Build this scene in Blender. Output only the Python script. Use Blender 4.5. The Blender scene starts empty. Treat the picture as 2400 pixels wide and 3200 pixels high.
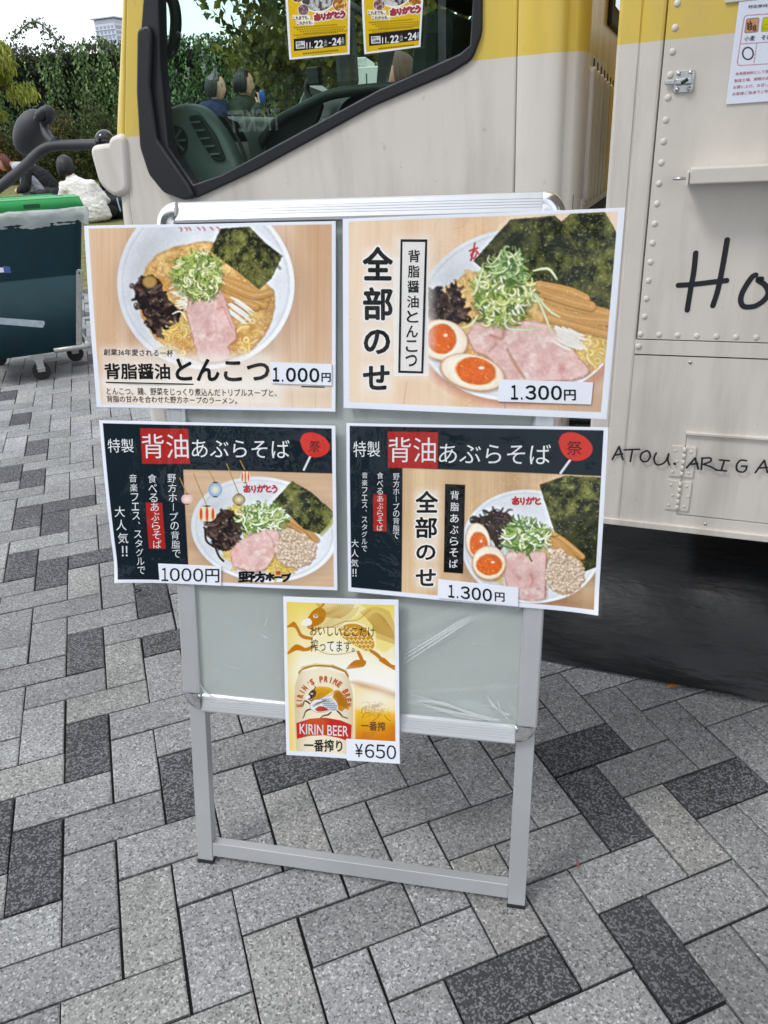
import bpy, bmesh, math, random
import numpy as np
from mathutils import Vector, Matrix
R = math.radians
random.seed(7); RNG = np.random.default_rng(7)
SC = bpy.context.scene
COL = SC.collection
# ------------------------------------------------------------------ camera
CAM_H, PITCH, ROLL, FPX = 1.241794, 0.4648451, -0.0436917, 2315.26   # metres, radians, radians, pixels at 2400 px width
_fw = Vector((0, math.cos(PITCH), -math.sin(PITCH))); _up = Vector((0, math.sin(PITCH), math.cos(PITCH))); _rt = Vector((1, 0, 0))
C_R = math.cos(ROLL) * _rt + math.sin(ROLL) * _up
C_U = -math.sin(ROLL) * _rt + math.cos(ROLL) * _up
C_F = _fw
CAM = Vector((0, 0, CAM_H))
cd = bpy.data.cameras.new('camera'); cam = bpy.data.objects.new('camera', cd); COL.objects.link(cam)
cam.matrix_world = Matrix(((C_R.x, C_U.x, -C_F.x, 0), (C_R.y, C_U.y, -C_F.y, 0), (C_R.z, C_U.z, -C_F.z, CAM_H), (0, 0, 0, 1)))
cd.sensor_width = 36; cd.lens = 36 * FPX / 3200; cd.clip_start = 0.05; cd.clip_end = 2000
SC.camera = cam
# ------------------------------------------------------------------ world, sun, exposure
SUN_AZ, SUN_EL = R(205), R(52)          # compass-like angle of the sun about Z (0 = +X), elevation
world = bpy.data.worlds.new('World'); SC.world = world; world.use_nodes = True
wn = world.node_tree; wn.nodes.clear()
def wnode(t, **k):
    n = wn.nodes.new(t)
    for a, b in k.items(): setattr(n, a, b)
    return n
sky = wnode('ShaderNodeTexSky', sky_type='NISHITA', sun_disc=False, sun_elevation=SUN_EL, sun_rotation=math.pi / 2 - SUN_AZ)
tc = wnode('ShaderNodeTexCoord'); mp = wnode('ShaderNodeMapping'); mp.inputs['Scale'].default_value = (1, 1, 2.6)
nz = wnode('ShaderNodeTexNoise'); nz.inputs['Scale'].default_value = 2.2; nz.inputs['Detail'].default_value = 7; nz.inputs['Roughness'].default_value = .55
cr = wnode('ShaderNodeValToRGB'); cr.color_ramp.elements[0].position = .25; cr.color_ramp.elements[1].position = .62
cr.color_ramp.elements[0].color = (.72, .72, .72, 1); cr.color_ramp.elements[1].color = (1, 1, 1, 1)
nz2 = wnode('ShaderNodeTexNoise'); nz2.inputs['Scale'].default_value = 5; nz2.inputs['Detail'].default_value = 6
cc = wnode('ShaderNodeValToRGB'); cc.color_ramp.elements[0].position = .35; cc.color_ramp.elements[1].position = .7
cc.color_ramp.elements[0].color = (7.4, 8.1, 8.9, 1); cc.color_ramp.elements[1].color = (9.9, 10.1, 10.4, 1)
mx = wnode('ShaderNodeMix', data_type='RGBA'); bg = wnode('ShaderNodeBackground'); bg.inputs[1].default_value = .1
wo = wnode('ShaderNodeOutputWorld')
L = wn.links.new
L(tc.outputs['Generated'], mp.inputs[0]); L(mp.outputs[0], nz.inputs['Vector']); L(nz.outputs['Fac'], cr.inputs[0])
L(mp.outputs[0], nz2.inputs['Vector']); L(nz2.outputs['Fac'], cc.inputs[0])
L(cr.outputs[0], mx.inputs[0]); L(sky.outputs[0], mx.inputs[6]); L(cc.outputs[0], mx.inputs[7]); L(mx.outputs[2], bg.inputs[0]); L(bg.outputs[0], wo.inputs[0])
sd = bpy.data.lights.new('sun', 'SUN'); sd.energy = 0.9; sd.angle = R(14); sd.color = (1, .97, .93)
sun = bpy.data.objects.new('sun', sd); COL.objects.link(sun)
sdir = Vector((math.cos(SUN_EL) * math.cos(SUN_AZ), math.cos(SUN_EL) * math.sin(SUN_AZ), math.sin(SUN_EL)))
sun.rotation_euler = sdir.to_track_quat('Z', 'Y').to_euler()
sun.location = (-6, -6, 12)
SC.view_settings.view_transform = 'Standard'; SC.view_settings.look = 'None'; SC.view_settings.exposure = 0.84; SC.view_settings.gamma = 1
SC.render.engine = 'CYCLES'
SC.cycles.transparent_max_bounces = 16; SC.cycles.max_bounces = 8; SC.cycles.use_denoising = True

# ------------------------------------------------------------------ geometry of the photograph
def ray(px, py): return C_F * FPX + C_R * (px - 1200) - C_U * (py - 1600)
def ground(px, py, z=0.0):
    d = ray(px, py); return CAM + d * ((z - CAM_H) / d.z)
def at(px, py, Y):
    d = ray(px, py); return CAM + d * (Y / d.y)
def on_plane(px, py, p0, n):
    d = ray(px, py); return CAM + d * ((p0 - CAM).dot(n) / d.dot(n))
def proj(p):
    d = p - CAM; z = d.dot(C_F); return (1200 + FPX * d.dot(C_R) / z, 1600 - FPX * d.dot(C_U) / z)
# ------------------------------------------------------------------ materials
def lin(c):
    c = [x / 255 if max(c) > 1.001 else x for x in c[:3]]
    return tuple((x / 12.92 if x <= .04045 else ((x + .055) / 1.055) ** 2.4) for x in c)
MATS = {}
def mat(name, color, rough=.5, metal=0., bump=0., bscale=60., var=.0, vscale=8., coat=0., spec=.5, coord='Object', stretch=None, dirt=None, dscale=3.):
    """Principled material with procedural tone variation, bump and optional dirt colour"""
    m = bpy.data.materials.new(name); m.use_nodes = True; nt = m.node_tree; b = nt.nodes['Principled BSDF']; l = nt.links.new
    b.inputs['Roughness'].default_value = rough; b.inputs['Metallic'].default_value = metal
    b.inputs['Coat Weight'].default_value = coat; b.inputs['Specular IOR Level'].default_value = spec
    t = nt.nodes.new('ShaderNodeTexCoord'); vec = t.outputs[coord]
    if stretch:
        mp = nt.nodes.new('ShaderNodeMapping'); mp.inputs['Scale'].default_value = stretch; l(vec, mp.inputs[0]); vec = mp.outputs[0]
    n = nt.nodes.new('ShaderNodeTexNoise'); n.inputs['Scale'].default_value = vscale; n.inputs['Detail'].default_value = 6; l(vec, n.inputs['Vector'])
    mr = nt.nodes.new('ShaderNodeMapRange'); mr.inputs['From Min'].default_value = .3; mr.inputs['From Max'].default_value = .7
    mr.inputs['To Min'].default_value = 1 - var; mr.inputs['To Max'].default_value = 1 + var * .5; l(n.outputs['Fac'], mr.inputs['Value'])
    mm = nt.nodes.new('ShaderNodeMix'); mm.data_type = 'RGBA'; mm.blend_type = 'MULTIPLY'; mm.inputs[0].default_value = 1
    mm.inputs[6].default_value = (*color, 1); cb = nt.nodes.new('ShaderNodeCombineColor')
    for i in range(3): l(mr.outputs[0], cb.inputs[i])
    l(cb.outputs[0], mm.inputs[7]); out = mm.outputs[2]
    if dirt:
        n2 = nt.nodes.new('ShaderNodeTexNoise'); n2.inputs['Scale'].default_value = dscale; n2.inputs['Detail'].default_value = 8; n2.inputs['Roughness'].default_value = .65
        mp2 = nt.nodes.new('ShaderNodeMapping'); mp2.inputs['Scale'].default_value = (1, 1, .22); l(t.outputs[coord], mp2.inputs[0]); l(mp2.outputs[0], n2.inputs['Vector'])
        r2 = nt.nodes.new('ShaderNodeMapRange'); r2.inputs['From Min'].default_value = .5; r2.inputs['From Max'].default_value = .8; r2.inputs['To Max'].default_value = dirt[3]; l(n2.outputs['Fac'], r2.inputs['Value'])
        m2 = nt.nodes.new('ShaderNodeMix'); m2.data_type = 'RGBA'; m2.inputs[7].default_value = (*dirt[:3], 1); l(r2.outputs[0], m2.inputs[0]); l(out, m2.inputs[6]); out = m2.outputs[2]
    l(out, b.inputs['Base Color'])
    if bump:
        n3 = nt.nodes.new('ShaderNodeTexNoise'); n3.inputs['Scale'].default_value = bscale; n3.inputs['Detail'].default_value = 5; l(vec, n3.inputs['Vector'])
        bp = nt.nodes.new('ShaderNodeBump'); bp.inputs['Strength'].default_value = bump; bp.inputs['Distance'].default_value = .01; l(n3.outputs['Fac'], bp.inputs['Height']); l(bp.outputs[0], b.inputs['Normal'])
    MATS[name] = m
    return m
def glass(name, tint, rough=0.0, fres=1.45, bump=0., bscale=8.):
    """see-through sheet: tinted transparency plus a Fresnel reflection"""
    m = bpy.data.materials.new(name); m.use_nodes = True; nt = m.node_tree; nt.nodes.clear(); l = nt.links.new
    o = nt.nodes.new('ShaderNodeOutputMaterial'); tr = nt.nodes.new('ShaderNodeBsdfTransparent'); tr.inputs[0].default_value = (*tint, 1)
    g = nt.nodes.new('ShaderNodeBsdfGlossy'); g.inputs['Roughness'].default_value = rough
    f = nt.nodes.new('ShaderNodeFresnel'); mx = nt.nodes.new('ShaderNodeMixShader')
    ge = nt.nodes.new('ShaderNodeNewGeometry'); io = nt.nodes.new('ShaderNodeMix'); l(ge.outputs['Backfacing'], io.inputs[0]); io.inputs[2].default_value = fres; io.inputs[3].default_value = 1 / fres; l(io.outputs[0], f.inputs['IOR'])
    l(f.outputs[0], mx.inputs[0]); l(tr.outputs[0], mx.inputs[1]); l(g.outputs[0], mx.inputs[2]); l(mx.outputs[0], o.inputs[0])
    if bump:
        t = nt.nodes.new('ShaderNodeTexCoord'); n = nt.nodes.new('ShaderNodeTexNoise'); n.inputs['Scale'].default_value = bscale; n.inputs['Detail'].default_value = 4; n.inputs['Distortion'].default_value = .6
        l(t.outputs['Object'], n.inputs['Vector']); bp = nt.nodes.new('ShaderNodeBump'); bp.inputs['Strength'].default_value = bump; bp.inputs['Distance'].default_value = .02
        l(n.outputs['Fac'], bp.inputs['Height']); l(bp.outputs[0], g.inputs['Normal']); l(bp.outputs[0], f.inputs['Normal'])
    return m
def attr_mat(name, rough=.6, coat=0., attr='Col', bump=0., bscale=300.):
    m = bpy.data.materials.new(name); m.use_nodes = True; nt = m.node_tree; b = nt.nodes['Principled BSDF']
    a = nt.nodes.new('ShaderNodeAttribute'); a.attribute_name = attr; nt.links.new(a.outputs['Color'], b.inputs['Base Color'])
    b.inputs['Roughness'].default_value = rough; b.inputs['Coat Weight'].default_value = coat; b.inputs['Specular IOR Level'].default_value = .06
    return m
# ------------------------------------------------------------------ object helpers
def link(o, parent=None):
    COL.objects.link(o)
    if parent: o.parent = parent
    return o
def empty(name, loc=(0, 0, 0), rz=0., label=None, cat=None, group=None, mtx=None):
    o = link(bpy.data.objects.new(name, None)); o.empty_display_size = .1
    if mtx is not None: o.matrix_world = mtx
    else: o.location = loc; o.rotation_euler = (0, 0, rz)
    return tag(o, label, cat, group)
def tag(o, label=None, cat=None, group=None, kind=None):
    if label: o['label'] = label
    if cat: o['category'] = cat
    if group: o['group'] = group
    if kind: o['kind'] = kind
    return o
def mesh(name, verts, faces, m, parent=None, smooth=False, col=None):
    me = bpy.data.meshes.new(name); me.from_pydata([tuple(v) for v in verts], [], faces); me.update()
    if m: me.materials.append(m)
    if smooth: me.polygons.foreach_set('use_smooth', [True] * len(me.polygons))
    if col is not None: setcol(me, col)
    return link(bpy.data.objects.new(name, me), parent)
def setcol(me, col, name='Col'):
    """per-vertex colour, linear"""
    a = me.color_attributes.new(name, 'FLOAT_COLOR', 'POINT'); c = np.ones((len(me.vertices), 4), np.float32); c[:, :3] = col; a.data.foreach_set('color', c.ravel())
def bm_obj(name, bm, m, parent=None, smooth=False, bevel=0., seg=2, angle=40):
    me = bpy.data.meshes.new(name); bm.normal_update(); bm.to_mesh(me); bm.free()
    for mm in (m if isinstance(m, (list, tuple)) else [m]): me.materials.append(mm)
    if smooth: me.polygons.foreach_set('use_smooth', [True] * len(me.polygons))
    o = link(bpy.data.objects.new(name, me), parent)
    if bevel:
        b = o.modifiers.new('bevel', 'BEVEL'); b.width = bevel; b.segments = seg; b.limit_method = 'ANGLE'; b.angle_limit = R(angle)
        b.harden_normals = False
    return o
def box(bm, lo, hi, mtx=None):
    vs = [bm.verts.new((x, y, z)) for x in (lo[0], hi[0]) for y in (lo[1], hi[1]) for z in (lo[2], hi[2])]
    for f in ((0, 1, 3, 2), (4, 6, 7, 5), (0, 4, 5, 1), (2, 3, 7, 6), (0, 2, 6, 4), (1, 5, 7, 3)): bm.faces.new([vs[i] for i in f])
    if mtx is not None: bmesh.ops.transform(bm, matrix=mtx, verts=vs)
    return vs
def boxes(name, lst, m, parent=None, bevel=0., smooth=False):
    bm = bmesh.new()
    for b in lst: box(bm, *b)
    return bm_obj(name, bm, m, parent, bevel=bevel, smooth=smooth)
def tube(bm, pts, rad, seg=12, cap=True):
    """swept tube; rad scalar or list"""
    pts = [Vector(p) for p in pts]; n = len(pts); rad = rad if isinstance(rad, (list, tuple)) else [rad] * n
    rings = []; nrm = None
    for i, p in enumerate(pts):
        t = (pts[min(i + 1, n - 1)] - pts[max(i - 1, 0)]).normalized()
        if nrm is None:
            a = Vector((0, 0, 1)) if abs(t.z) < .9 else Vector((1, 0, 0)); nrm = (a - t * a.dot(t)).normalized()
        else: nrm = (nrm - t * nrm.dot(t)).normalized()
        bi = t.cross(nrm)
        rings.append([bm.verts.new(p + (nrm * math.cos(2 * math.pi * k / seg) + bi * math.sin(2 * math.pi * k / seg)) * rad[i]) for k in range(seg)])
    for a, b in zip(rings, rings[1:]):
        for k in range(seg): bm.faces.new((a[k], a[(k + 1) % seg], b[(k + 1) % seg], b[k]))
    if cap:
        bm.faces.new(rings[0][::-1]); bm.faces.new(rings[-1])
def spline(pts, n=8):
    """Catmull-Rom through points"""
    P = [Vector(p) for p in pts]; out = []
    for i in range(len(P) - 1):
        a, b, c, d = P[max(i - 1, 0)], P[i], P[i + 1], P[min(i + 2, len(P) - 1)]
        for k in range(n):
            t = k / n; out.append(.5 * ((2 * b) + (c - a) * t + (2 * a - 5 * b + 4 * c - d) * t * t + (3 * b - a - 3 * c + d) * t ** 3))
    return out + [P[-1]]
def tubes(name, lst, m, parent=None, seg=12):
    bm = bmesh.new()
    for pts, r in lst: tube(bm, pts, r, seg)
    return bm_obj(name, bm, m, parent, smooth=True)
def ball(bm, c, r, sx=1, sy=1, sz=1, seg=24, mtx=None):
    g = bmesh.ops.create_uvsphere(bm, u_segments=seg, v_segments=seg // 2, radius=r); M = Matrix.Translation(c) @ (mtx.to_4x4() if mtx else Matrix()) @ Matrix.Diagonal((sx, sy, sz, 1))
    bmesh.ops.transform(bm, matrix=M, verts=g['verts'])
def fill_curve(polys, depth=0., bev=0., res=2):
    """2D curve filled (even-odd) -> mesh data in its XY plane; polys = closed point lists"""
    cu = bpy.data.curves.new('tmp', 'CURVE'); cu.dimensions = '2D'; cu.fill_mode = 'BOTH'; cu.extrude = depth / 2; cu.bevel_depth = bev; cu.bevel_resolution = res
    for p in polys:
        s = cu.splines.new('POLY'); s.points.add(len(p) - 1)
        for i, q in enumerate(p): s.points[i].co = (q[0], q[1], 0, 1)
        s.use_cyclic_u = True
    return curve_mesh(cu)
def curve_mesh(cu):
    o = bpy.data.objects.new('tmp', cu); COL.objects.link(o); dg = bpy.context.evaluated_depsgraph_get(); dg.update()
    me = bpy.data.meshes.new_from_object(o.evaluated_get(dg)); COL.objects.unlink(o); bpy.data.objects.remove(o); bpy.data.curves.remove(cu)
    return me
def plate(name, polys, y, t, m, parent=None, bev=0., smooth=False):
    """a plate in the XZ plane (front face towards -Y at y), with holes"""
    me = fill_curve(polys, max(t - 2 * bev, 1e-4), bev)
    for v in me.vertices: v.co = (v.co.x, y + t / 2 - v.co.z, v.co.y)
    me.name = name; me.materials.clear(); me.materials.append(m)
    return link(bpy.data.objects.new(name, me), parent)
def rrect(x0, y0, x1, y1, r, n=5):
    p = []
    for cx, cy, a in ((x1 - r, y1 - r, 0), (x0 + r, y1 - r, 90), (x0 + r, y0 + r, 180), (x1 - r, y0 + r, 270)):
        for k in range(n + 1): p.append((cx + r * math.cos(R(a + 90 * k / n)), cy + r * math.sin(R(a + 90 * k / n))))
    return p
def rounded(pts, r, n=4):
    """round the corners of a polygon; r scalar or per point"""
    out = []; N = len(pts)
    for i in range(N):
        p = Vector(pts[i]); a = Vector(pts[i - 1]); b = Vector(pts[(i + 1) % N]); rr = r[i] if isinstance(r, (list, tuple)) else r
        da = (a - p); db = (b - p); k = min(rr, da.length * .45, db.length * .45)
        if k <= 1e-6: out.append(tuple(p)); continue
        s, e = p + da.normalized() * k, p + db.normalized() * k
        for j in range(n + 1):
            t = j / n; out.append(tuple((1 - t) ** 2 * s + 2 * t * (1 - t) * p + t * t * e))
    return out
def loft(name, rows, m, parent=None, closed=False, smooth=True, caps=False, bevel=0.):
    bm = bmesh.new(); V = [[bm.verts.new(p) for p in r] for r in rows]
    for a, b in zip(V, V[1:]):
        k = len(a)
        for i in range(k if closed else k - 1): bm.faces.new((a[i], a[(i + 1) % k], b[(i + 1) % k], b[i]))
    if caps and closed: bm.faces.new(V[0][::-1]); bm.faces.new(V[-1])
    bmesh.ops.recalc_face_normals(bm, faces=bm.faces)
    return bm_obj(name, bm, m, parent, smooth=smooth, bevel=bevel)
def text_mesh(s, bold=0., shear=0.):
    cu = bpy.data.curves.new('t', 'FONT'); cu.body = s; cu.size = 1; cu.fill_mode = 'BOTH'; cu.offset = bold; cu.shear = shear; cu.resolution_u = 3
    return curve_mesh(cu)
def arr(me):
    a = np.empty(len(me.vertices) * 3); me.vertices.foreach_get('co', a); return a.reshape(-1, 3)
# ================================================================== SETTING
# ---- paving: herringbone concrete pavers, 100 x 200 mm
PTH, POX, POY, PW = .3392497, .3105747, 1.2584578, .1
PA = (math.cos(PTH), math.sin(PTH)); PB = (math.sin(PTH), -math.cos(PTH))
def paver_mat():
    m = bpy.data.materials.new('paver_concrete'); m.use_nodes = True; nt = m.node_tree; b = nt.nodes['Principled BSDF']; l = nt.links.new
    a = nt.nodes.new('ShaderNodeAttribute'); a.attribute_name = 'Col'; t = nt.nodes.new('ShaderNodeTexCoord')
    v = nt.nodes.new('ShaderNodeTexVoronoi'); v.inputs['Scale'].default_value = 290; l(t.outputs['Object'], v.inputs['Vector'])
    s = nt.nodes.new('ShaderNodeSeparateColor'); l(v.outputs['Color'], s.inputs[0])
    r = nt.nodes.new('ShaderNodeValToRGB'); l(s.outputs[0], r.inputs[0])
    e = r.color_ramp.elements; e[0].position = 0; e[0].color = (.36, .36, .38, 1); e[1].position = 1; e[1].color = (1.9, 1.9, 1.88, 1)
    for p, c in ((.08, .56), (.2, .82), (.6, 1.03), (.88, 1.3)):
        q = e.new(p); q.color = (c, c, c, 1)
    n = nt.nodes.new('ShaderNodeTexNoise'); n.inputs['Scale'].default_value = 5; n.inputs['Detail'].default_value = 5; l(t.outputs['Object'], n.inputs['Vector'])
    r2 = nt.nodes.new('ShaderNodeMapRange'); r2.inputs['From Min'].default_value = .3; r2.inputs['From Max'].default_value = .7; r2.inputs['To Min'].default_value = .84; r2.inputs['To Max'].default_value = 1.12; l(n.outputs['Fac'], r2.inputs['Value'])
    m1 = nt.nodes.new('ShaderNodeMix'); m1.data_type = 'RGBA'; m1.blend_type = 'MULTIPLY'; m1.inputs[0].default_value = 1; l(a.outputs['Color'], m1.inputs[6])
    rd = nt.nodes.new('ShaderNodeValToRGB'); l(s.outputs[0], rd.inputs[0]); e = rd.color_ramp.elements; e[0].position = 0; e[0].color = (.45, .46, .48, 1); e[1].position = 1; e[1].color = (2.7, 2.7, 2.7, 1)
    for p, c in ((.5, .66), (.62, .95), (.68, 1.8), (.9, 2.1)):
        q = e.new(p); q.color = (c, c, c, 1)
    lm = nt.nodes.new('ShaderNodeMapRange'); lm.inputs['From Min'].default_value = .13; lm.inputs['From Max'].default_value = .2; l(a.outputs['Fac'], lm.inputs['Value'])
    mr_ = nt.nodes.new('ShaderNodeMix'); mr_.data_type = 'RGBA'; l(lm.outputs[0], mr_.inputs[0]); l(rd.outputs[0], mr_.inputs[6]); l(r.outputs[0], mr_.inputs[7]); l(mr_.outputs[2], m1.inputs[7])
    cb = nt.nodes.new('ShaderNodeCombineColor'); [l(r2.outputs[0], cb.inputs[i]) for i in range(3)]
    m2 = nt.nodes.new('ShaderNodeMix'); m2.data_type = 'RGBA'; m2.blend_type = 'MULTIPLY'; m2.inputs[0].default_value = 1; l(m1.outputs[2], m2.inputs[6]); l(cb.outputs[0], m2.inputs[7])
    out = m2.outputs[2]
    for sc, lo, hi, k, cc_ in ((1.3, .45, .75, .30, (.10, .10, .095)), (9, .60, .72, .30, (.07, .068, .065)), (34, .735, .76, .6, (.04, .04, .042)), (6.5, .64, .8, .25, (.36, .36, .355))):
        n4 = nt.nodes.new('ShaderNodeTexNoise'); n4.inputs['Scale'].default_value = sc; n4.inputs['Detail'].default_value = 6; n4.inputs['Roughness'].default_value = .6; l(t.outputs['Object'], n4.inputs['Vector'])
        r4 = nt.nodes.new('ShaderNodeMapRange'); r4.inputs['From Min'].default_value = lo; r4.inputs['From Max'].default_value = hi; r4.inputs['To Max'].default_value = k; l(n4.outputs['Fac'], r4.inputs['Value'])
        m4 = nt.nodes.new('ShaderNodeMix'); m4.data_type = 'RGBA'; m4.inputs[7].default_value = (*cc_, 1); l(r4.outputs[0], m4.inputs[0]); l(out, m4.inputs[6]); out = m4.outputs[2]
    l(out, b.inputs['Base Color']); b.inputs['Roughness'].default_value = .8; b.inputs['Specular IOR Level'].default_value = .3
    n3 = nt.nodes.new('ShaderNodeTexNoise'); n3.inputs['Scale'].default_value = 260; n3.inputs['Detail'].default_value = 3; l(t.outputs['Object'], n3.inputs['Vector'])
    ad = nt.nodes.new('ShaderNodeMath'); ad.operation = 'ADD'; l(n3.outputs['Fac'], ad.inputs[0]); l(s.outputs[1], ad.inputs[1])
    bp = nt.nodes.new('ShaderNodeBump'); bp.inputs['Strength'].default_value = .55; bp.inputs['Distance'].default_value = .0016; l(ad.outputs[0], bp.inputs['Height']); l(bp.outputs[0], b.inputs['Normal'])
    return m
def paving():
    dark = {('H', 0, 0), ('V', 0, 1), ('H', 2, 2), ('V', -1, 4), ('H', -4, 4), ('V', -10, -5), ('V', -11, -2), ('V', -8, -3), ('V', -10, -9), ('H', -6, -2), ('H', -8, -8), ('V', -12, -19), ('V', -11, -18), ('V', -12, -15), ('V', -11, -14), ('H', -10, -14), ('V', -8, -11), ('V', -12, -3), ('V', -12, -27), ('H', -11, -19), ('V', -13, -24), ('V', -12, -23), ('H', 4, 8)}
    warm = {('V', -9, -8), ('H', -12, -4), ('V', -9, 0), ('V', 1, 2), ('V', -6, -1), ('V', -10, -13), ('H', -10, 2)}
    fixed = lambda i, j: -13 <= i <= 6 and -20 <= j <= 9
    rng = random.Random(3); V, F, Cc = [], [], []
    g, bv, dp = .0022, .0026, .0085
    for i in range(-90, 90):
        for j in range(-110, 40):
            k = (i - j) % 4
            if k not in (0, 3): continue
            a0, b0, a1, b1 = (i, j, i + 2, j + 1) if k == 0 else (i, j, i + 1, j + 2)
            cx, cy = (a0 + a1) / 2 * PW, (b0 + b1) / 2 * PW
            x = POX + PA[0] * cx + PB[0] * cy; y = POY + PA[1] * cx + PB[1] * cy
            if not (-6.5 < x < 5 and -1.6 < y < 8.6): continue
            key = ('H' if k == 0 else 'V', i, j); r_ = rng.random(); t = rng.random()
            if key in dark or (not fixed(i, j) and r_ < .13): c = (.066 + .02 * t,) * 2 + (.072 + .02 * t,)
            elif key in warm or (not fixed(i, j) and r_ < .26) or r_ < .05: c = (.25 + .05 * t, .246 + .05 * t, .238 + .048 * t)
            else: q = .205 + .10 * t; c = (q, q, q * 1.01)
            z0 = rng.uniform(-.0008, .0008); n0 = len(V); jx, jy = rng.uniform(-.0012, .0012), rng.uniform(-.0012, .0012)
            for ins, zz in ((g, -dp), (g, -bv * .6), (g + bv, 0)):
                for aa, bb in ((a0 * PW + ins, b0 * PW + ins), (a1 * PW - ins, b0 * PW + ins), (a1 * PW - ins, b1 * PW - ins), (a0 * PW + ins, b1 * PW - ins)):
                    aa += jx; bb += jy
                    V.append((POX + PA[0] * aa + PB[0] * bb, POY + PA[1] * aa + PB[1] * bb, zz + z0)); Cc.append(c)
            for q in range(4):
                w = (q + 1) % 4
                F.append((n0 + w, n0 + q, n0 + 4 + q, n0 + 4 + w)); F.append((n0 + 4 + w, n0 + 4 + q, n0 + 8 + q, n0 + 8 + w))
            F.append((n0 + 11, n0 + 10, n0 + 9, n0 + 8))
    o = mesh('pavement', V, F, paver_mat(), col=np.array(Cc)); tag(o, kind='structure')
paving()
jm = mat('joint_sand', (.018, .017, .016), .95, bump=.6, bscale=300, var=.4, vscale=60)
tag(mesh('ground', [(-400, -400, -.008), (400, -400, -.008), (400, 400, -.008), (-400, 400, -.008)], [(0, 1, 2, 3)], jm), kind='structure')
def lawn_z(y):
    return np.interp(y, [7.4, 10, 11.6, 17, 24, 60], [-.05, .32, .43, .80, 1.0, 1.2])
gm = mat('lawn_grass', lin((112, 112, 62)), .9, bump=.9, bscale=90, var=.45, vscale=14, dirt=(*lin((150, 132, 84)), .7), dscale=7)
xs = np.linspace(-45, 45, 91); ys = np.concatenate([np.linspace(7.4, 20, 64), np.linspace(21, 60, 14)])
VV = [(x, y, float(lawn_z(y)) + .02 * math.sin(x * 1.7) * math.sin(y * 2.1)) for y in ys for x in xs]
FF = [(r * 91 + c, r * 91 + c + 1, r * 91 + 91 + c + 1, r * 91 + 91 + c) for r in range(len(ys) - 1) for c in range(90)]
tag(mesh('lawn', VV, FF, gm, smooth=True), kind='structure')
# ---- foliage helper: many small pointed leaves
def leaves(name, P, size, cols, m, parent=None, droop=.3, aspect=.55, N=None, spread=1.0, rng=None):
    """P (n,3) positions, size (n,), cols (n,3): each leaf is a folded, pointed 4-gon pair"""
    rng = rng or np.random.default_rng(5); n = len(P)
    d = rng.normal(size=(n, 3)) * spread
    if N is not None: d += N
    d[:, 2] -= droop; d /= np.linalg.norm(d, axis=1)[:, None] + 1e-9
    a = rng.normal(size=(n, 3)); s = np.cross(d, a); s /= np.linalg.norm(s, axis=1)[:, None] + 1e-9; u = np.cross(s, d)
    sz = np.asarray(size).reshape(-1, 1) * np.ones((n, 1)); w = sz * aspect * .5
    v0 = P; v1 = P + d * sz * .45 + s * w + u * sz * .08; v2 = P + d * sz; v3 = P + d * sz * .45 - s * w + u * sz * .08
    V = np.stack([v0, v1, v2, v3], 1).reshape(-1, 3); k = np.arange(n) * 4
    F = np.concatenate([np.stack([k, k + 1, k + 2], 1), np.stack([k, k + 2, k + 3], 1)])
    me = bpy.data.meshes.new(name); me.from_pydata(V.tolist(), [], F.tolist()); me.materials.append(m)
    setcol(me, np.repeat(cols, 4, 0)); return link(bpy.data.objects.new(name, me), parent)
def leaf_mat(name, trans=.35):
    m = bpy.data.materials.new(name); m.use_nodes = True; nt = m.node_tree; b = nt.nodes['Principled BSDF']; l = nt.links.new
    a = nt.nodes.new('ShaderNodeAttribute'); a.attribute_name = 'Col'; l(a.outputs['Color'], b.inputs['Base Color']); b.inputs['Roughness'].default_value = .55
    tr = nt.nodes.new('ShaderNodeBsdfTranslucent'); l(a.outputs['Color'], tr.inputs[0]); mx = nt.nodes.new('ShaderNodeMixShader'); mx.inputs[0].default_value = trans
    l(b.outputs[0], mx.inputs[1]); l(tr.outputs[0], mx.inputs[2]); l(mx.outputs[0], nt.nodes['Material Output'].inputs[0]); return m
LM = leaf_mat('leaf')
bark = mat('bark', lin((86, 72, 58)), .9, bump=.8, bscale=30, var=.4, vscale=20, stretch=(1, 1, .2))
def pick(rng, n, cols, w, jit=.25):
    c = np.array([lin(x) for x in cols])[rng.choice(len(cols), n, p=np.array(w) / sum(w))]
    return c * (1 + jit * rng.normal(size=(n, 1))).clip(.4, 1.8)
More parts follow.
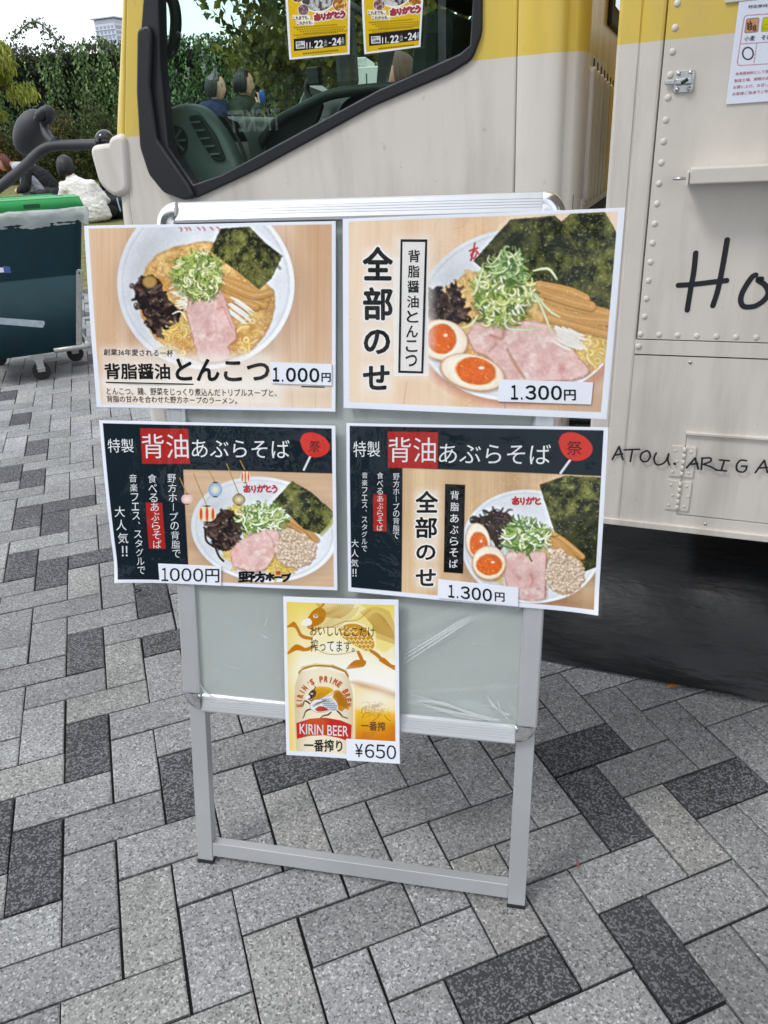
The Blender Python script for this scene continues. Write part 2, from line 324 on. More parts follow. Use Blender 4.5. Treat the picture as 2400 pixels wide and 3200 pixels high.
# ---- ivy covered hedge wall
HY = 18.0; HTOP = at(180, 128, HY).z
def hedge():
    rng = np.random.default_rng(11)
    root = empty('ivy_hedge', (0, HY, .8), 0, 'long dark green hedge wall under hanging ivy, behind the sitting people', 'hedge')
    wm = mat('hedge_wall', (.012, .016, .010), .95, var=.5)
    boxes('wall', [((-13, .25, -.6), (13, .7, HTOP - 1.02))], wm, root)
    X0, X1 = -12.5, 12.5; H = HTOP - .8
    pts, sz, col = [], [], []
    def add(p, s, c): pts.append(p); sz.append(s); col.append(c)
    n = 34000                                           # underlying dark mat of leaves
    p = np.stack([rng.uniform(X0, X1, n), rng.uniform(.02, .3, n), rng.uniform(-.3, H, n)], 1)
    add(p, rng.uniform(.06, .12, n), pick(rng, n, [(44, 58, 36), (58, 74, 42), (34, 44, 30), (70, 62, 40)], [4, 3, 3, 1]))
    ns = 1500                                           # hanging strands in cascades
    cl = rng.uniform(X0, X1, 90)
    for k in range(ns):
        x = cl[rng.integers(90)] + rng.normal() * .22 if k % 3 else rng.uniform(X0, X1); z = H + .05 - abs(rng.normal()) * 1.3; ln = rng.uniform(.4, 1.3); m = int(ln / .032)
        t = np.linspace(0, 1, m); yb = -.1 - .22 * rng.random()
        p = np.stack([x + .06 * np.sin(t * 5 + k) + rng.normal(size=m) * .035, yb + .1 * t ** 2 + rng.normal(size=m) * .03, z - t * ln], 1)
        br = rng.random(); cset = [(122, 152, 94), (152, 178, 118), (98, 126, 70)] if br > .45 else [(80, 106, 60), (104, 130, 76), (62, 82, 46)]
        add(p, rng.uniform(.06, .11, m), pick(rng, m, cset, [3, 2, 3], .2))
    n = 15000                                           # ragged top
    p = np.stack([rng.uniform(X0, X1, n), rng.uniform(-.2, .45, n), H - .20 + .11 * rng.normal(size=n).clip(-2, 1.5)], 1)
    p[:, 2] += .07 * np.sin(p[:, 0] * 3.1) + .05 * np.sin(p[:, 0] * 7.7)
    add(p, rng.uniform(.05, .1, n), pick(rng, n, [(70, 88, 50), (98, 112, 66), (50, 62, 38), (94, 78, 50)], [4, 2, 3, 1]))
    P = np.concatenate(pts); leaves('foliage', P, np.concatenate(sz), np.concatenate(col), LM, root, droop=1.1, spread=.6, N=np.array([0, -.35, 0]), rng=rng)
    # a loose vine shoot standing above the hedge top
    q = [at(*a, HY) - Vector((0, HY, .8)) for a in ((40, 118), (60, 100), (85, 76), (110, 70), (135, 80), (155, 100), (172, 118), (185, 124))]
    sp = spline(q, 10); tubes('vine_stem', [(sp, .012)], bark, root, 5)
    P = np.array([tuple(s) for s in sp for _ in range(4)]) + rng.normal(size=(len(sp) * 4, 3)) * .06
    leaves('vine_leaves', P, rng.uniform(.05, .1, len(P)), pick(rng, len(P), [(96, 108, 72), (80, 92, 60)], [1, 1]), LM, root, rng=rng)
hedge()
def shrub(px, py, w, h, Y, cols, wts, label, seed, n=4200):
    rng = np.random.default_rng(seed); b = at(px, py, Y); b.z = float(lawn_z(Y))
    root = empty('shrub', b, 0, label, 'shrub', 'shrubs along the foot of the hedge')
    d = rng.normal(size=(n, 3)); d /= np.linalg.norm(d, axis=1)[:, None]; d[:, 2] = np.abs(d[:, 2]); r = rng.uniform(.55, 1, n)[:, None] ** .5
    lump = 1 + .16 * np.sin(d[:, :1] * 7 + seed) * np.sin(d[:, 2:] * 6) + .1 * np.sin(d[:, 1:2] * 11 + seed)
    P = d * r * lump * np.array([w / 2, .6, h])
    leaves('foliage', P, rng.uniform(.04, .09, n), pick(rng, n, cols, wts), LM, root, droop=-.2, spread=.7, N=d * .8, rng=rng)
    tubes('stem', [([(0, 0, -.05), (.03 * rng.normal(), 0, h * .4), (.1 * rng.normal(), 0, h * .8)], [.03, .02, .01])] + [([(0, 0, 0), (w * .2 * s, 0, h * .35), (w * .34 * s, 0, h * .7)], [.02, .015, .006]) for s in (-1, 1)], bark, root, 6)
GRN = [(62, 78, 40), (84, 98, 50), (48, 60, 34), (100, 104, 56)]; BRN = [(122, 92, 46), (96, 78, 44), (70, 66, 38), (140, 104, 52)]
shrub(-60, 560, 1.7, 1.25, 16.2, BRN, [3, 3, 2, 1], 'rusty brown shrub at the left end of the row under the hedge', 21)
shrub(90, 556, 1.5, 1.05, 16.5, GRN + [(110, 96, 50)], [3, 3, 2, 1, 1], 'low mixed green shrub behind the curved truck mirror', 22)
shrub(215, 552, 1.5, 1.15, 16.6, GRN + BRN[:2], [3, 2, 2, 1, 2, 1], 'bushy shrub tinged brown behind the person in white fleece', 23)
shrub(330, 550, 1.5, 1.3, 16.6, GRN, [3, 3, 3, 2], 'plain green shrub beside the truck cab corner', 24)
shrub(520, 550, 2.4, 1.0, 16.6, GRN, [3, 3, 3, 1], 'wide green shrub seen past the dashboard through the cab glass', 25)
# ---- trees
def tree(name, base, crown, rad, n, cols, wts, label, seed, size, clumps=26, droop=.5, lean=0., aspect=.55, group=None, spread=.9):
    rng = np.random.default_rng(seed); root = empty(name, base, 0, label, 'tree', group); c = Vector(crown) - Vector(base)
    rx, ry, rz = rad; cen = rng.normal(size=(clumps, 3)); cen /= np.linalg.norm(cen, axis=1)[:, None]; cen *= rng.uniform(.35, .95, (clumps, 1)) * np.array([rx, ry, rz]); cen += np.array(c)
    per = n // clumps; P, Cc = [], []
    for k in range(clumps):
        r = rng.uniform(.22, .42) * min(rx, rz); q = rng.normal(size=(per, 3)); q /= np.linalg.norm(q, axis=1)[:, None]; q *= rng.uniform(.2, 1, (per, 1)) ** .6 * r * np.array([1.25, 1.25, .8])
        P.append(cen[k] + q); Cc.append(pick(rng, per, cols, wts, .18) * rng.uniform(.7, 1.25))
    P = np.concatenate(P); leaves('crown', P, rng.uniform(.6, 1.2, len(P)) * size, np.concatenate(Cc), LM, root, droop=droop, aspect=aspect, spread=spread, rng=rng)
    th = c.z - rz * .35; lst = [([(0, 0, -.2), (lean * .3, 0, th * .4), (lean * .6 + c.x * .5, 0, th * .8), (c.x, c.y, th)], [.14, .11, .09, .07])]
    for k in range(0, clumps, 2):
        e = cen[k]; lst.append((spline([(c.x * .6, c.y * .6, th * .8), (c.x * .7 + e[0] * .3, e[1] * .4, th * .7 + e[2] * .3), tuple(e)], 4), [.055 - .042 * i / 8 for i in range(9)]))
    tubes('trunk', lst, bark, root, 7)
b = at(-330, 640, 13.5); b.z = float(lawn_z(13.5))
tree('willow_tree', b, at(-62, 218, 13.2), (.80, .7, .60), 8000, [(164, 170, 72), (132, 144, 62), (184, 184, 88), (104, 120, 54)], [3, 3, 2, 2], 'yellow-green fine leaved tree reaching in at the left edge', 31, .11, 26, droop=1.6, aspect=.25, spread=.5)
b = at(1180, 500, 10.5); b.z = .34
tree('maple_tree', b, at(1120, -120, 10.3), (2.1, 1.4, 1.75), 15000, [(112, 110, 44), (86, 92, 40), (134, 126, 52), (62, 72, 36)], [3, 3, 2, 2], 'olive green broad tree standing behind the truck cab', 32, .105, 46, droop=.6, aspect=.75)
# ---- distant tower block
def tower():
    Y = 300; c = at(352, 78, Y); zt = c.z
    root = empty('tower_block', (c.x, Y, 0), R(-24), 'pale high-rise tower with a flat overhanging roof, far above the hedge', 'tower')
    wm = mat('tower_wall', lin((206, 208, 214)), .8, var=.06); gm_ = mat('tower_glass', lin((140, 154, 172)), .3)
    boxes('wall', [((-4.2, -4.2, 0), (4.2, 4.2, zt))], wm, root)
    boxes('roof', [((-5.0, -5.0, zt + 1.3), (5.0, 5.0, zt + 1.8)), ((-4.2, -4.2, zt), (4.2, 4.2, zt + 1.2))], mat('tower_roof', lin((196, 200, 208)), .7), root, bevel=.15)
    for f in range(12):
        z = zt - .9 - f * 1.5
        for k in range(5):
            x = -3.2 + k * 1.6
            boxes('window', [((x - .5, -4.26, z - .62), (x + .5, -4.1, z + .25))], gm_, root)
        boxes('window_band', [((4.1, -3.8, z - .62), (4.26, 3.8, z + .25))], gm_, root)
        boxes('balcony', [((-4.3, -4.45, z - .95), (4.3, -4.2, z - .75))], wm, root)
tower()
# ---- loose things on the ground
def leaf_litter(px, py, s, rz, c, label, z=.005):
    p = ground(px, py, z); o = empty('fallen_leaf', p, rz, label, 'leaf')
    pts = [(-1, 0, .1), (-.6, .35, .16), (-.2, .3, .05), (0, .62, .2), (.3, .3, .06), (.75, .42, .22), (1, 0, .12), (.6, -.35, .05), (.1, -.3, .02), (-.3, -.55, .15), (-.6, -.25, .04)]
    mesh('blade', [(a * s, b_ * s, c_ * s) for a, b_, c_ in pts] + [(0, 0, 0)], [(i, (i + 1) % 11, 11) for i in range(11)], mat('dry_leaf', lin(c), .8, var=.3, vscale=120), o)
    tubes('stalk', [([(-s, 0, .1 * s), (-1.6 * s, .1 * s, .05 * s)], s * .05)], MATS['dry_leaf'], o, 5)
leaf_litter(2106, 2143, .018, .3, (176, 120, 60), 'orange dry leaf lying by the bottom edge of the black tarp')
leaf_litter(1806, 2700, .006, 1.2, (150, 84, 92), 'tiny reddish leaf on a paving joint to the right of the sign')
# ================================================================== FOOD TRUCK
TX, TY, TZ = Vector((.92400099, -.38190004, .01935286)), Vector((.38197157, .92417407, 0)), Vector((-.01788541, .00739224, .99981272))
TP0 = Vector((.43396019, 1.6542595, 0))
TM = Matrix(((TX.x, TY.x, TZ.x, TP0.x), (TX.y, TY.y, TZ.y, TP0.y), (TX.z, TY.z, TZ.z, TP0.z), (0, 0, 0, 1)))
truck = empty('food_truck', label='cream and yellow food truck with a boxy kitchen body and a slanted cab window', cat='truck', mtx=TM)
TMI = TM.inverted()
def tl(px, py, y=0.0):
    """pixel -> (x, z) on the truck's own plane at depth y"""
    p = TMI @ on_plane(px, py, TP0 + TY * y, TY); return (p.x, p.z)
def tl3(px, py, y): q = tl(px, py, y); return (q[0], y, q[1])
CREAM, YEL = lin((218, 211, 203)), lin((224, 194, 84))
def two_tone(name, zb, rough=.42, grime=.35, panel=False, slope=None, axis='X'):
    """painted metal: yellow above height zb, cream below, with vertical grime streaks"""
    m = bpy.data.materials.new(name); m.use_nodes = True; nt = m.node_tree; b = nt.nodes['Principled BSDF']; l = nt.links.new
    t = nt.nodes.new('ShaderNodeTexCoord'); s = nt.nodes.new('ShaderNodeSeparateXYZ'); l(t.outputs['Object'], s.inputs[0])
    zin = s.outputs['Z']
    if slope:
        q = nt.nodes.new('ShaderNodeMapRange'); q.inputs['From Min'].default_value = slope[0]; q.inputs['From Max'].default_value = slope[1]; q.inputs['To Min'].default_value = slope[2]; q.inputs['To Max'].default_value = 0
        l(s.outputs[axis], q.inputs['Value']); a = nt.nodes.new('ShaderNodeMath'); a.operation = 'ADD'; l(zin, a.inputs[0]); l(q.outputs[0], a.inputs[1]); zin = a.outputs[0]
    r = nt.nodes.new('ShaderNodeMapRange'); r.inputs['From Min'].default_value = zb - .0006; r.inputs['From Max'].default_value = zb + .0006; l(zin, r.inputs['Value'])
    m1 = nt.nodes.new('ShaderNodeMix'); m1.data_type = 'RGBA'; m1.inputs[6].default_value = (*CREAM, 1); m1.inputs[7].default_value = (*YEL, 1); l(r.outputs[0], m1.inputs[0])
    out = m1.outputs[2]
    for sc, st, lo, hi, k, c in ((9, (1, 1, .12), .48, .8, grime, (.24, .21, .18)), (3.2, (1, 1, .6), .5, .85, grime * .8, (.33, .30, .27)), (60, (1, 1, .6), .66, .74, grime * .8, (.22, .19, .16))):
        mp = nt.nodes.new('ShaderNodeMapping'); mp.inputs['Scale'].default_value = st; l(t.outputs['Object'], mp.inputs[0]); n = nt.nodes.new('ShaderNodeTexNoise'); n.inputs['Scale'].default_value = sc; n.inputs['Detail'].default_value = 8; n.inputs['Roughness'].default_value = .62; l(mp.outputs[0], n.inputs['Vector'])
        q = nt.nodes.new('ShaderNodeMapRange'); q.inputs['From Min'].default_value = lo; q.inputs['From Max'].default_value = hi; q.inputs['To Max'].default_value = k; l(n.outputs['Fac'], q.inputs['Value'])
        mm = nt.nodes.new('ShaderNodeMix'); mm.data_type = 'RGBA'; mm.inputs[7].default_value = (*c, 1); l(q.outputs[0], mm.inputs[0]); l(out, mm.inputs[6]); out = mm.outputs[2]
    l(out, b.inputs['Base Color']); b.inputs['Roughness'].default_value = rough; b.inputs['Coat Weight'].default_value = .15; b.inputs['Coat Roughness'].default_value = .2
    n = nt.nodes.new('ShaderNodeTexNoise'); n.inputs['Scale'].default_value = 4; n.inputs['Detail'].default_value = 2; l(t.outputs['Object'], n.inputs['Vector']); bp = nt.nodes.new('ShaderNodeBump'); bp.inputs['Strength'].default_value = .12; bp.inputs['Distance'].default_value = .02; l(n.outputs['Fac'], bp.inputs['Height']); l(bp.outputs[0], b.inputs['Normal'])
    return m
M_CAB = two_tone('cab_paint', 1.387, .35, .45); M_DOOR = two_tone('door_paint', 1.387, .35, .48, slope=(-.62, -.60, .090)); M_FRONT = two_tone('front_paint', 1.297, .35, .25)
M_REAR = two_tone('rear_paint', 1.387, .4, .9, slope=(.50, .44, .5), axis='Y'); M_BODY = two_tone('body_paint', 1.3835, .5, .6); M_CREAM = two_tone('cream_paint', 99, .5, .55)
M_BLK = mat('black_trim', (.012, .013, .017), .42, bump=.15, bscale=600); M_RUB = mat('rubber', (.015, .015, .016), .7)
M_GAP = mat('seam_gap', (.03, .027, .024), .9); M_STEEL = mat('steel', (.55, .55, .55), .3, 1., var=.2, vscale=120); M_CHAS = mat('chassis', (.02, .02, .021), .7, var=.4)
M_INT = mat('cab_plastic', (.17, .185, .178), .6, bump=.1, bscale=500, var=.12); M_INTD = mat('cab_plastic_dark', (.022, .024, .024), .6)
CY = .06
# ---- cab door with window opening
glass_poly = [(-.905, 1.83), (-.976, 1.574), (-1.0, 1.452), (-1.019, 1.268), (-.983, 1.213), (-.958, 1.174), (-.866, 1.194), (-.438, 1.345), (-.246, 1.399), (-.223, 1.413), (-.216, 1.493), (-.216, 1.83)]
trim_poly = [(-.925, 1.85), (-1.011, 1.578), (-1.034, 1.515), (-1.067, 1.392), (-1.087, 1.272), (-1.075, 1.21), (-1.041, 1.168), (-.985, 1.149), (-.955, 1.150), (-.772, 1.206), (-.45, 1.323), (-.27, 1.372), (-.225, 1.392), (-.205, 1.435), (-.203, 1.85)]
hole = [(-.92, 1.84), (-1.0, 1.574), (-1.03, 1.452), (-1.05, 1.268), (-1.03, 1.22), (-1.0, 1.18), (-.958, 1.16), (-.772, 1.215), (-.44, 1.335), (-.235, 1.395), (-.212, 1.44), (-.21, 1.84)]
door_poly = [(-.965, 1.93), (-1.064, 1.583), (-1.145, 1.3), (-1.166, 1.18), (-1.172, 1.092), (-1.172, .56), (-.1345, .56), (-.1345, 1.93)]
door = plate('door', [door_poly, hole], CY, .03, M_DOOR, truck, bev=.004)
tr = plate('window_trim', [rounded(trim_poly, .012), glass_poly], CY - .008, .034, M_BLK, truck, bev=.004)
# raised front moulding of the trim
mould = [(-1.008, 1.52), (-1.034, 1.515), (-1.067, 1.392), (-1.087, 1.272), (-1.075, 1.21), (-1.041, 1.168), (-.985, 1.149), (-.958, 1.151), (-.968, 1.175), (-1.016, 1.245), (-1.042, 1.285), (-1.036, 1.4), (-1.006, 1.505)]
plate('trim_moulding', [rounded(mould, .008)], CY - .02, .02, M_BLK, tr, bev=.006)
M_GLASS = glass('cab_glass', (.87, .965, .92), 0., 1.6)
plate('window_glass', [[(x + (.006 if x < -.6 else -.006) * 0, z) for x, z in hole]], CY + .02, .004, M_GLASS, truck)
# thin seam of the sliding pane edge and the door seam at the rear
plate('door_seam', [[(-.1345, .56), (-.1285, .56), (-.1285, 1.93), (-.1345, 1.93)]], CY + .012, .012, M_GAP, truck)
plate('front_seam', [[(-.965, 1.93), (-.969, 1.93), (-1.068, 1.583), (-1.149, 1.3), (-1.170, 1.18), (-1.176, 1.092), (-1.176, .56), (-1.172, .56), (-1.172, 1.092), (-1.166, 1.18), (-1.145, 1.3), (-1.064, 1.583)]], CY + .012, .012, M_GAP, truck)
# ---- cab rear quarter: side strip, rounded corner, rear wall with louvres
prof = [(-.1285, CY + .012), (-.1285, CY + .002), (-.1265, CY), (-.06, CY), (-.045, CY + .002), (-.036, CY + .008), (-.031, CY + .014), (-.028, CY + .018), (-.015, CY + .022), (-.004, CY + .032), (.004, CY + .05), (.006, CY + .08)]
rows = [[(x, y, z) for x, y in prof] for z in (.56, 1.05, 1.4, 1.93)]
loft('cab_corner', rows, M_CAB, truck)
rw = [((-.02, CY + .08, 1.10), (.006, 1.70, 1.93))]
bm = bmesh.new(); box(bm, (-.03, CY + .08, 1.115), (.006, 1.58, 1.93)); bm_obj('cab_rear_wall', bm, M_REAR, truck)
bm = bmesh.new(); box(bm, (-.03, CY + .03, .60), (-.005, 1.58, 1.12)); bm_obj('cab_rear_skirt', bm, M_CHAS, truck)
# vertical ribs and slots on the rear wall
M_SLOT = mat('slot_shadow', (.05, .042, .034), .9)
for k in range(9):
    y = CY + .098 + k * .066; h = 1.36 - .004 * k
    me = fill_curve([rounded([(y, 1.10), (y + .040, 1.10), (y + .040, h), (y, h)], .014)], .008, .004)
    for v in me.vertices: v.co = (.008 + v.co.z, v.co.x, v.co.y)
    me.materials.clear(); me.materials.append(M_REAR); link(bpy.data.objects.new('rear_flute', me), truck)
    boxes('rear_slot', [((.0045, y + .0455, 1.10), (.0075, y + .0605, h + .022))], M_SLOT, truck, bevel=.002)
boxes('rear_ledge', [((-.02, CY + .07, 1.075), (.012, 1.58, 1.11))], M_CREAM, truck, bevel=.012)
boxes('rear_window_frame', [((.004, .40, 1.46), (.016, 1.25, 1.85))], M_RUB, truck, bevel=.02)
boxes('rear_window', [((.014, .44, 1.5), (.018, 1.21, 1.82))], mat('rear_glass', (.03, .035, .03), .08), truck)
# ---- front corner panel (A pillar above, corner below), windscreen and front wall
def front_rows():
    rows = []
    for z, xs, xo in ((.56, -1.176, -1.215), (.9, -1.176, -1.217), (1.092, -1.176, -1.217), (1.166, -1.170, -1.206), (1.24, -1.157, -1.195), (1.296, -1.149, -1.185), (1.365, -1.129, -1.163), (1.47, -1.1, -1.126), (1.583, -1.068, -1.088), (1.75, -1.02, -1.035), (1.93, -.969, -.98)):
        rows.append([(xs, CY + .012, z), (xs, CY + .003, z), (xs - .003, CY, z), (xs + (xo - xs) * .5, CY + .002, z), (xs + (xo - xs) * .85, CY + .008, z), (xo, CY + .018, z), (xo - .012, CY + .05, z), (xo - .016, CY + .08, z), (xo + .01, CY + .085, z), (xo + .03, CY + .05, z)])
    return rows
loft('front_pillar', front_rows(), M_FRONT, truck)
rows = [[(x - .03, y, z) for y in (CY + .07, .5, .9, 1.2, 1.57)] for z, x in ((.5, -1.2), (.9, -1.2), (1.1, -1.2), (1.30, -1.165))]
for r in rows:
    for i, p in enumerate(r):
        if 0 < i < 4: r[i] = (p[0] - .04, p[1], p[2])
loft('front_panel', rows, M_FRONT, truck)
loft('windscreen', [[(-1.185, CY + .08, 1.30), (-1.215, .82, 1.30), (-1.185, 1.56, 1.30)], [(-.97, CY + .08, 1.93), (-1.0, .82, 1.93), (-.97, 1.56, 1.93)]], glass('windscreen_glass', (.90, .97, .93), 0., 1.25), truck)
boxes('roof', [((-.98, CY, 1.93), (.006, 1.60, 1.99))], M_CAB, truck, bevel=.02)
# far side of the cab: door below the belt line, pillars
plate('far_door', [[(-1.19, .56), (.0, .56), (.0, 1.93), (-.965, 1.93)], [(-.87, 1.86), (-.985, 1.52), (-1.03, 1.38), (-.95, 1.37), (-.70, 1.372), (-.64, 1.38), (-.62, 1.86)]], 1.57, .03, M_INTD, truck)

# ---- cab interior (driver on the far side, passenger nearest)
dash = empty('dashboard', (0, 0, 0)); dash.parent = truck
def dash_rows():
    rows = []
    for y in np.linspace(CY + .13, 1.55, 24):
        z = 1.328
        rows.append([(-1.175, y, z - .05), (-1.15, y, z + .005), (-1.05, y, z + .012), (-.93, y, z + .004), (-.885, y, z - .012), (-.865, y, z - .05), (-.85, y, z - .16), (-.88, y, z - .3), (-1.0, y, .7)])
    return rows
loft('dash_shell', dash_rows(), M_INT, dash)
arc = [(-1.165, 1.26), (-1.135, 1.325), (-1.083, 1.342), (-1.013, 1.356), (-.965, 1.345), (-.916, 1.288), (-.883, 1.21), (-.85, 1.1), (-.84, .85), (-1.165, .85)]
plate('speaker_pod', [rounded(arc, .03)], CY + .08, .05, M_INT, dash, bev=.012)
vp = [(-.995, 1.333), (-.962, 1.335), (-.925, 1.285), (-.905, 1.23), (-.935, 1.23), (-.965, 1.275)]
plate('vent', [rounded(vp, .01)], CY + .073, .012, M_INTD, dash, bev=.003)
for k in range(5):
    x = -.978 + k * .0115; z = 1.322 - k * .019; plate('vent_slat', [[(x - .012, z - .003), (x + .018, z - .003), (x + .018, z + .001), (x - .012, z + .001)]], CY + .068, .008, M_INT, dash)
sc_ = Vector(tl3(548, 440, CY + .075))
bm = bmesh.new(); tube(bm, [sc_, sc_ + Vector((0, .006, 0))], .036, 28); bm_obj('speaker_grille', bm, M_INTD, dash)
for k in range(4): boxes('grille_bar', [((-.034, -.003, -.0028), (.034, .003, .0028))], M_INT, dash).matrix_local = Matrix.Translation(sc_ - Vector((0, .002, 0))) @ Matrix.Rotation(k * math.pi / 4, 4, 'Y')
tubes('dash_trim', [(spline([(-.925, .19, 1.34), (-.885, .185, 1.27), (-.86, .18, 1.18), (-.845, .175, 1.05)], 6), .005)], M_INTD, dash, 6)
loft('instrument_hood', [[(x, 1.12 - .27 * math.cos(t), 1.325 + h * math.sin(t)) for t in np.linspace(0, math.pi, 18)] for x, h in ((-1.14, .02), (-1.08, .085), (-.96, .095), (-.9, .085))], M_INTD, dash)
boxes('dash_screen', [((-.868, .62, 1.19), (-.858, .82, 1.30))], mat('screen_glass', (.02, .025, .03), .1), dash, bevel=.003)
paper_m = mat('paper', (.72, .74, .75), .7)
bm = bmesh.new(); q = [Vector(tl3(x, y, d)) for x, y, d in ((958, 268, .75), (1005, 268, .9), (1055, 305, .9), (930, 335, .75))]; bm.faces.new([bm.verts.new(v) for v in q]); bm_obj('dash_paper', bm, paper_m, dash).modifiers.new('s', 'SOLIDIFY').thickness = .002
q = [tl3(x, y, .7) for x, y in ((985, 322), (966, 300), (958, 280), (962, 258), (975, 247))]
tubes('phone_stalk', [(spline(q, 5), .0095)], M_INTD, dash, 8)
bm = bmesh.new(); c = Vector(tl3(984, 240, .7)); box(bm, c + Vector((-.022, -.014, -.022)), c + Vector((.02, .014, .026))); bm_obj('phone_clamp', bm, M_INTD, dash, bevel=.004)
# passenger grab rail sweeping up behind the glass, dark trim below its front half
q = [Vector(tl3(x, y, .26)) for x, y in ((790, 520), (811, 456), (840, 410), (875, 374), (946, 336), (1027, 298), (1129, 281), (1257, 272), (1330, 270))]
tubes('grab_rail', [(spline(q, 6), .0125)], M_INTD, truck, 10)
tp_ = [tl(x, y, .28) for x, y in ((790, 520), (811, 456), (840, 410), (875, 374), (946, 336), (995, 312), (1003, 330), (990, 372), (960, 420), (900, 520))]
plate('door_inner_trim', [tp_], .28, .02, M_INTD, truck)
sw = empty('steering_wheel', (0, 0, 0)); sw.parent = truck
ctr = Vector((-.70, 1.12, 1.30)); rot = Matrix.Rotation(R(-32), 3, 'Y')
ring = [ctr + rot @ Vector((.21 * math.cos(a), .21 * math.sin(a), 0)) for a in np.linspace(0, 2 * math.pi, 49)]
tubes('rim', [(ring, .0145)], M_INTD, sw, 10)
tubes('spoke', [([ctr - rot @ Vector((0, 0, .03)), ctr + rot @ Vector((.2 * math.cos(a), .2 * math.sin(a), 0))], [.03, .012]) for a in (R(10), R(130), R(250))], M_INTD, sw, 8)
tubes('column', [([ctr - rot @ Vector((0, 0, .02)), ctr - rot @ Vector((0, 0, .4))], [.05, .06])], M_INTD, sw, 12)
bm = bmesh.new(); ball(bm, ctr - rot @ Vector((0, 0, .015)), .06, 1.15, 1, .5, mtx=rot); bm_obj('hub', bm, M_INT, sw, smooth=True)
seat_m = mat('seat_cloth', (.028, .033, .03), .9, bump=.4, bscale=400, var=.2)
for i, (yy, xx) in enumerate(((.46, -.44), (1.15, -.40))):
    st = empty('seat', (0, 0, 0)); st.parent = truck
    boxes('seat_cushion', [((xx - .5, yy - .24, .84), (xx - .03, yy + .24, 1.0))], seat_m, st, bevel=.05)
    bm = bmesh.new(); box(bm, (xx - .06, yy - .24, .9), (xx + .06, yy + .24, 1.52)); bmesh.ops.rotate(bm, cent=(xx, yy, .9), matrix=Matrix.Rotation(R(8), 3, 'Y'), verts=bm.verts); bm_obj('backrest', bm, seat_m, st, bevel=.05)
    bm = bmesh.new(); box(bm, (xx + .03, yy - .13, 1.53), (xx + .12, yy + .13, 1.73)); bm_obj('headrest', bm, seat_m, st, bevel=.04)
boxes('cab_floor', [((-1.15, CY + .05, .66), (-.03, 1.69, .70))], M_CHAS, truck)
# grab handle on the near A pillar (a rounded loop seen inside the glass)
hl = [tl3(x, y, .13) for x, y in ((492, 178), (520, 170), (540, 145), (548, 100), (549, 50), (540, 5), (520, -18), (494, -25))]
tubes('grab_handle', [(spline(hl, 6), .014)], M_INTD, truck, 10)
# rear view mirror hanging beyond the far door
mr_ = empty('far_mirror', (0, 0, 0)); mr_.parent = truck
a, b_ = tl3(1045, 165, 1.8), tl3(1120, 275, 1.8)
bm = bmesh.new(); box(bm, (a[0], 1.78, b_[2]), (b_[0], 1.84, a[2] + .25)); bm_obj('mirror_shell', bm, M_INTD, mr_, bevel=.03)
tubes('mirror_arm', [([(a[0] + .05, 1.8, a[2] + .2), (a[0] - .02, 1.75, a[2] + .25), (-1.06, 1.58, 1.7)], .013)], M_INTD, mr_, 8)
# ---- near mirror assembly: bracket, ball, bent arm, round under-mirror
mir = empty('mirror_assembly', (0, 0, 0)); mir.parent = truck
br = [(-1.250, 1.272), (-1.190, 1.2745), (-1.183, 1.288), (-1.170, 1.292), (-1.152, 1.295), (-1.160, 1.24), (-1.171, 1.177), (-1.206, 1.168), (-1.225, 1.18), (-1.243, 1.197)]
plate('mirror_bracket', [rounded(br, .012)], CY - .012, .13, M_CREAM, mir, bev=.012)
K = .4822
def mp_(x, y, d): return Vector(tl3(x * K, y * K, d))
bm = bmesh.new(); ball(bm, mp_(684, 915, CY + .03), .0265, 1, 1, 1.05); bm_obj('arm_joint', bm, mat('gloss_black', (.01, .01, .012), .12), mir, smooth=True)
armm = mat('arm_plastic', (.028, .03, .036), .5, bump=.2, bscale=700)
arm = [mp_(x, y, d) for x, y, d in ((670, 934, .09), (560, 938, .09), (450, 941, .08), (360, 945, .07), (300, 960, .06), (245, 995, .05), (190, 1048, .03), (120, 1115, .0), (40, 1180, -.03), (-60, 1265, -.06), (-160, 1420, -.08))]
tubes('mirror_arm', [(spline(arm, 6), .0133)], armm, mir, 16)
sub = [mp_(x, y, d) for x, y, d in ((365, 925, .075), (335, 908, .085), (305, 870, .10), (290, 830, .11), (285, 790, .115), (283, 755, .115))]
tubes('mirror_stalk', [(spline(sub, 6), [.016, .0135] + [.0115] * 29)], armm, mir, 14)
# convex mirror seen from behind: a dome with a clamp hood
c = mp_(198, 862, .14); ax = (mp_(262, 720, .14) - mp_(150, 990, .14)).normalized(); ay = Vector((0, 1, 0)); az = ax.cross(ay).normalized(); ay = az.cross(ax); Mx = Matrix((ax, ay, az)).transposed()
bm = bmesh.new(); ball(bm, c, .071, 1, .6, .60, 32, Mx); bm_obj('mirror_shell', bm, armm, mir, smooth=True)
hood = [mp_(x, y, d) for x, y, d in ((236, 778, .095), (262, 742, .095), (292, 718, .10), (316, 722, .105), (324, 748, .11), (316, 786, .115))]
tubes('clamp_hood', [(spline(hood, 6), [.009] * 4 + [.0125] * 10 + [.015] * 11 + [.012] * 6)], armm, mir, 12)
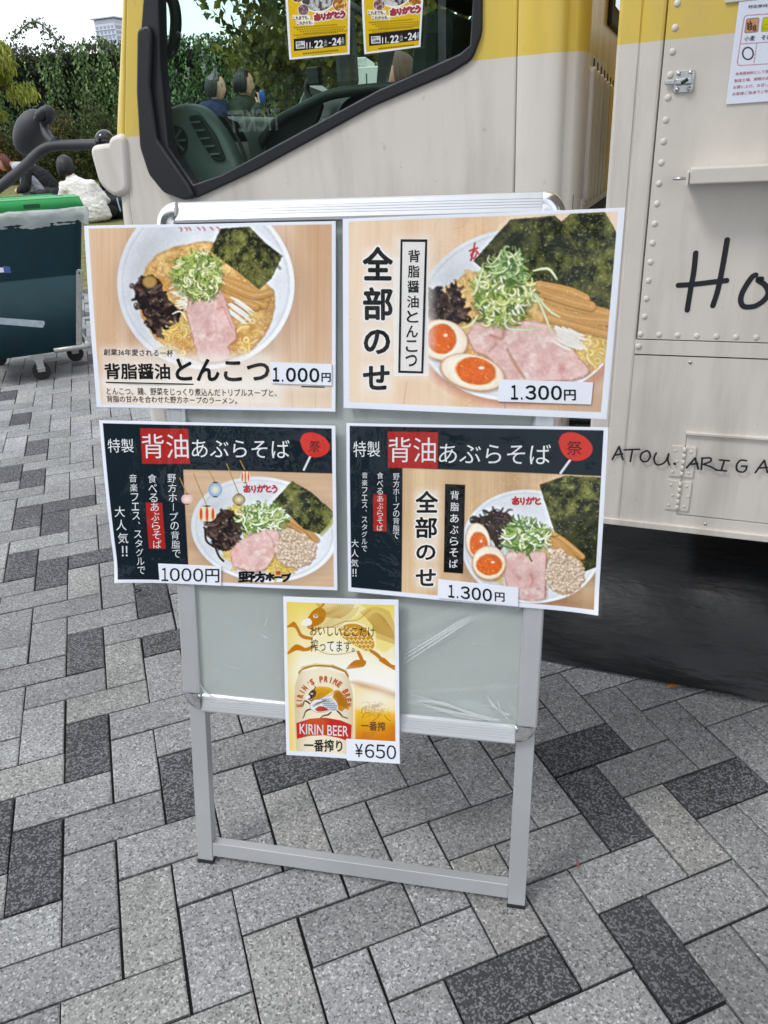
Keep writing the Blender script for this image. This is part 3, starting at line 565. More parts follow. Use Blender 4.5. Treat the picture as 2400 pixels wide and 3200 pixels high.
# ---- wheel and chassis
def wheel(x, y, name='wheel'):
    w = empty(name, (x, y, .36)); w.parent = truck
    pr = [(-.09, .2), (-.1, .26), (-.1, .32), (-.085, .352), (-.04, .36), (.04, .36), (.085, .352), (.1, .32), (.1, .26), (.09, .2)]
    loft('tyre', [[(r * math.cos(a), yy, r * math.sin(a)) for yy, r in pr] for a in np.linspace(0, 2 * math.pi, 41)], M_RUB, w)
    loft('rim', [[(r * math.cos(a), yy, r * math.sin(a)) for yy, r in ((-.09, .21), (-.07, .2), (-.03, .19), (-.02, .12), (-.06, .1), (-.06, .0))] for a in np.linspace(0, 2 * math.pi, 33)], M_STEEL, w)
wheel(-.72, .22); wheel(-.72, 1.55); wheel(1.9, .25); wheel(1.9, 1.5)
boxes('chassis_rail', [((-1.1, .5, .42), (3.2, .58, .58)), ((-1.1, 1.15, .42), (3.2, 1.23, .58))], M_CHAS, truck)
boxes('wheel_arch', [((-1.1, .1, .75), (-.3, .5, .78)), ((-1.1, 1.3, .75), (-.3, 1.68, .78))], M_CHAS, truck)
boxes('front_bumper', [((-1.30, .1, .38), (-1.2, 1.72, .6))], M_CREAM, truck, bevel=.03)
hlm = mat('headlight_glass', (.7, .72, .74), .1)
for yy in (.22, 1.5): boxes('headlight', [((-1.262, yy - .1, .72), (-1.235, yy + .14, .86))], hlm, truck, bevel=.02)
# ---- kitchen body
XB = .074; BZ = .381; BT = 2.5; XE = 3.3
kb = empty('kitchen_body', (0, 0, 0)); kb.parent = truck
boxes('box_shell', [((.32, .012, BZ + .002), (XE, 1.86, BT))], M_BODY, kb)
boxes('box_front_flange', [((XB + .004, .012, BZ + .002), (.319, .05, BT))], M_BODY, kb)
# corner post with a groove, full height
post = [(XB, .05), (XB, .006), (XB + .003, .002), (XB + .006, .0), (.113, .0), (.1155, .003), (.1185, .003), (.121, .0), (.152, .0), (.156, .0015), (.159, .008)]
loft('corner_post', [[(x, y, z) for x, y in post] for z in (BZ, .7, .802)], M_BODY, kb, smooth=False)
loft('corner_post', [[(x, y, z) for x, y in post] for z in (.802, 1.3, BT)], M_BODY, kb, smooth=False)
plate('riveted_panel', [[(.161, .8325), (XE, .8325), (XE, BT), (.161, BT)]], .0, .014, M_BODY, kb, bev=.0015)
plate('panel_strip', [[(.158, .7985), (XE, .7985), (XE, .828), (.158, .828)]], .0015, .012, M_CREAM, kb, bev=.001)
plate('panel_shadow_gap', [[(.152, .7935), (XE, .7935), (XE, .7985), (.152, .7985)], ], .006, .006, M_GAP, kb)
plate('panel_shadow_gap', [[(.161, .828), (XE, .828), (XE, .8325), (.161, .8325)]], .005, .006, M_GAP, kb)
plate('panel_shadow_gap', [[(.1565, .8), (.1605, .8), (.1605, BT), (.1565, BT)]], .006, .006, M_GAP, kb)
hx0, hz0, hx1, hz1 = .284, .4165, 1.25, .6215
plate('lower_panel', [[(.075, BZ), (XE, BZ), (XE, .7935), (.075, .7935)], [(hx0, hz0), (hx1, hz0), (hx1, hz1), (hx0, hz1)]], .0035, .010, M_CREAM, kb, bev=.001)
plate('bottom_lip', [[(.075, BZ - .004), (XE, BZ - .004), (XE, BZ + .008), (.075, BZ + .008)]], -.004, .012, M_CREAM, kb, bev=.002)
plate('hatch_gap', [[(hx0, hz0), (hx1, hz0), (hx1, hz1), (hx0, hz1)]], .010, .003, M_GAP, kb)
ht = empty('hatch', (0, 0, 0)); ht.parent = kb
plate('hatch_door', [[(hx0 + .003, hz0 + .004), (hx1 - .003, hz0 + .004), (hx1 - .003, hz1 - .005), (hx0 + .003, hz1 - .005)]], .004, .006, M_CREAM, ht, bev=.001)
plate('hatch_ledge', [[(hx0, hz1), (hx1, hz1), (hx1, hz1 + .004), (hx0, hz1 + .004)]], -.004, .01, M_CREAM, ht, bev=.001)
M_HGE = two_tone('hinge_paint', 99, .45, .5)
def screw(bm, x, z, y, r=.0035):
    g = bmesh.ops.create_uvsphere(bm, u_segments=10, v_segments=6, radius=r); bmesh.ops.transform(bm, matrix=Matrix.Translation((x, y, z)) @ Matrix.Diagonal((1, .5, 1, 1)), verts=g['verts'])
for z0, z1 in ((.517, .5905), (.4315, .5055)):
    hg = empty('hinge', (0, 0, 0)); hg.parent = ht
    plate('hinge_leaf', [rrect(.257, z0, .2825, z1, .002)], -.0005, .004, M_HGE, hg, bev=.0008); plate('hinge_leaf', [rrect(.2875, z0, .3085, z1, .002)], -.0005, .004, M_HGE, hg, bev=.0008)
    tubes('hinge_pin', [([(.285, -.002, z0 + (z1 - z0) * k / 5 + .0006), (.285, -.002, z0 + (z1 - z0) * (k + 1) / 5 - .0006)], .0034) for k in range(5)], M_HGE, hg, 10)
    bm = bmesh.new()
    for x in (.265, .299):
        for k in (.15, .5, .85): screw(bm, x + (.006 if abs(k - .5) < .1 else 0), z0 + (z1 - z0) * k, -.001, .0032)
    bm_obj('screws', bm, M_HGE, hg, smooth=True)
# rivets: a column down the panel edge and a row along its foot
bm = bmesh.new(); g_ = lambda x, z, r=.0065: screw(bm, x, z, .0006, r)
zz = 1.105 - .0373 * 6
z = .879
for k in range(43): g_(.1705 + (.0045 * min(1, max(0, (z - .85) / .4))), z); z += .0373
for k in range(75): g_(.166 + .0378 * k, .841)
g_(.164, .8145)
bm_obj('rivets', bm, M_CREAM, kb, smooth=True)
bm = bmesh.new()
for x, z in ((.132, .792 - .004), (.273, .783), (.351, .401), (.55, .783), (.63, .401), (.9, .783)): screw(bm, x, z, .003, .004)
bm_obj('panel_screws', bm, M_STEEL, kb, smooth=True)
# ---- latch
lt = empty('latch', (0, 0, 0)); lt.parent = kb
plate('latch_plate', [rrect(.184, 1.2965, .2165, 1.3315, .004)], -.004, .004, M_STEEL, lt, bev=.001)
boxes('latch_case', [((.186, -.012, 1.3085), (.2145, -.004, 1.3195))], M_STEEL, lt, bevel=.002)
boxes('latch_tongue', [((.1675, -.008, 1.3105), (.184, -.004, 1.318))], M_STEEL, lt, bevel=.0012)
tubes('latch_roller', [([(.196, -.014, 1.311), (.207, -.014, 1.317)], .003)], M_INTD, lt, 8)
bm = bmesh.new()
for x in (.190, .2105):
    for z in (1.301, 1.327): screw(bm, x, z, -.004, .0042)
bm_obj('latch_screws', bm, M_STEEL, lt, smooth=True)
# ---- folding shelf with its bolt
sh = empty('shelf', (0, 0, 0)); sh.parent = kb
SHD = .07; q0, q1, q2 = tl(2157, 526, -SHD), tl(2145, 577, -SHD), tl(2400, 512, -SHD)
boxes('shelf_board', [((q0[0], -SHD, q1[1]), (1.6, -.001, q0[1]))], M_CREAM, sh, bevel=.0025)
boxes('shelf_end', [((q0[0] - .005, -SHD - .003, q1[1] - .002), (q0[0] - .0004, -.001, q0[1] - .006))], M_CREAM, sh, bevel=.001)
zb_ = tl(2130, 558, -SHD * .5)[1]; tubes('shelf_bolt', [([(q0[0] - .03, -SHD * .5, zb_), (q0[0] - .003, -SHD * .5, zb_)], .0026)], M_STEEL, sh, 8)
boxes('recess_edge', [((.255, -.004, 1.430), (.31, .0, 1.437))], M_CREAM, kb, bevel=.001)
# ---- serving hatch swung up above the counter (shades the right of the scene)
hp = empty('serving_hatch', (0, 0, 0)); hp.parent = kb
loft('hatch_panel', [[(x, -.004, 1.74), (x, -1.35, 1.93), (x, -1.35, 1.97), (x, -.004, 1.78)] for x in (.30, 3.1)], M_CREAM, hp, closed=True, smooth=False, caps=True)
tubes('gas_strut', [([(x, -.004, 1.55), (x, -.7, 1.83)], .011) for x in (.9, 3.0)], M_STEEL, hp, 8)
boxes('hatch_lip', [((.30, -1.38, 1.90), (3.1, -1.352, 1.98))], M_CREAM, hp, bevel=.005)
# ---- painted lettering
M_INK = mat('letter_paint', (.012, .014, .02), .45)
def strokes(name, lst, y, m, parent, tf, seg=10):
    """flat brush strokes: each (points, width); tf maps drawing coordinates to truck (x, z)"""
    V, F = [], []; dy = 0
    for pts, w in lst:
        P = [Vector((*tf(*p), 0)) for p in (spline([(a, b, 0) for a, b in pts], 6) if len(pts) > 2 else [Vector((*p, 0)) for p in pts]) for p in [(p.x, p.y)]]
        dy += .00004; yy = y - dy; n = len(P); h = w / 2
        ds = [(P[min(i + 1, n - 1)] - P[max(i - 1, 0)]).normalized() for i in range(n)]
        o = []
        for i in range(n): o.append(P[i] + Vector((-ds[i].y, ds[i].x, 0)) * h)
        a0 = math.atan2(ds[-1].x, -ds[-1].y)
        for k in range(1, seg): a = math.atan2(ds[-1].x, -ds[-1].y) - math.pi * k / seg; o.append(P[-1] + Vector((math.cos(a), math.sin(a), 0)) * h)
        for i in range(n - 1, -1, -1): o.append(P[i] - Vector((-ds[i].y, ds[i].x, 0)) * h)
        for k in range(1, seg): a = math.atan2(-ds[0].x, ds[0].y) - math.pi * k / seg; o.append(P[0] + Vector((math.cos(a), math.sin(a), 0)) * h)
        b0 = len(V); V += [(q.x, yy, q.y) for q in o]; N = len(o)
        # strip of quads between the two sides plus fans for the caps
        L_ = list(range(n)); R_ = [n + seg - 1 + (n - 1 - i) for i in range(n)]
        for i in range(n - 1): F.append(tuple(b0 + q for q in (L_[i], R_[i], R_[i + 1], L_[i + 1])))
        F.append(tuple(b0 + q for q in range(n - 1, n + seg))); F.append(tuple(b0 + q for q in list(range(n + seg - 1 + n - 1, N)) + [0]))
    return mesh(name, V, F, m, parent)
cH = 350 / 1659
fH = lambda x, y: tl(2050 + x * cH, 700 + y * cH, -.0006)
wH = .0105
strokes('lettering', [([(588, 430), (560, 700), (515, 950), (462, 1275)], wH), ([(1055, 235), (985, 640), (915, 980), (842, 1210)], wH), ([(330, 908), (560, 893), (880, 855), (1045, 838)], wH),
    ([(1475, 757), (1420, 790), (1330, 920), (1270, 1040), (1255, 1140), (1290, 1215), (1370, 1230), (1480, 1210), (1600, 1130), (1660, 1040), (1650, 960), (1600, 890), (1510, 830), (1560, 815)], wH)]
    + [([(1800, 780), (1830, 1000), (1850, 1240)], wH), ([(1810, 800), (1950, 770), (2010, 900), (1900, 1010), (1850, 1020)], wH), ([(2120, 1060), (2290, 1010), (2250, 860), (2130, 930), (2110, 1100), (2200, 1200), (2330, 1150)], wH)], -.0006, M_INK, kb, fH)
fA = lambda x, y: tl(1750 + x * .6103, 900 + y * .6103, -.0045)
wA = .0042
strokes('lettering', [([(268, 878), (303, 812)], wA), ([(303, 812), (322, 879)], wA), ([(282, 856), (320, 850)], wA), ([(329, 829), (408, 826)], wA), ([(371, 829), (360, 888)], wA),
    ([(446, 833), (420, 845), (412, 870), (425, 888), (448, 885), (462, 862), (456, 840), (444, 833)], wA), ([(493, 845), (482, 872), (490, 900), (512, 905), (540, 888), (557, 850)], wA), ([(557, 850), (552, 880), (560, 905)], wA), ([(586, 899), (589, 901)], wA * 1.3),
    ([(648, 921), (692, 870)], wA), ([(692, 870), (708, 926)], wA), ([(664, 903), (704, 899)], wA), ([(728, 870), (724, 928)], wA), ([(726, 872), (768, 870), (770, 888), (730, 903)], wA), ([(732, 902), (765, 912), (800, 930)], wA),
    ([(842, 882), (826, 932)], wA), ([(818, 880), (866, 884)], wA), ([(800, 932), (852, 936)], wA), ([(955, 884), (925, 882), (905, 905), (908, 934), (935, 942), (952, 930), (955, 912)], wA), ([(930, 912), (957, 912)], wA),
    ([(1000, 945), (1046, 882)], wA), ([(1046, 882), (1062, 944)], wA), ([(1016, 922), (1060, 918)], wA), ([(1080, 888), (1150, 896)], wA), ([(1115, 892), (1105, 950)], wA)], -.0045, M_INK, kb, fA)
# ---- black tarpaulin skirt hung under the body, its foot lying on the paving
tarp_m = mat('tarp_sheet', (.011, .0115, .0135), .5, bump=.9, bscale=16, var=.35, vscale=14, spec=.5, stretch=(.5, 1, 1.6))
def tarp():
    root = empty('tarpaulin', TP0, 0, 'black tarpaulin skirt hanging under the truck body down to the paving', 'tarpaulin'); root.matrix_world = TM
    prof = [(-.10, .004), (-.097, .012), (-.085, .05), (-.06, .10), (-.02, .15), (.04, .195), (.13, .225), (.25, .24), (.42, .23)]
    xs = np.linspace(-1.29, 3.2, 180); rows = []; rng = random.Random(4)
    ph = [rng.uniform(0, 6) for _ in range(8)]
    for x in xs:
        k = float(np.interp(x, [-1.29, -1.0, -.5, .0], [.06, .1, .6, 1])); row = []
        for i, (y, z) in enumerate(prof):
            t = i / 8; w = .016 * math.sin(x * 9 + ph[0] + t * 4) * math.sin(t * 5 + x * 2) + .008 * math.sin(x * 23 + t * 9 + ph[1]) + .009 * math.sin(z * 75 + x * 3 + 2 * math.sin(x * 5))
            w *= min(1, t * 4)
            yy = y + w; zz_ = z * k + (0 if i == 0 else .003) + abs(w) * .3
            if k < .7: yy = yy * (k / .7) + (1 - k / .7) * (-.14 + (y + .10) * .35 + .012 * math.sin(x * 8))
            row.append((x, yy, zz_))
        rows.append(row)
    loft('sheet', rows, tarp_m, root)
    em = mat('eyelet_metal', (.05, .05, .055), .35, .8)
    lst = []
    for px, py in ((2288, 2138), (430, 1846)):
        g = TMI @ ground(px, py, .02)
        lst.append(([(g.x + .008 * math.cos(a), g.y - (.012 if px > 1000 else 0), g.z + (.008 * math.sin(a) if px > 1000 else .0)) if px > 1000 else (g.x + .009 * math.cos(a), g.y + .009 * math.sin(a), g.z + .002) for a in np.linspace(0, 6.2832, 17)], .003))
    tubes('eyelet', [lst[0]], em, root, 6); tubes('eyelet', [lst[1]], em, root, 6)
tarp()
# ================================================================== PRINTED SHEETS: painter working on a per-vertex grid
def vnoise(x, y, seed=0):
    xi = np.floor(x).astype(np.int64); yi = np.floor(y).astype(np.int64); fx = x - xi; fy = y - yi; fx = fx * fx * (3 - 2 * fx); fy = fy * fy * (3 - 2 * fy)
    def h(a, b):
        n = (a * 374761393 + b * 668265263 + seed * 1442695041) & 0x7fffffff; n = ((n ^ (n >> 13)) * 1274126177) & 0x7fffffff; return ((n ^ (n >> 16)) & 0xffff) / 65535.
    return (h(xi, yi) * (1 - fx) + h(xi + 1, yi) * fx) * (1 - fy) + (h(xi, yi + 1) * (1 - fx) + h(xi + 1, yi + 1) * fx) * fy
def fbm(x, y, s, seed=0, oct=4):
    t = 0; a = .5
    for k in range(oct): t = t + a * vnoise(x / s, y / s, seed + k * 17); s = s / 2.03; a *= .5
    return t / (1 - .5 ** oct)
class Paint:
    def __init__(self, X, Y, U, V, seed=1):
        self.X, self.Y, self.U, self.V = X, Y, U, V; self.C = np.ones((len(X), 3)); self.rng = np.random.default_rng(seed); self.px = float(np.abs(np.diff(X[:50])).mean())
    def n(self, s, seed=0, oct=4): return fbm(self.X, self.Y, s, seed, oct)
    def over(self, col, m, idx=None):
        if not isinstance(col, np.ndarray): col = np.array(lin(col))
        m = np.clip(m, 0, 1)[:, None]
        if idx is None: self.C = self.C * (1 - m) + col * m
        else: self.C[idx] = self.C[idx] * (1 - m) + col * m
    def mult(self, k, m=1.):
        k = 1 + (np.asarray(k) - 1) * m; self.C = self.C * (k[:, None] if k.ndim == 1 else k)
    def box(self, x0, y0, x1, y1, pad=0): return np.nonzero((self.X > x0 - pad) & (self.X < x1 + pad) & (self.Y > y0 - pad) & (self.Y < y1 + pad))[0]
    def sd_poly(self, pts, idx=None):
        x, y = (self.X, self.Y) if idx is None else (self.X[idx], self.Y[idx]); d = np.full(len(x), 1e9); ins = np.zeros(len(x), bool); n = len(pts)
        for i in range(n):
            (ax, ay), (bx, by) = pts[i], pts[(i + 1) % n]; ex, ey = bx - ax, by - ay; t = np.clip(((x - ax) * ex + (y - ay) * ey) / (ex * ex + ey * ey + 1e-9), 0, 1)
            d = np.minimum(d, (x - ax - t * ex) ** 2 + (y - ay - t * ey) ** 2)
            c = ((ay > y) != (by > y)); ins ^= c & (x < ex * (y - ay) / (ey if abs(ey) > 1e-9 else 1e-9) + ax)
        d = np.sqrt(d); return np.where(ins, -d, d)
    def poly(self, pts, col, soft=None, curve=False, rough=0, rs=20, op=1.):
        if curve: pts = [(p.x, p.y) for p in spline([(a, b, 0) for a, b in list(pts) + [pts[0]]], 6)][:-1]
        s = soft or self.px * .7; xs = [p[0] for p in pts]; ys = [p[1] for p in pts]; idx = self.box(min(xs), min(ys), max(xs), max(ys), s * 2 + rough * 2)
        d = self.sd_poly(pts, idx)
        if rough: d = d + (fbm(self.X[idx], self.Y[idx], rs, 91) - .5) * rough * 2
        m = np.clip(.5 - d / (2 * s), 0, 1) * op
        self.over(col[idx] if isinstance(col, np.ndarray) and col.ndim == 2 else col, m, idx); return idx, d, m
    def ell(self, cx, cy, rx, ry, col, ang=0, soft=None, op=1., rough=0, rs=20):
        s = soft or self.px * .7; r = max(rx, ry) + s * 2 + rough; idx = self.box(cx - r, cy - r, cx + r, cy + r); x = self.X[idx] - cx; y = self.Y[idx] - cy; c, n_ = math.cos(R(ang)), math.sin(R(ang)); u = (x * c + y * n_) / rx; v = (-x * n_ + y * c) / ry
        q = np.sqrt(u * u + v * v); d = (q - 1) * min(rx, ry)
        if rough: d = d + (fbm(self.X[idx], self.Y[idx], rs, 55) - .5) * rough * 2
        m = np.clip(.5 - d / (2 * s), 0, 1) * op; self.over(col[idx] if isinstance(col, np.ndarray) and col.ndim == 2 else col, m, idx); return idx, q, m
    def line(self, pts, w, col, soft=None, op=1., taper=0., hl=None):
        """round brush stroke; hl = colour of a soft highlight running along its middle"""
        if len(pts) > 2: pts = [(p.x, p.y) for p in spline([(a, b, 0) for a, b in pts], 5)]
        s = soft or self.px * .7; xs = [p[0] for p in pts]; ys = [p[1] for p in pts]; idx = self.box(min(xs), min(ys), max(xs), max(ys), w + s * 2)
        if not len(idx): return
        x, y = self.X[idx], self.Y[idx]; best = np.full(len(idx), 1e9); n = len(pts) - 1
        for i in range(n):
            (ax, ay), (bx, by) = pts[i], pts[i + 1]; ex, ey = bx - ax, by - ay; t = np.clip(((x - ax) * ex + (y - ay) * ey) / (ex * ex + ey * ey + 1e-9), 0, 1)
            k = (i + t) / n; d = np.hypot(x - ax - t * ex, y - ay - t * ey) - w * .5 * (1 - taper * np.abs(2 * k - 1) ** 2); best = np.minimum(best, d)
        m = np.clip(.5 - best / (2 * s), 0, 1) * op; self.over(col, m, idx)
        if hl is not None: self.over(hl, np.clip(-best / (w * .5) - .45, 0, 1) * 1.2 * op, idx)
    # ---- printed food
    def wood(self, base, lite, vert=True, s=60, seed=3):
        a, b = (self.X, self.Y) if vert else (self.Y, self.X); g = fbm(a * 1.0 + 12 * fbm(a, b, 260, seed), b * .06, s, seed, 5); f = fbm(a, b * .02, 9, seed + 4, 3); t = np.clip(g * 1.5 - .3 + (f - .5) * .35, 0, 1)[:, None]
        self.C = np.array(lin(base)) * (1 - t) + np.array(lin(lite)) * t
    def bowl(self, cx, cy, rx, ry, ang=0, rim=.07):
        idx, q, m = self.ell(cx, cy, rx, ry, (236, 240, 245), ang, soft=3)
        u = (self.X[idx] - cx) / rx; v = (self.Y[idx] - cy) / ry
        sh = np.clip(.93 - .30 * np.clip(-u * .9 + v * .25, 0, 1) * (q < 1 - rim) * np.clip((1 - rim - q) * 6, 0, 1) + .06 * u, .5, 1.05); self.C[idx] *= (1 - m + m * sh)[:, None]
        ring = np.exp(-((q - (1 - rim)) / .012) ** 2) * m; self.C[idx] *= (1 - .13 * ring)[:, None]; self.over((252, 253, 255), np.exp(-((q - (1 - rim * .45)) / .02) ** 2) * m * np.clip(.4 + u * .9 + v * .5, 0, .9), idx)
    def soup(self, pts, a, b, c):
        n1 = self.n(46, 5, 5); n2 = self.n(11, 8); n3 = self.n(120, 15, 3); A_, B_, C_ = (np.array(lin(q)) for q in (a, b, c)); t = np.clip((n1 - .5) * 2.0 + .45 + (n3 - .5) * .8, 0, 1)[:, None]; col = A_ * (1 - t) + B_ * t; col = col * (1 + (n2[:, None] - .5) * .34)
        sp = np.clip(self.n(9, 33, 2) * 4 - 2.7, 0, 1)[:, None]; col = col * (1 - sp * .65) + np.array(lin((255, 244, 206))) * sp * .65; dk = np.clip(self.n(26, 71, 3) * 4 - 2.75, 0, 1)[:, None]; col = col * (1 - dk * .30)
        idx, d, m = self.poly(pts, np.clip(col, 0, 1), soft=6, curve=True, rough=10, rs=50)
        self.over((168, 112, 56), np.clip(1 - np.abs(d + 8) / 11, 0, 1) * .35, idx)
    def noodles(self, cx, cy, rx, ry, n, w, cols, edge, L=120, ang=0):
        for _ in range(n):
            a, r = self.rng.uniform(0, 6.28), self.rng.uniform(0, 1) ** .5; x, y = cx + rx * r * math.cos(a), cy + ry * r * math.sin(a); d = ang + self.rng.normal() * 1.2; k = self.rng.normal() * 1.5; p = [(x, y)]; l = L * self.rng.uniform(.4, .8)
            for _s in range(4): x += math.cos(d) * l / 4; y += math.sin(d) * l / 4; d += k * .6; p.append((x, y))
            c = np.array(cols[self.rng.integers(len(cols))]) * self.rng.uniform(.9, 1.04); c = tuple(np.clip(c, 0, 255))
            self.line(p, w * 1.3, edge, soft=w * .3, op=.5, taper=.2); self.line(p, w, c, soft=w * .25, hl=(255, 240, 186), taper=.2)
    def negi(self, cx, cy, rx, ry, n, w, up=0., L=110, wild=1., cols=None):
        """heap of shredded spring onion"""
        self.ell(cx, cy + ry * .25, rx * .85, ry * .8, (112, 116, 52), soft=rx * .16, rough=rx * .15, rs=30, op=.85)
        cols = cols or [(150, 172, 84), (116, 148, 62), (190, 206, 118), (218, 226, 160), (240, 242, 214), (172, 190, 92), (84, 118, 50), (228, 230, 178), (206, 214, 140)]
        for i in range(int(n * 1.7)):
            f = i / (n * 1.7); a, r = self.rng.uniform(0, 6.28), self.rng.uniform(0, 1) ** .55; x, y = cx + rx * r * math.cos(a) * .85, cy + ry * r * math.sin(a) * .9; d = self.rng.uniform(0, 3.14); k = self.rng.normal() * 1.7 * wild; l = L * self.rng.uniform(.3, .8); p = [(x - math.cos(d) * l / 2, y - math.sin(d) * l / 2)]; X, Y = p[0]
            for _s in range(4): X += math.cos(d) * l / 4; Y += math.sin(d) * l / 4; d += k * .5; p.append((X, Y))
            c = np.array(cols[self.rng.integers(len(cols))], float); ww = w * self.rng.uniform(.45, 1.1)
            if f < .4: c = c * .66 + np.array((20, 22, 4))
            self.line([(q[0] + 2, q[1] + 4) for q in p], ww * 1.3, (66, 76, 30), op=.30, soft=4, taper=.4); self.line(p, ww, tuple(c), taper=.4, soft=w * .2, hl=tuple(np.minimum(255, c + 30)))
    def kikurage(self, pts, n, w, L=110, base=(44, 33, 31)):
        self.poly(pts, base, soft=5, curve=True, rough=18, rs=26); xs = [p[0] for p in pts]; ys = [p[1] for p in pts]; k_ = 0
        while k_ < n * 1.6:
            x, y = self.rng.uniform(min(xs), max(xs)), self.rng.uniform(min(ys), max(ys)); ins = False
            for i in range(len(pts)):
                (ax, ay), (bx, by) = pts[i], pts[i - 1]
                if (ay > y) != (by > y) and x < (bx - ax) * (y - ay) / (by - ay) + ax: ins = not ins
            k_ += .2
            if not ins: continue
            k_ += .8; d = self.rng.uniform(0, 6.28); k = self.rng.normal() * 1.5; l = L * self.rng.uniform(.25, .7); p = [(x - math.cos(d) * l / 2, y - math.sin(d) * l / 2)]; x, y = p[0]
            for _s in range(4): x += math.cos(d) * l / 4; y += math.sin(d) * l / 4; d += k * .6; p.append((x, y))
            c = [(36, 27, 27), (70, 53, 47), (24, 19, 20), (100, 80, 70), (52, 38, 34)][self.rng.integers(5)]; self.line(p, w * self.rng.uniform(.6, 1.5), c, taper=.4, soft=w * .25, hl=tuple(v + 30 for v in c))
            if self.rng.random() < .22: self.line([(p[2][0], p[2][1]), (p[2][0] + 8, p[2][1] + 5)], 3.2, (206, 198, 192), op=.75, soft=2)
    def nori(self, pts, lite=.5, seed=7):
        n1 = self.n(44, seed); n2 = self.n(9, seed + 3, 3); t = np.clip(n1 * 1.9 - .65 + (n2 - .5) * .7, 0, 1)[:, None] * lite; col = np.array(lin((36, 42, 30))) * (1 - t) + np.array(lin((150, 152, 78))) * t; sp = np.clip(n2 * 4 - 2.75, 0, 1)[:, None]; col = col * (1 - sp * .6) + np.array(lin((206, 208, 150))) * sp * .6
        self.poly(pts, col, rough=3, rs=10, soft=2.5)
    def chashu(self, pts, seed=9, edge=(176, 112, 78)):
        n1 = self.n(60, seed); n2 = self.n(13, seed + 2); t = np.clip(n1 * 1.6 - .3, 0, 1)[:, None]; col = np.array(lin((224, 176, 168))) * (1 - t) + np.array(lin((238, 206, 200))) * t; f = np.clip(self.n(46, seed + 5, 5) * 5 - 2.95, 0, 1)[:, None]; col = col * (1 - f * .55) + np.array(lin((246, 232, 222))) * f * .55; r = np.clip(self.n(70, seed + 9, 4) * 5 - 3.3, 0, 1)[:, None]; col = col * (1 - r * .5) + np.array(lin((206, 120, 124))) * r * .5; col = col * (1 + (n2[:, None] - .5) * .22)
        self.poly([(x + 5, y + 9) for x, y in pts], (120, 84, 50), soft=9, curve=True, op=.55)
        idx, d, m = self.poly(pts, np.clip(col, 0, 1), soft=3, curve=True, rough=7, rs=30); e = np.clip(1 - np.abs(d + 4) / 6, 0, 1) * m * .75 * np.clip(fbm(self.X[idx], self.Y[idx], 50, 71) * 3 - .8, 0, 1); self.over(edge, e, idx)
    def menma(self, lst, w):
        for p in lst:
            self.line([(x + 2, y + 6) for x, y in p], w * 1.1, (128, 88, 40), soft=5, op=.6); self.line(p, w, (212, 160, 92), soft=3, hl=(232, 190, 128)); n = self.rng.normal
            for k in range(5): o = n() * w * .3; self.line([(x, y + o) for x, y in p], 1.8, (180, 126, 66), op=.6)
    def egg(self, cx, cy, rx, ry, yx, yy, yrx, yry, ang=0, yang=0):
        self.ell(cx + 3, cy + 8, rx, ry, (120, 84, 54), ang, soft=9, op=.6); self.ell(cx, cy, rx, ry, (204, 158, 112), ang, soft=2.5)
        self.ell(cx + 1, cy - ry * .03, rx * .955, ry * .94, (240, 222, 198), ang, soft=4); self.ell(cx, cy - ry * .06, rx * .84, ry * .82, (247, 237, 222), ang, soft=10)
        t = self.n(16, 44); col = np.array(lin((216, 88, 28)))[None] * (1 - t[:, None]) + np.array(lin((240, 128, 48)))[None] * t[:, None]
        self.ell(yx, yy, yrx * 1.06, yry * 1.06, (243, 190, 120), yang, soft=4, rough=4, rs=18); self.ell(yx, yy, yrx, yry, col, yang, soft=3, rough=5, rs=20); self.ell(yx + yrx * .1, yy - yry * .1, yrx * .6, yry * .6, (238, 104, 38), yang, soft=yrx * .25, op=.5)
        for _ in range(9): a = self.rng.uniform(0, 6.28); r = self.rng.uniform(.4, .9); self.ell(yx + yrx * r * math.cos(a), yy + yry * r * math.sin(a), 3.2, 2.6, (250, 196, 112), op=.8)
        self.ell(yx + yrx * .28, yy - yry * .25, yrx * .13, yry * .1, (255, 238, 214), soft=3, op=.95)
    def mince(self, cx, cy, rx, ry, n, s):
        self.ell(cx, cy + ry * .1, rx * 1.02, ry, (186, 148, 112), soft=8, rough=20, rs=24)
        for _ in range(int(n * 2)):
            a, r = self.rng.uniform(0, 6.28), self.rng.uniform(0, 1) ** .55; x, y = cx + rx * r * math.cos(a), cy + ry * r * math.sin(a); q = s * self.rng.uniform(.35, .95); g = self.rng.uniform(-18, 8); an = self.rng.uniform(0, 180)
            self.ell(x + 2, y + 3, q * 1.1, q * .9, (164, 124, 90), an, soft=3, op=.55, rough=3, rs=7); self.ell(x, y, q, q * .72, (230 + g, 208 + g, 182 + g), an, soft=2.5, rough=3, rs=7); self.ell(x - q * .2, y - q * .25, q * .45, q * .35, (250, 240, 224), soft=2.5, op=.8)
    def photo(self, sd, cx, cy, rx, ry):
        """uneven studio light and fine mottling of the printed photograph"""
        m = np.clip((1.04 - np.hypot((self.X - cx) / rx, (self.Y - cy) / ry)) * 12, 0, 1); nu, nv = self.res; A = self.C.reshape(nv, nu, 3); sh = lambda a, i, j: np.roll(np.roll(a, i, 0), j, 1)
        Bl = (A * 4 + sh(A, 1, 0) * 2 + sh(A, -1, 0) * 2 + sh(A, 0, 1) * 2 + sh(A, 0, -1) * 2 + sh(A, 1, 1) + sh(A, -1, -1) + sh(A, 1, -1) + sh(A, -1, 1)) / 16
        Lm = Bl.mean(2) ** .5; W = Lm.copy()
        for i in (1, 2, 3, 5, 7): W = (W + sh(W, i, 0) + sh(W, -i, 0) + sh(W, 0, i) + sh(W, 0, -i)) / 5
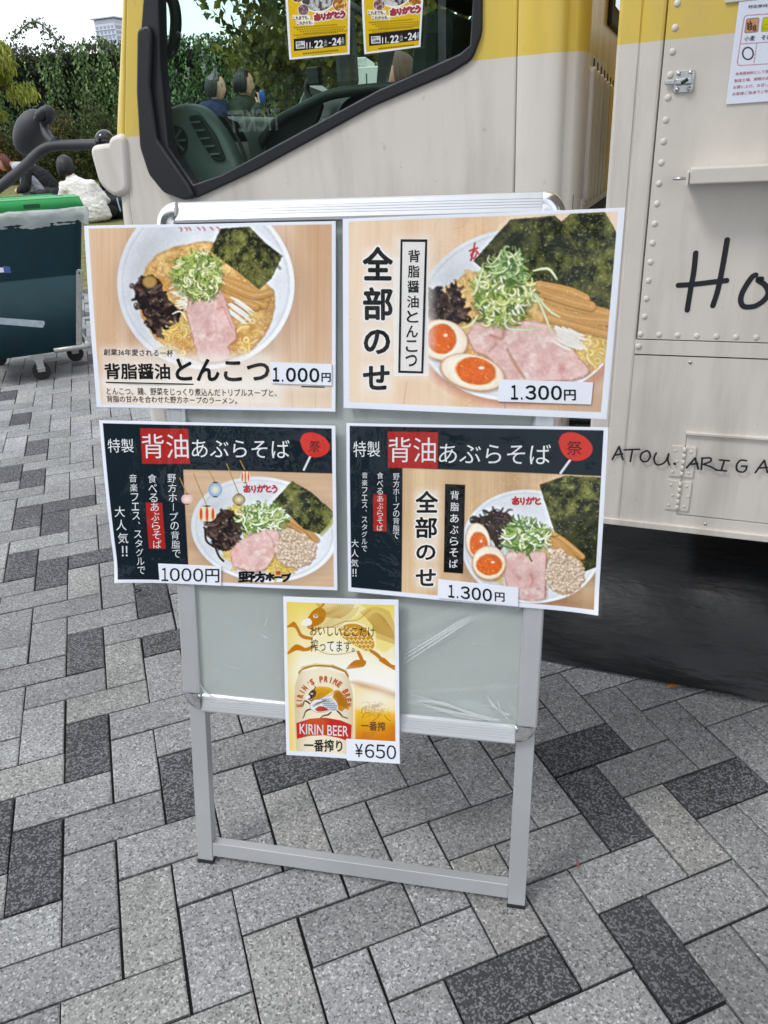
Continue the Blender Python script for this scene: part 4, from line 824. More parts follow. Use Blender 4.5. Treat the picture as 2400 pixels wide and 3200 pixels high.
        rel = (sh(Lm, 1, -1) - sh(Lm, -1, 1)); k = 1 + np.clip((Lm - W) * 1.0, -.35, .4) - rel * .35                 # local contrast and a little relief
        Bl = np.clip(Bl * k[..., None], 0, 1).reshape(-1, 3); m_ = m[:, None]; self.C = self.C * (1 - m_) + Bl * m_
        k = .93 + .14 * self.n(14, sd, 3); self.mult(1 + (k - 1) * m); g = self.n(190, sd + 5, 3); self.mult(1 + (g - .5) * .26 * m)
        h = np.clip(self.n(8, sd + 9, 2) * 6 - 4.6, 0, 1) * m * np.clip(self.C.mean(1) * 4 - .6, 0, 1) * .5; self.over((255, 250, 240), h)
    def halo(self, boxes_, r, op=.9):
        """white printed glow behind lettering"""
        for x0, y0, x1, y1 in boxes_:
            dx = np.maximum(np.maximum(x0 - self.X, self.X - x1), 0); dy = np.maximum(np.maximum(y0 - self.Y, self.Y - y1), 0); self.over((250, 244, 236), np.clip(1 - np.hypot(dx, dy) / r + (self.n(60, 77) - .5) * .25, 0, 1) ** 1.5 * op)

def bil(c, u, v): return (1 - u) * (1 - v) * c[0] + u * (1 - v) * c[1] + u * v * c[2] + (1 - u) * v * c[3]
class Sheet:
    """a printed sheet: 3D corners (TL, TR, BR, BL) and the same corners in drawing coordinates"""
    def __init__(self, name, corners3, corners2, res, label, cat, painter, m, group=None, border=(.012, .012, .012, .012), bulge=lambda u, v: 0 * u, seed=1, laminate=True, thick=.0006, lam_m=None, paper=(236, 240, 250)):
        self.c3 = [np.array(p) for p in corners3]; self.c2 = [np.array(p, float) for p in corners2]; self.bulge = bulge
        n = np.cross(self.c3[1] - self.c3[0], self.c3[3] - self.c3[0]); self.nrm = -n / np.linalg.norm(n)
        if self.nrm @ (np.array(CAM) - self.c3[0]) < 0: self.nrm = -self.nrm
        self.root = empty(name, tuple((self.c3[2] + self.c3[3]) / 2), 0, label, cat, group); self.org = np.array(self.root.location)
        nu, nv = res; u, v = np.meshgrid(np.linspace(0, 1, nu), np.linspace(0, 1, nv)); u, v = u.ravel(), v.ravel(); bl, bt, br, bb = border
        uu, vv = bl + u * (1 - bl - br), bt + v * (1 - bt - bb)
        P2 = bil([c[None] for c in self.c2], uu[:, None], vv[:, None]); p = Paint(P2[:, 0], P2[:, 1], u, v, seed); p.res = res; p.C = np.array(lin(paper)) * np.ones((len(u), 3)); painter(p)
        V = self.xyz(uu, vv, thick) - self.org; k = (np.arange(nv - 1)[:, None] * nu + np.arange(nu - 1)[None]).ravel(); F = np.stack([k, k + nu, k + nu + 1, k + 1], 1)
        V2 = self.xyz(uu, vv, 0) - self.org; o = len(V); rim = list(range(nu)) + [nu * (i + 1) - 1 for i in range(1, nv)] + [nu * (nv - 1) + i for i in range(nu - 2, -1, -1)] + [nu * i for i in range(nv - 2, 0, -1)]
        VV = np.concatenate([V, V2[rim]]); nr = len(rim); F2 = [(rim[i], rim[(i + 1) % nr], o + (i + 1) % nr, o + i) for i in range(nr)]
        me = bpy.data.meshes.new('printed_sheet'); me.from_pydata(VV.tolist(), [], F.tolist() + F2); me.materials.append(m); setcol(me, np.concatenate([np.clip(p.C, 0, 1), np.ones((nr, 3)) * .7])); me.polygons.foreach_set('use_smooth', [True] * len(F) + [False] * nr)
        link(bpy.data.objects.new('printed_sheet', me), self.root); self.paint = p
        if laminate:
            u, v = np.meshgrid(np.linspace(0, 1, 40), np.linspace(0, 1, 30)); V = self.xyz(u.ravel(), v.ravel(), thick + .0012) - self.org; k = (np.arange(29)[:, None] * 40 + np.arange(39)[None]).ravel(); F = np.stack([k, k + 40, k + 41, k + 1], 1)
            o = mesh('laminate_film', V, F.tolist(), lam_m or M_LAM, self.root, smooth=True)
    def xyz(self, u, v, off=0.):
        u, v = np.asarray(u, float), np.asarray(v, float); return bil([c[None] for c in self.c3], u[:, None], v[:, None]) + self.nrm[None] * (self.bulge(u, v) + off)[:, None]
    def uv(self, x, y):
        x, y = np.asarray(x, float), np.asarray(y, float); u = np.full(x.shape, .5); v = u.copy(); c = self.c2
        for _ in range(8):
            p = bil([q[None] for q in c], u[:, None], v[:, None]); du = (1 - v)[:, None] * (c[1] - c[0]) + v[:, None] * (c[2] - c[3]); dv = (1 - u)[:, None] * (c[3] - c[0]) + u[:, None] * (c[2] - c[1]); rx, ry = x - p[:, 0], y - p[:, 1]; det = du[:, 0] * dv[:, 1] - du[:, 1] * dv[:, 0]; u = u + (rx * dv[:, 1] - ry * dv[:, 0]) / det; v = v + (du[:, 0] * ry - du[:, 1] * rx) / det
        return u, v
    def put(self, me, xy, off): u, v = self.uv(xy[:, 0], xy[:, 1]); V = self.xyz(u, v, off) - self.org; me.vertices.foreach_set('co', V.ravel()); me.update()
    def text(self, items, m, off=.0009, name='lettering', parent=None):
        """items: (string, TL, TR, BR, BL, bold) in drawing coordinates; all become one mesh part"""
        bm = bmesh.new()
        for s, q, bold in items:
            me0 = text_mesh(s, 0.); a = arr(me0)
            if not len(a): continue
            lo, hi = a.min(0), a.max(0); r = max(bold, 0) * (.55 if bold < .018 else .85); lo = lo - r; hi = hi + r
            for k, (ox, oy) in enumerate([(0, 0)] + ([(r * math.cos(t), r * math.sin(t)) for t in np.linspace(0, 2 * math.pi, 9)[:-1]] if r > .002 else [])):
                me = me0.copy(); u = (a[:, 0] + ox - lo[0]) / (hi[0] - lo[0] + 1e-9); v = (hi[1] - a[:, 1] - oy) / (hi[1] - lo[1] + 1e-9); xy = bil([np.array(c, float)[None] for c in q], u[:, None], v[:, None]); self.put(me, xy, off + k * 1e-5); bm.from_mesh(me); bpy.data.meshes.remove(me)
            bpy.data.meshes.remove(me0)
        return bm_obj(name, bm, m, parent or self.root)
    def glow(self, items, m, r=.10, off=.00075):
        bm = bmesh.new()
        for s, q, bold in items:
            me0 = text_mesh(s, 0.); a = arr(me0); lo, hi = a.min(0) - max(bold, 0) * .55, a.max(0) + max(bold, 0) * .55
            for k, t in enumerate(np.linspace(0, 2 * math.pi, 15)[:-1]):
                rr = r * (1 if k % 2 else .6); u = (a[:, 0] + rr * math.cos(t) - lo[0]) / (hi[0] - lo[0]); v = (hi[1] - a[:, 1] - rr * math.sin(t)) / (hi[1] - lo[1]); me = me0.copy(); xy = bil([np.array(c, float)[None] for c in q], u[:, None], v[:, None]); self.put(me, xy, off + k * 6e-6); bm.from_mesh(me); bpy.data.meshes.remove(me)
            bpy.data.meshes.remove(me0)
        return bm_obj('lettering_glow', bm, m, self.root)
    def flat(self, name, polys, m, off=.0007, parent=None):
        me = fill_curve(polys); a = arr(me); self.put(me, a[:, :2], off); me.materials.clear(); me.materials.append(m); return link(bpy.data.objects.new(name, me), parent or self.root)
    def label_(self, name, q, m, off=.0030, th=.0012):
        """a small card taped on the sheet, following its curve"""
        nu, nv = 14, 5; u, v = np.meshgrid(np.linspace(0, 1, nu), np.linspace(0, 1, nv)); xy = bil([np.array(c, float)[None] for c in q], u.ravel()[:, None], v.ravel()[:, None]); uu, vv = self.uv(xy[:, 0], xy[:, 1]); V = self.xyz(uu, vv, off) - self.org; W = V - self.nrm * th; k = nu * nv
        F = [(r * nu + c, r * nu + nu + c, r * nu + nu + c + 1, r * nu + c + 1) for r in range(nv - 1) for c in range(nu - 1)]; rim = list(range(nu)) + [nu * (i + 1) - 1 for i in range(1, nv)] + [nu * (nv - 1) + i for i in range(nu - 2, -1, -1)] + [nu * i for i in range(nv - 2, 0, -1)]; n = len(rim)
        return mesh(name, np.concatenate([V, W[rim]]), F + [(rim[i], rim[(i + 1) % n], k + (i + 1) % n, k + i) for i in range(n)], m, self.root)
def digits(s, x0, y0, x1, y1, slope=0., bold=.02):
    wd = {'1': .66, '.': .34}; W = sum(wd.get(c, 1.) for c in s) + .16 * (len(s) - 1); k = (x1 - x0) / W; x = x0; out = []
    for c in s:
        w = wd.get(c, 1.) * k; q0 = y1 - (y1 - y0) * .17 if c == '.' else y0; e = w * .24 if c == '.' else 0; o = slope * (x - x0)
        out.append((chr(ord(c) + 0xFEE0) if c in '0123456789.' else c, B(x + e, q0 + o, x + w - e, y1 + o, 0, slope * w), bold)); x += w + .16 * k
    return out
def B(x0, y0, x1, y1, sk=0., sl=0.): return ((x0, y0), (x1, y0 + sl), (x1 + sk, y1 + sl), (x0 + sk, y1))
def col_text(s, x0, y0, x1, y1, w, sq=1.0, skip=None):
    """vertical writing: one box per character, centre running from (x0,y0) to (x1,y1)"""
    n = len(s); out = []; step = math.hypot(x1 - x0, y1 - y0) / max(n - 1, 1)
    for i, ch in enumerate(s):
        t = i / max(n - 1, 1); cx, cy = x0 + (x1 - x0) * t, y0 + (y1 - y0) * t
        if ch in '、。': out.append((ch, B(cx + w * .15, cy - w * .45, cx + w * .42, cy - w * .12), VB)); continue
        hw, hh = w / 2, w / 2 * sq
        if ch in 'ーｰ': out.append(('|', B(cx - w * .035, cy - hh * .9, cx + w * .035, cy + hh * .9), 0)); continue
        if ch in 'っょゃュッ': hw *= .7; hh *= .7
        if ch in '‼': hw *= .55
        if ch in 'べぶぷプ': pass
        out.append((ch, B(cx - hw, cy - hh, cx + hw, cy + hh), VB))
    return out
VB = 0.
M_PRINT = attr_mat('print', .62); M_LAM = glass('laminate', (.99, .99, .995), .03, 1.30, bump=.22, bscale=11)
M_TXT = mat('print_black', (.012, .012, .013), .6, spec=.08); M_TXTW = mat('print_white', (.78, .80, .82), .6); M_TXTR = mat('print_red', lin((190, 40, 40)), .6); M_WHITE = mat('label_paper', lin((232, 236, 246)), .45, coat=.2)
# ------------------------------------------------------------------ the sign stand
SMID = Vector((-.08558287, .92296284, 0)); SE = Vector((.97848954, -.20629642, 0)); SU = Vector((.04955854, .23506232, .97071605)); SN = Vector((-.20025525, -.94983551, .24022977))
def board(px, py, o=.0): return on_plane(px, py, SMID + SN * o, SN)
stand = empty('sign_stand', SMID, 0, 'silver aluminium A-frame sign stand with a grey board, carrying the menus', 'sign stand')
SM = Matrix(((SE.x, SU.x, SN.x, SMID.x), (SE.y, SU.y, SN.y, SMID.y), (SE.z, SU.z, SN.z, SMID.z), (0, 0, 0, 1))); stand.matrix_world = SM; SMI = SM.inverted()
def sl(px, py, o=0.): p = SMI @ board(px, py, o); return (p.x, p.y)
M_ALU = mat('brushed_aluminium', (.55, .56, .58), .36, .5, bump=.05, bscale=40, var=.10, vscale=5, stretch=(1, 1, 1)); M_CHR = mat('chrome_corner', (.78, .78, .79), .16, 1.)
M_PANEL = mat('board_panel', lin((178, 184, 181)), .55, bump=.08, bscale=300, var=.05)
FL, FRt, FB, FT = -.322, .312, .322, 1.208            # frame outline on the board plane
x0, z0 = sl(580, 2222); x1, z1 = sl(1676, 2316); xt0, zt0 = sl(487, 640); xt1, zt1 = sl(1746, 586)
FB = (z0 + z1) / 2; FL = x0; FRt = x1; FT = (zt0 + zt1) / 2
def rail(name, a, b, w, d=.020, horiz=True, kind=0):
    """snap-frame profile with fine grooves: kind 0 flat face, 1 face tipped outwards, 2 face tipped inwards"""
    z0, z1 = ((.40, .40), (-.05, .62), (.52, .12))[kind]
    f = lambda t: d * (z0 + (z1 - z0) * t)
    pr = [(0, -d / 2), (0, f(0) - .004), (.0015, f(.05) - .0012), (.004, f(.12))]
    for t in (.3, .42, .54, .66): pr += [(w * t, f(t)), (w * t + .0006, f(t) - .0002), (w * t + .0012, f(t))]
    pr += [(w - .005, f(.86)), (w - .001, f(.95) - .002), (w, f(1) - .006), (w, -d / 2)]
    return [[((t, q, r_) if horiz == 1 else (q, t, r_)) for q, r_ in pr] for t in (a, b)]
RW = .034
def flip(rows, c, ax): return [[tuple(c - p[i] if i == ax else p[i] for i in range(3)) for p in r] for r in rows]
rc = .0355
loft('bottom_rail', [[(p[0], p[1] + FB, p[2]) for p in r] for r in rail('', FL + rc, FRt - rc, RW, kind=2)], M_ALU, stand, smooth=False)
loft('top_rail', flip([[(p[0], p[1], p[2]) for p in r] for r in rail('', FL + rc, FRt - rc, RW, kind=1)], FT, 1), M_ALU, stand, smooth=False)
loft('side_rail', [[(p[0] + FL, p[1], p[2]) for p in r] for r in rail('', FB + rc, FT - rc, RW, horiz=0)], M_ALU, stand, smooth=False)
loft('side_rail', flip([[(p[0], p[1], p[2]) for p in r] for r in rail('', FB + rc, FT - rc, RW, horiz=0)], FRt, 0), M_ALU, stand, smooth=False)
for sx, sy, cx, cy in ((1, 1, FL, FB), (-1, 1, FRt, FB), (1, -1, FL, FT), (-1, -1, FRt, FT)):
    pr = [(0, -.010), (0, .001), (.002, .006), (.006, .0095), (.013, .0112), (.022, .011), (.030, .0102), (RW + .001, .0098), (RW + .001, -.010)]
    loft('corner_cap', [[(cx + sx * (rc - (rc - q) * math.cos(a)), cy + sy * (rc - (rc - q) * math.sin(a)), r_) for q, r_ in pr] for a in np.linspace(0, math.pi / 2, 9)], M_CHR, stand)
boxes('board_panel', [((FL + .02, FB + .02, -.009), (FRt - .02, FT - .02, -.001))], M_PANEL, stand)
M_FILM = glass('cover_film', (.97, .975, .975), .07, 1.45, bump=.10, bscale=9)
fx = np.linspace(FL + RW - .004, FRt - RW + .004, 220); fz = np.concatenate([np.linspace(FB + RW - .004, FB + .32, 130), np.linspace(FB + .33, FT - RW + .004, 20)])
def filmz(x, z):
    d = max(0., 1 - math.hypot((x - FRt + .06) / 1.7, (z - FB - .035)) / .10); e = max(0., 1 - math.hypot((x - FL - .04) / 1.6, z - FB - .035) / .09)
    r = .003 + .0030 * d * math.sin(90 * (z - FB + (x - FRt) * .42) + 5 * math.sin(x * 22)) + .0026 * e * math.sin(110 * (z - FB - (x - FL) * .35) + 4 * math.sin(x * 30))
    for k, (q, a, w) in enumerate(((.115, .52, .006), (.150, .50, .005), (.06, .16, .005))): r += .0022 * math.exp(-(((z - FB) - q - a * (x - .02)) / w) ** 2) * min(1, max(0, (x - .03) * 12))
    return r
loft('cover_film', [[(x, z, filmz(x, z)) for x in fx] for z in fz], M_FILM, stand)
# glints painted as pale strips along the wrinkles of the clear film
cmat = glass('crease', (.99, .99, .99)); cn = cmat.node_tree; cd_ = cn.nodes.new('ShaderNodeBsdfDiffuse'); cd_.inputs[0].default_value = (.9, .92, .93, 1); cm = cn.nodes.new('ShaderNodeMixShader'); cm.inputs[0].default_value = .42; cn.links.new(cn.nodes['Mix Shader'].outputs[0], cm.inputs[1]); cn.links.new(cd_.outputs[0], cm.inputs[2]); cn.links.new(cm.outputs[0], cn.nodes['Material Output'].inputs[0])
def crease_glints():
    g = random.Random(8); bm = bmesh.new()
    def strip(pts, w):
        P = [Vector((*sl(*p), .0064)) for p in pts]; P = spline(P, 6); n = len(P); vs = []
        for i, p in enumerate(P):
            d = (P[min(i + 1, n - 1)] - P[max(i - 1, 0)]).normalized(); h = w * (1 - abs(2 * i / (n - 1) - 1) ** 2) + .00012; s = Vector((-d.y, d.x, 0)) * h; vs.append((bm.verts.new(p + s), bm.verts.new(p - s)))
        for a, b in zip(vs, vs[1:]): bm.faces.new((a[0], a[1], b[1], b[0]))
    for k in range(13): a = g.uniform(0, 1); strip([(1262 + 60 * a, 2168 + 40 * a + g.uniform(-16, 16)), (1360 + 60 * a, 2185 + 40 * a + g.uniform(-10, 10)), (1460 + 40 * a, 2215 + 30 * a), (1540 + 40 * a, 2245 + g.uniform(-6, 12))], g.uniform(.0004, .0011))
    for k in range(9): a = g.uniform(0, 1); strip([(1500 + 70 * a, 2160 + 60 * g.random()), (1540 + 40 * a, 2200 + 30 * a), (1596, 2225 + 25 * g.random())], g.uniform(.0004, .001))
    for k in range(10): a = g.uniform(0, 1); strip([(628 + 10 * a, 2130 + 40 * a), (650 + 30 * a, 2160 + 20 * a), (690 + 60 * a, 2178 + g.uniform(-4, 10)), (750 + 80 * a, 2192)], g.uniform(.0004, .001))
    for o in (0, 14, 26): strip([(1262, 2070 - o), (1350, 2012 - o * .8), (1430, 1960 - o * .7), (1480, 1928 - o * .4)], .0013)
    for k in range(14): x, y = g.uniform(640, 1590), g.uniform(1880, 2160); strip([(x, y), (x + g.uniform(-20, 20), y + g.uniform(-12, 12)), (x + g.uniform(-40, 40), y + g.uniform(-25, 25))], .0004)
    bm_obj('film_glint', bm, cmat, stand)
crease_glints()
# legs below the frame, foot rail, hinged rear frame
def leg(name, x, tp, bt, w=.030, d=.021, z=-.004):
    return boxes(name, [((x - w / 2, bt, z - d), (x + w / 2, tp, z))], M_ALU, stand, bevel=.0012)
bl_, br_ = sl(642, 2708, -.004), sl(1612, 2847, -.004)
tl_, tr_ = sl(622, 2330, -.004), sl(1641, 2380, -.004)
for (ax, az), (bx, bz), nm in ((tl_, bl_, 'leg'), (tr_, br_, 'leg')):
    o = boxes(nm, [((bx - .0155, .008, -.026), (bx + .0155, FT - .05, -.0045))], M_ALU, stand, bevel=.0012)
    boxes('foot_cap', [((bx - .0165, .001, -.027), (bx + .0165, .008, -.0035))], M_BLK, o, bevel=.001)
ra, rb = sl(668, 2655, -.006), sl(1585, 2772, -.006)
rz0 = (sl(668, 2640)[1] + sl(668, 2690)[1]) / 2
boxes('foot_rail', [((bl_[0] + .0156, .018, -.026), (br_[0] - .0156, .046, -.006))], M_ALU, stand, bevel=.001)
rear = []
th_ = R(27)
for x in (bl_[0], br_[0]):
    top = Vector((x, FT - .04, -.03)); L_ = 1.115; d = Vector((0, -math.cos(th_), -math.sin(th_)))
    bm = bmesh.new(); mtx = Matrix.Translation(top) @ Matrix.Rotation(th_, 4, 'X'); box(bm, (-.015, -L_, -.02), (.015, 0, 0), mtx); bm_obj('rear_leg', bm, M_ALU, stand, bevel=.001)
bm = bmesh.new(); mtx = Matrix.Translation((0, FT - .04, -.03)) @ Matrix.Rotation(th_, 4, 'X'); box(bm, (bl_[0] + .016, -L_ + .03, -.019), (br_[0] - .016, -L_ + .055, -.001), mtx); bm_obj('rear_rail', bm, M_ALU, stand, bevel=.001)
# ================================================================== MENUS ON THE STAND
def crop(ox, oy, s): return lambda x, y: (ox + x * s, oy + y * s)
def menu(name, label, cr, c2, res, painter, seed, bulge, lift=(.011, .011, .011, .011), group='menu sheets on the sign stand', **k):
    c3 = [board(*cr(*p), l) for p, l in zip(c2, lift)]
    return Sheet(name, c3, c2, res, label, 'menu', painter, M_PRINT, group, seed=seed, bulge=bulge, **k)
def frame_mask(p, l, t, r, b, s=.0016):
    m = np.clip((p.U - l) / s, 0, 1) * np.clip((1 - r - p.U) / s, 0, 1) * np.clip((p.V - t) / s, 0, 1) * np.clip((1 - b - p.V) / s, 0, 1); return m
def with_border(p, l, t, r, b, fn, paper=(236, 240, 250)):
    fn(p); m = frame_mask(p, l, t, r, b)[:, None]; p.C = p.C * m + np.array(lin(paper)) * (1 - m)
def creases(p, n, seed, L=160):
    g = np.random.default_rng(seed)
    for _ in range(n):
        x, y = g.uniform(p.X.min(), p.X.max()), g.uniform(p.Y.min(), p.Y.max()); d = g.uniform(0, 6.28); pts = [(x, y)]
        for _s in range(3): x += math.cos(d) * L / 3; y += math.sin(d) * L / 3; d += g.normal() * .5; pts.append((x, y))
        p.line(pts, 2.2, (150, 112, 80), op=.28)
M_GLOW = mat('print_glow', lin((246, 242, 236)), .6)
# ---------------------------------------------------------------- upper left: pork bone soy ramen
cA = crop(240, 580, .50633)
def art_a(p):
    def f(p):
        p.wood((220, 182, 146), (247, 228, 206), True, 150, 3)
        p.over((250, 236, 214), np.clip((p.V - .72) * 2.2, 0, .55)); p.over((198, 150, 108), np.clip((p.U - .78) * 2.4, 0, .45) * np.clip(1.3 - p.V, 0, 1))
        for x0, x1 in ((1310, 1345), (1500, 1480), (1105, 1090), (330, 352)): p.line([(x0, 200), (x1, 1420)], 3, (186, 138, 96), op=.5)
        creases(p, 26, 5)
        p.ell(835, 640, 570, 520, (150, 104, 70), soft=70, op=.4)
        p.bowl(813, 596, 547, 528, 0, .06)
        p.soup([(460, 470), (560, 390), (740, 345), (880, 348), (1010, 420), (1130, 540), (1235, 640), (1240, 760), (1195, 890), (1100, 1000), (960, 1068), (820, 1085), (680, 1045), (545, 965), (470, 890), (410, 760), (410, 600)], (206, 152, 82), (238, 200, 128), (250, 220, 150))
        p.noodles(640, 900, 130, 150, 26, 17, [(236, 198, 96), (228, 184, 84), (244, 214, 124)], (176, 128, 54), 170); p.noodles(1060, 900, 70, 90, 12, 15, [(240, 208, 130), (236, 198, 110)], (206, 160, 84), 120)
        for _ in range(70): p.ell(p.rng.uniform(480, 1200), p.rng.uniform(400, 1040), p.rng.uniform(4, 10), p.rng.uniform(3, 8), (250, 226, 168), soft=3, op=.4)
        p.nori([(912, 262), (1090, 250), (1185, 345), (1290, 425), (1225, 560), (1150, 630), (1020, 520), (905, 440), (848, 395)], .95)
        p.line([(1180, 350), (1225, 440), (1275, 500)], 16, (38, 44, 32), soft=6, op=.7)
        p.menma([[(920, 560), (1050, 600), (1195, 680)], [(900, 600), (1040, 655), (1180, 720)], [(890, 650), (1000, 690), (1130, 730)], [(930, 585), (1110, 660), (1215, 640)]], 46)
        p.kikurage([(370, 600), (430, 545), (520, 560), (560, 640), (600, 700), (660, 760), (640, 820), (560, 830), (540, 905), (480, 890), (440, 800), (385, 720)], 60, 17, 130)
        p.ell(470, 580, 42, 34, (206, 164, 96), soft=8, op=.8)
        for _ in range(26): a = p.rng.uniform(-.4, .5); x, y = p.rng.uniform(590, 700), p.rng.uniform(580, 780); p.line([(x, y), (x + 50, y - 40 * a), (x + 90, y + 40)], 9, (240, 238, 214), hl=(252, 252, 244), taper=.4, op=.9)
        for _ in range(16): x, y = p.rng.uniform(930, 1010), p.rng.uniform(670, 760); p.line([(x, y), (x + 60, y + 40), (x + 110, y + 80)], 10, (232, 230, 220), hl=(252, 252, 248), taper=.4)
        p.chashu([(720, 640), (830, 600), (930, 650), (965, 760), (1000, 850), (1010, 930), (965, 975), (970, 1040), (900, 1075), (790, 1075), (755, 990), (730, 900), (700, 760)])
        p.line([(890, 745), (930, 735), (950, 780), (985, 860)], 9, (206, 120, 128), soft=6, op=.6)
        p.negi(770, 540, 165, 135, 230, 13, 0, 130); p.negi(800, 620, 120, 70, 60, 12, 0, 110)
        p.photo(101, 813, 596, 547, 528)
        p.halo([(185, 1010, 610, 1025), (185, 1085, 590, 1180), (640, 1050, 1205, 1195), (200, 1235, 1250, 1330), (190, 1205, 1530, 1225)], 70, .62)
        p.text_red = None
        for x, h in ((655, 26), (690, 22), (712, 20), (770, 18), (800, 22), (850, 18), (890, 22)): p.line([(x, 252), (x - 10 + h, 262), (x + 16, 250 + h)], 10, (190, 46, 58), soft=4, op=.85)
    with_border(p, .018, .014, .014, .018, f)
bA = lambda u, v: .006 * np.sin(np.pi * u) * (1 - v) * 0 + .004 * np.sin(u * 5 + v * 2) * np.clip(.35 - u, 0, 1) + .0015 * np.sin(9 * u + 3 * v)
A_ = menu('menu_sheet', 'top left menu on the sign stand, one ramen bowl on wood priced 1.000 yen', cA, [(28, 235), (1620, 205), (1615, 1410), (112, 1380)], (560, 410), art_a, 1, bA)
VB = .022
A_.text([('創業36年愛される一杯', B(176, 992, 617, 1034, 0, 8), .012), ('背脂醤油', B(178, 1084, 594, 1186, 4, 2), .03), ('とんこつ', B(630, 1052, 1212, 1196, 0, 8), .034),
    ('とんこつ、鶏、野菜をじっくり煮込んだトリプルスープと、', B(192, 1238, 1252, 1286, 2, 12), .012), ('背脂の甘みを合わせた野方ホープのラーメン。', B(192, 1290, 1015, 1334, 2, 12), .012)], M_TXT)
A_.flat('rule', [[(188, 1202), (1535, 1232), (1535, 1240), (188, 1210)]], M_TXT)
o = A_.label_('price_label', [(1217, 1074), (1577, 1088), (1577, 1225), (1226, 1210)], M_WHITE)
A_.text(digits('1.000', 1233, 1108, 1506, 1200, .02, .03) + [('円', B(1518, 1144, 1572, 1202, 0, 0), .026)], M_TXT, .0034, 'price', o)
# ---------------------------------------------------------------- upper right: ramen with all toppings
cB = crop(1050, 580, .57263)
def art_b(p):
    def f(p):
        p.wood((232, 194, 154), (250, 230, 206), True, 130, 13); p.over((178, 124, 80), np.clip((p.U - .62) * 1.6, 0, .75) * np.clip((p.V - .72) * 6, 0, 1))
        p.line([(405, 1060), (382, 1230)], 5, (206, 132, 84), op=.8); p.line([(946, 1180), (946, 1260)], 4, (90, 54, 36), op=.8); p.over((250, 234, 212), np.clip((.5 - p.U) * 1.2, 0, .4) * np.clip(p.V * 1.2, 0, 1)); creases(p, 16, 7)
        p.ell(1010, 760, 590, 450, (206, 146, 120), soft=22, op=.8); p.bowl(1010, 700, 560, 470, -6, .05)
        p.soup([(540, 620), (640, 540), (740, 465), (900, 470), (1100, 500), (1300, 560), (1470, 680), (1490, 820), (1450, 960), (1350, 1040), (1100, 1080), (800, 1060), (620, 980), (530, 820)], (214, 164, 96), (240, 206, 142), (250, 224, 160))
        p.noodles(1420, 880, 70, 100, 30, 18, [(244, 212, 124), (238, 200, 104), (250, 226, 156)], (196, 146, 70), 110); p.noodles(760, 530, 120, 50, 18, 14, [(240, 204, 130), (234, 190, 110)], (200, 150, 84), 120)
        p.nori([(978, 180), (1215, 160), (1250, 190), (1300, 150), (1475, 142), (1530, 240), (1552, 320), (1520, 715), (1400, 650), (1280, 560), (1130, 520), (960, 480), (840, 450), (775, 400)], .42, 21)
        p.nori([(1260, 195), (1300, 155), (1475, 142), (1530, 240), (1552, 320), (1540, 500), (1450, 560), (1380, 420)], .75, 24)
        p.menma([[(1130, 530), (1280, 560), (1370, 600)], [(1180, 600), (1330, 640), (1480, 680)], [(1150, 640), (1300, 700), (1485, 720)], [(1180, 700), (1340, 750), (1490, 790)], [(1140, 560), (1290, 610), (1400, 640)]], 52)
        p.kikurage([(525, 570), (570, 545), (640, 560), (680, 505), (700, 560), (730, 640), (735, 720), (680, 750), (600, 715), (530, 700)], 46, 18, 120)
        p.chashu([(735, 800), (800, 730), (900, 725), (1010, 715), (1120, 725), (1210, 770), (1270, 830), (1330, 910), (1390, 1000), (1300, 1050), (1050, 1060), (930, 1040), (860, 930), (780, 890)], 29)
        p.line([(960, 880), (1000, 960), (1050, 1040)], 14, (190, 138, 96), soft=6, op=.7); p.line([(870, 800), (930, 820), (940, 770)], 14, (192, 120, 92), soft=6, op=.6); p.line([(860, 890), (900, 850)], 10, (200, 126, 120), soft=5, op=.6)
        for _ in range(30): x, y = p.rng.uniform(1190, 1300), p.rng.uniform(740, 840); p.line([(x, y), (x + 50, y + 30), (x + 80, y + 40)], 13, (236, 232, 222), hl=(252, 250, 246), taper=.4)
        p.negi(930, 580, 170, 170, 190, 15, 0, 150, .8); p.negi(960, 430, 95, 90, 70, 14, 0, 150, .6, [(96, 142, 72), (150, 182, 112), (226, 232, 196), (70, 112, 58), (196, 212, 156)])
        for q in ([(1090, 560), (1140, 640), (1200, 800)], [(1100, 450), (1180, 440), (1225, 495)], [(690, 765), (760, 745), (800, 690)], [(830, 440), (800, 520), (780, 580)], [(1110, 570), (1180, 660), (1240, 700)], [(950, 700), (960, 760), (1060, 770), (1140, 760)]): p.line(q, 13, (206, 222, 176), hl=(240, 246, 224), taper=.5); 
        p.egg(605, 832, 142, 116, 600, 822, 80, 82, 12); p.egg(768, 1010, 182, 102, 788, 1002, 110, 76, 14, 12)
        p.photo(102, 1010, 700, 600, 560)
        p.over((246, 240, 232), np.clip((528 - p.X) / 3, 0, 1) * ((p.Y > 380) & (p.Y < 1030) & (p.X > 330)))
        p.line([(758, 345), (800, 330)], 11, (196, 52, 60), soft=3); p.line([(786, 305), (775, 360), (764, 395)], 11, (196, 52, 60), soft=3); p.line([(800, 350), (780, 385), (765, 365), (790, 345), (806, 360)], 10, (196, 52, 60), soft=3)
        p.halo([(190, 370, 300, 490), (180, 560, 320, 700), (180, 780, 300, 880), (180, 990, 290, 1090), (380, 300, 510, 1000)], 75, .7); p.over((236, 233, 230), np.clip(1 - np.maximum(np.maximum(372 - p.X, p.X - 520), np.maximum(290 - p.Y, p.Y - 1012)) / 3, 0, 1) * .9)
    with_border(p, .022, .014, .022, .034, f)
bB = lambda u, v: .0012 * np.sin(7 * u + 4 * v) + .003 * np.sin(3 * v) * np.clip(u - .7, 0, 1)
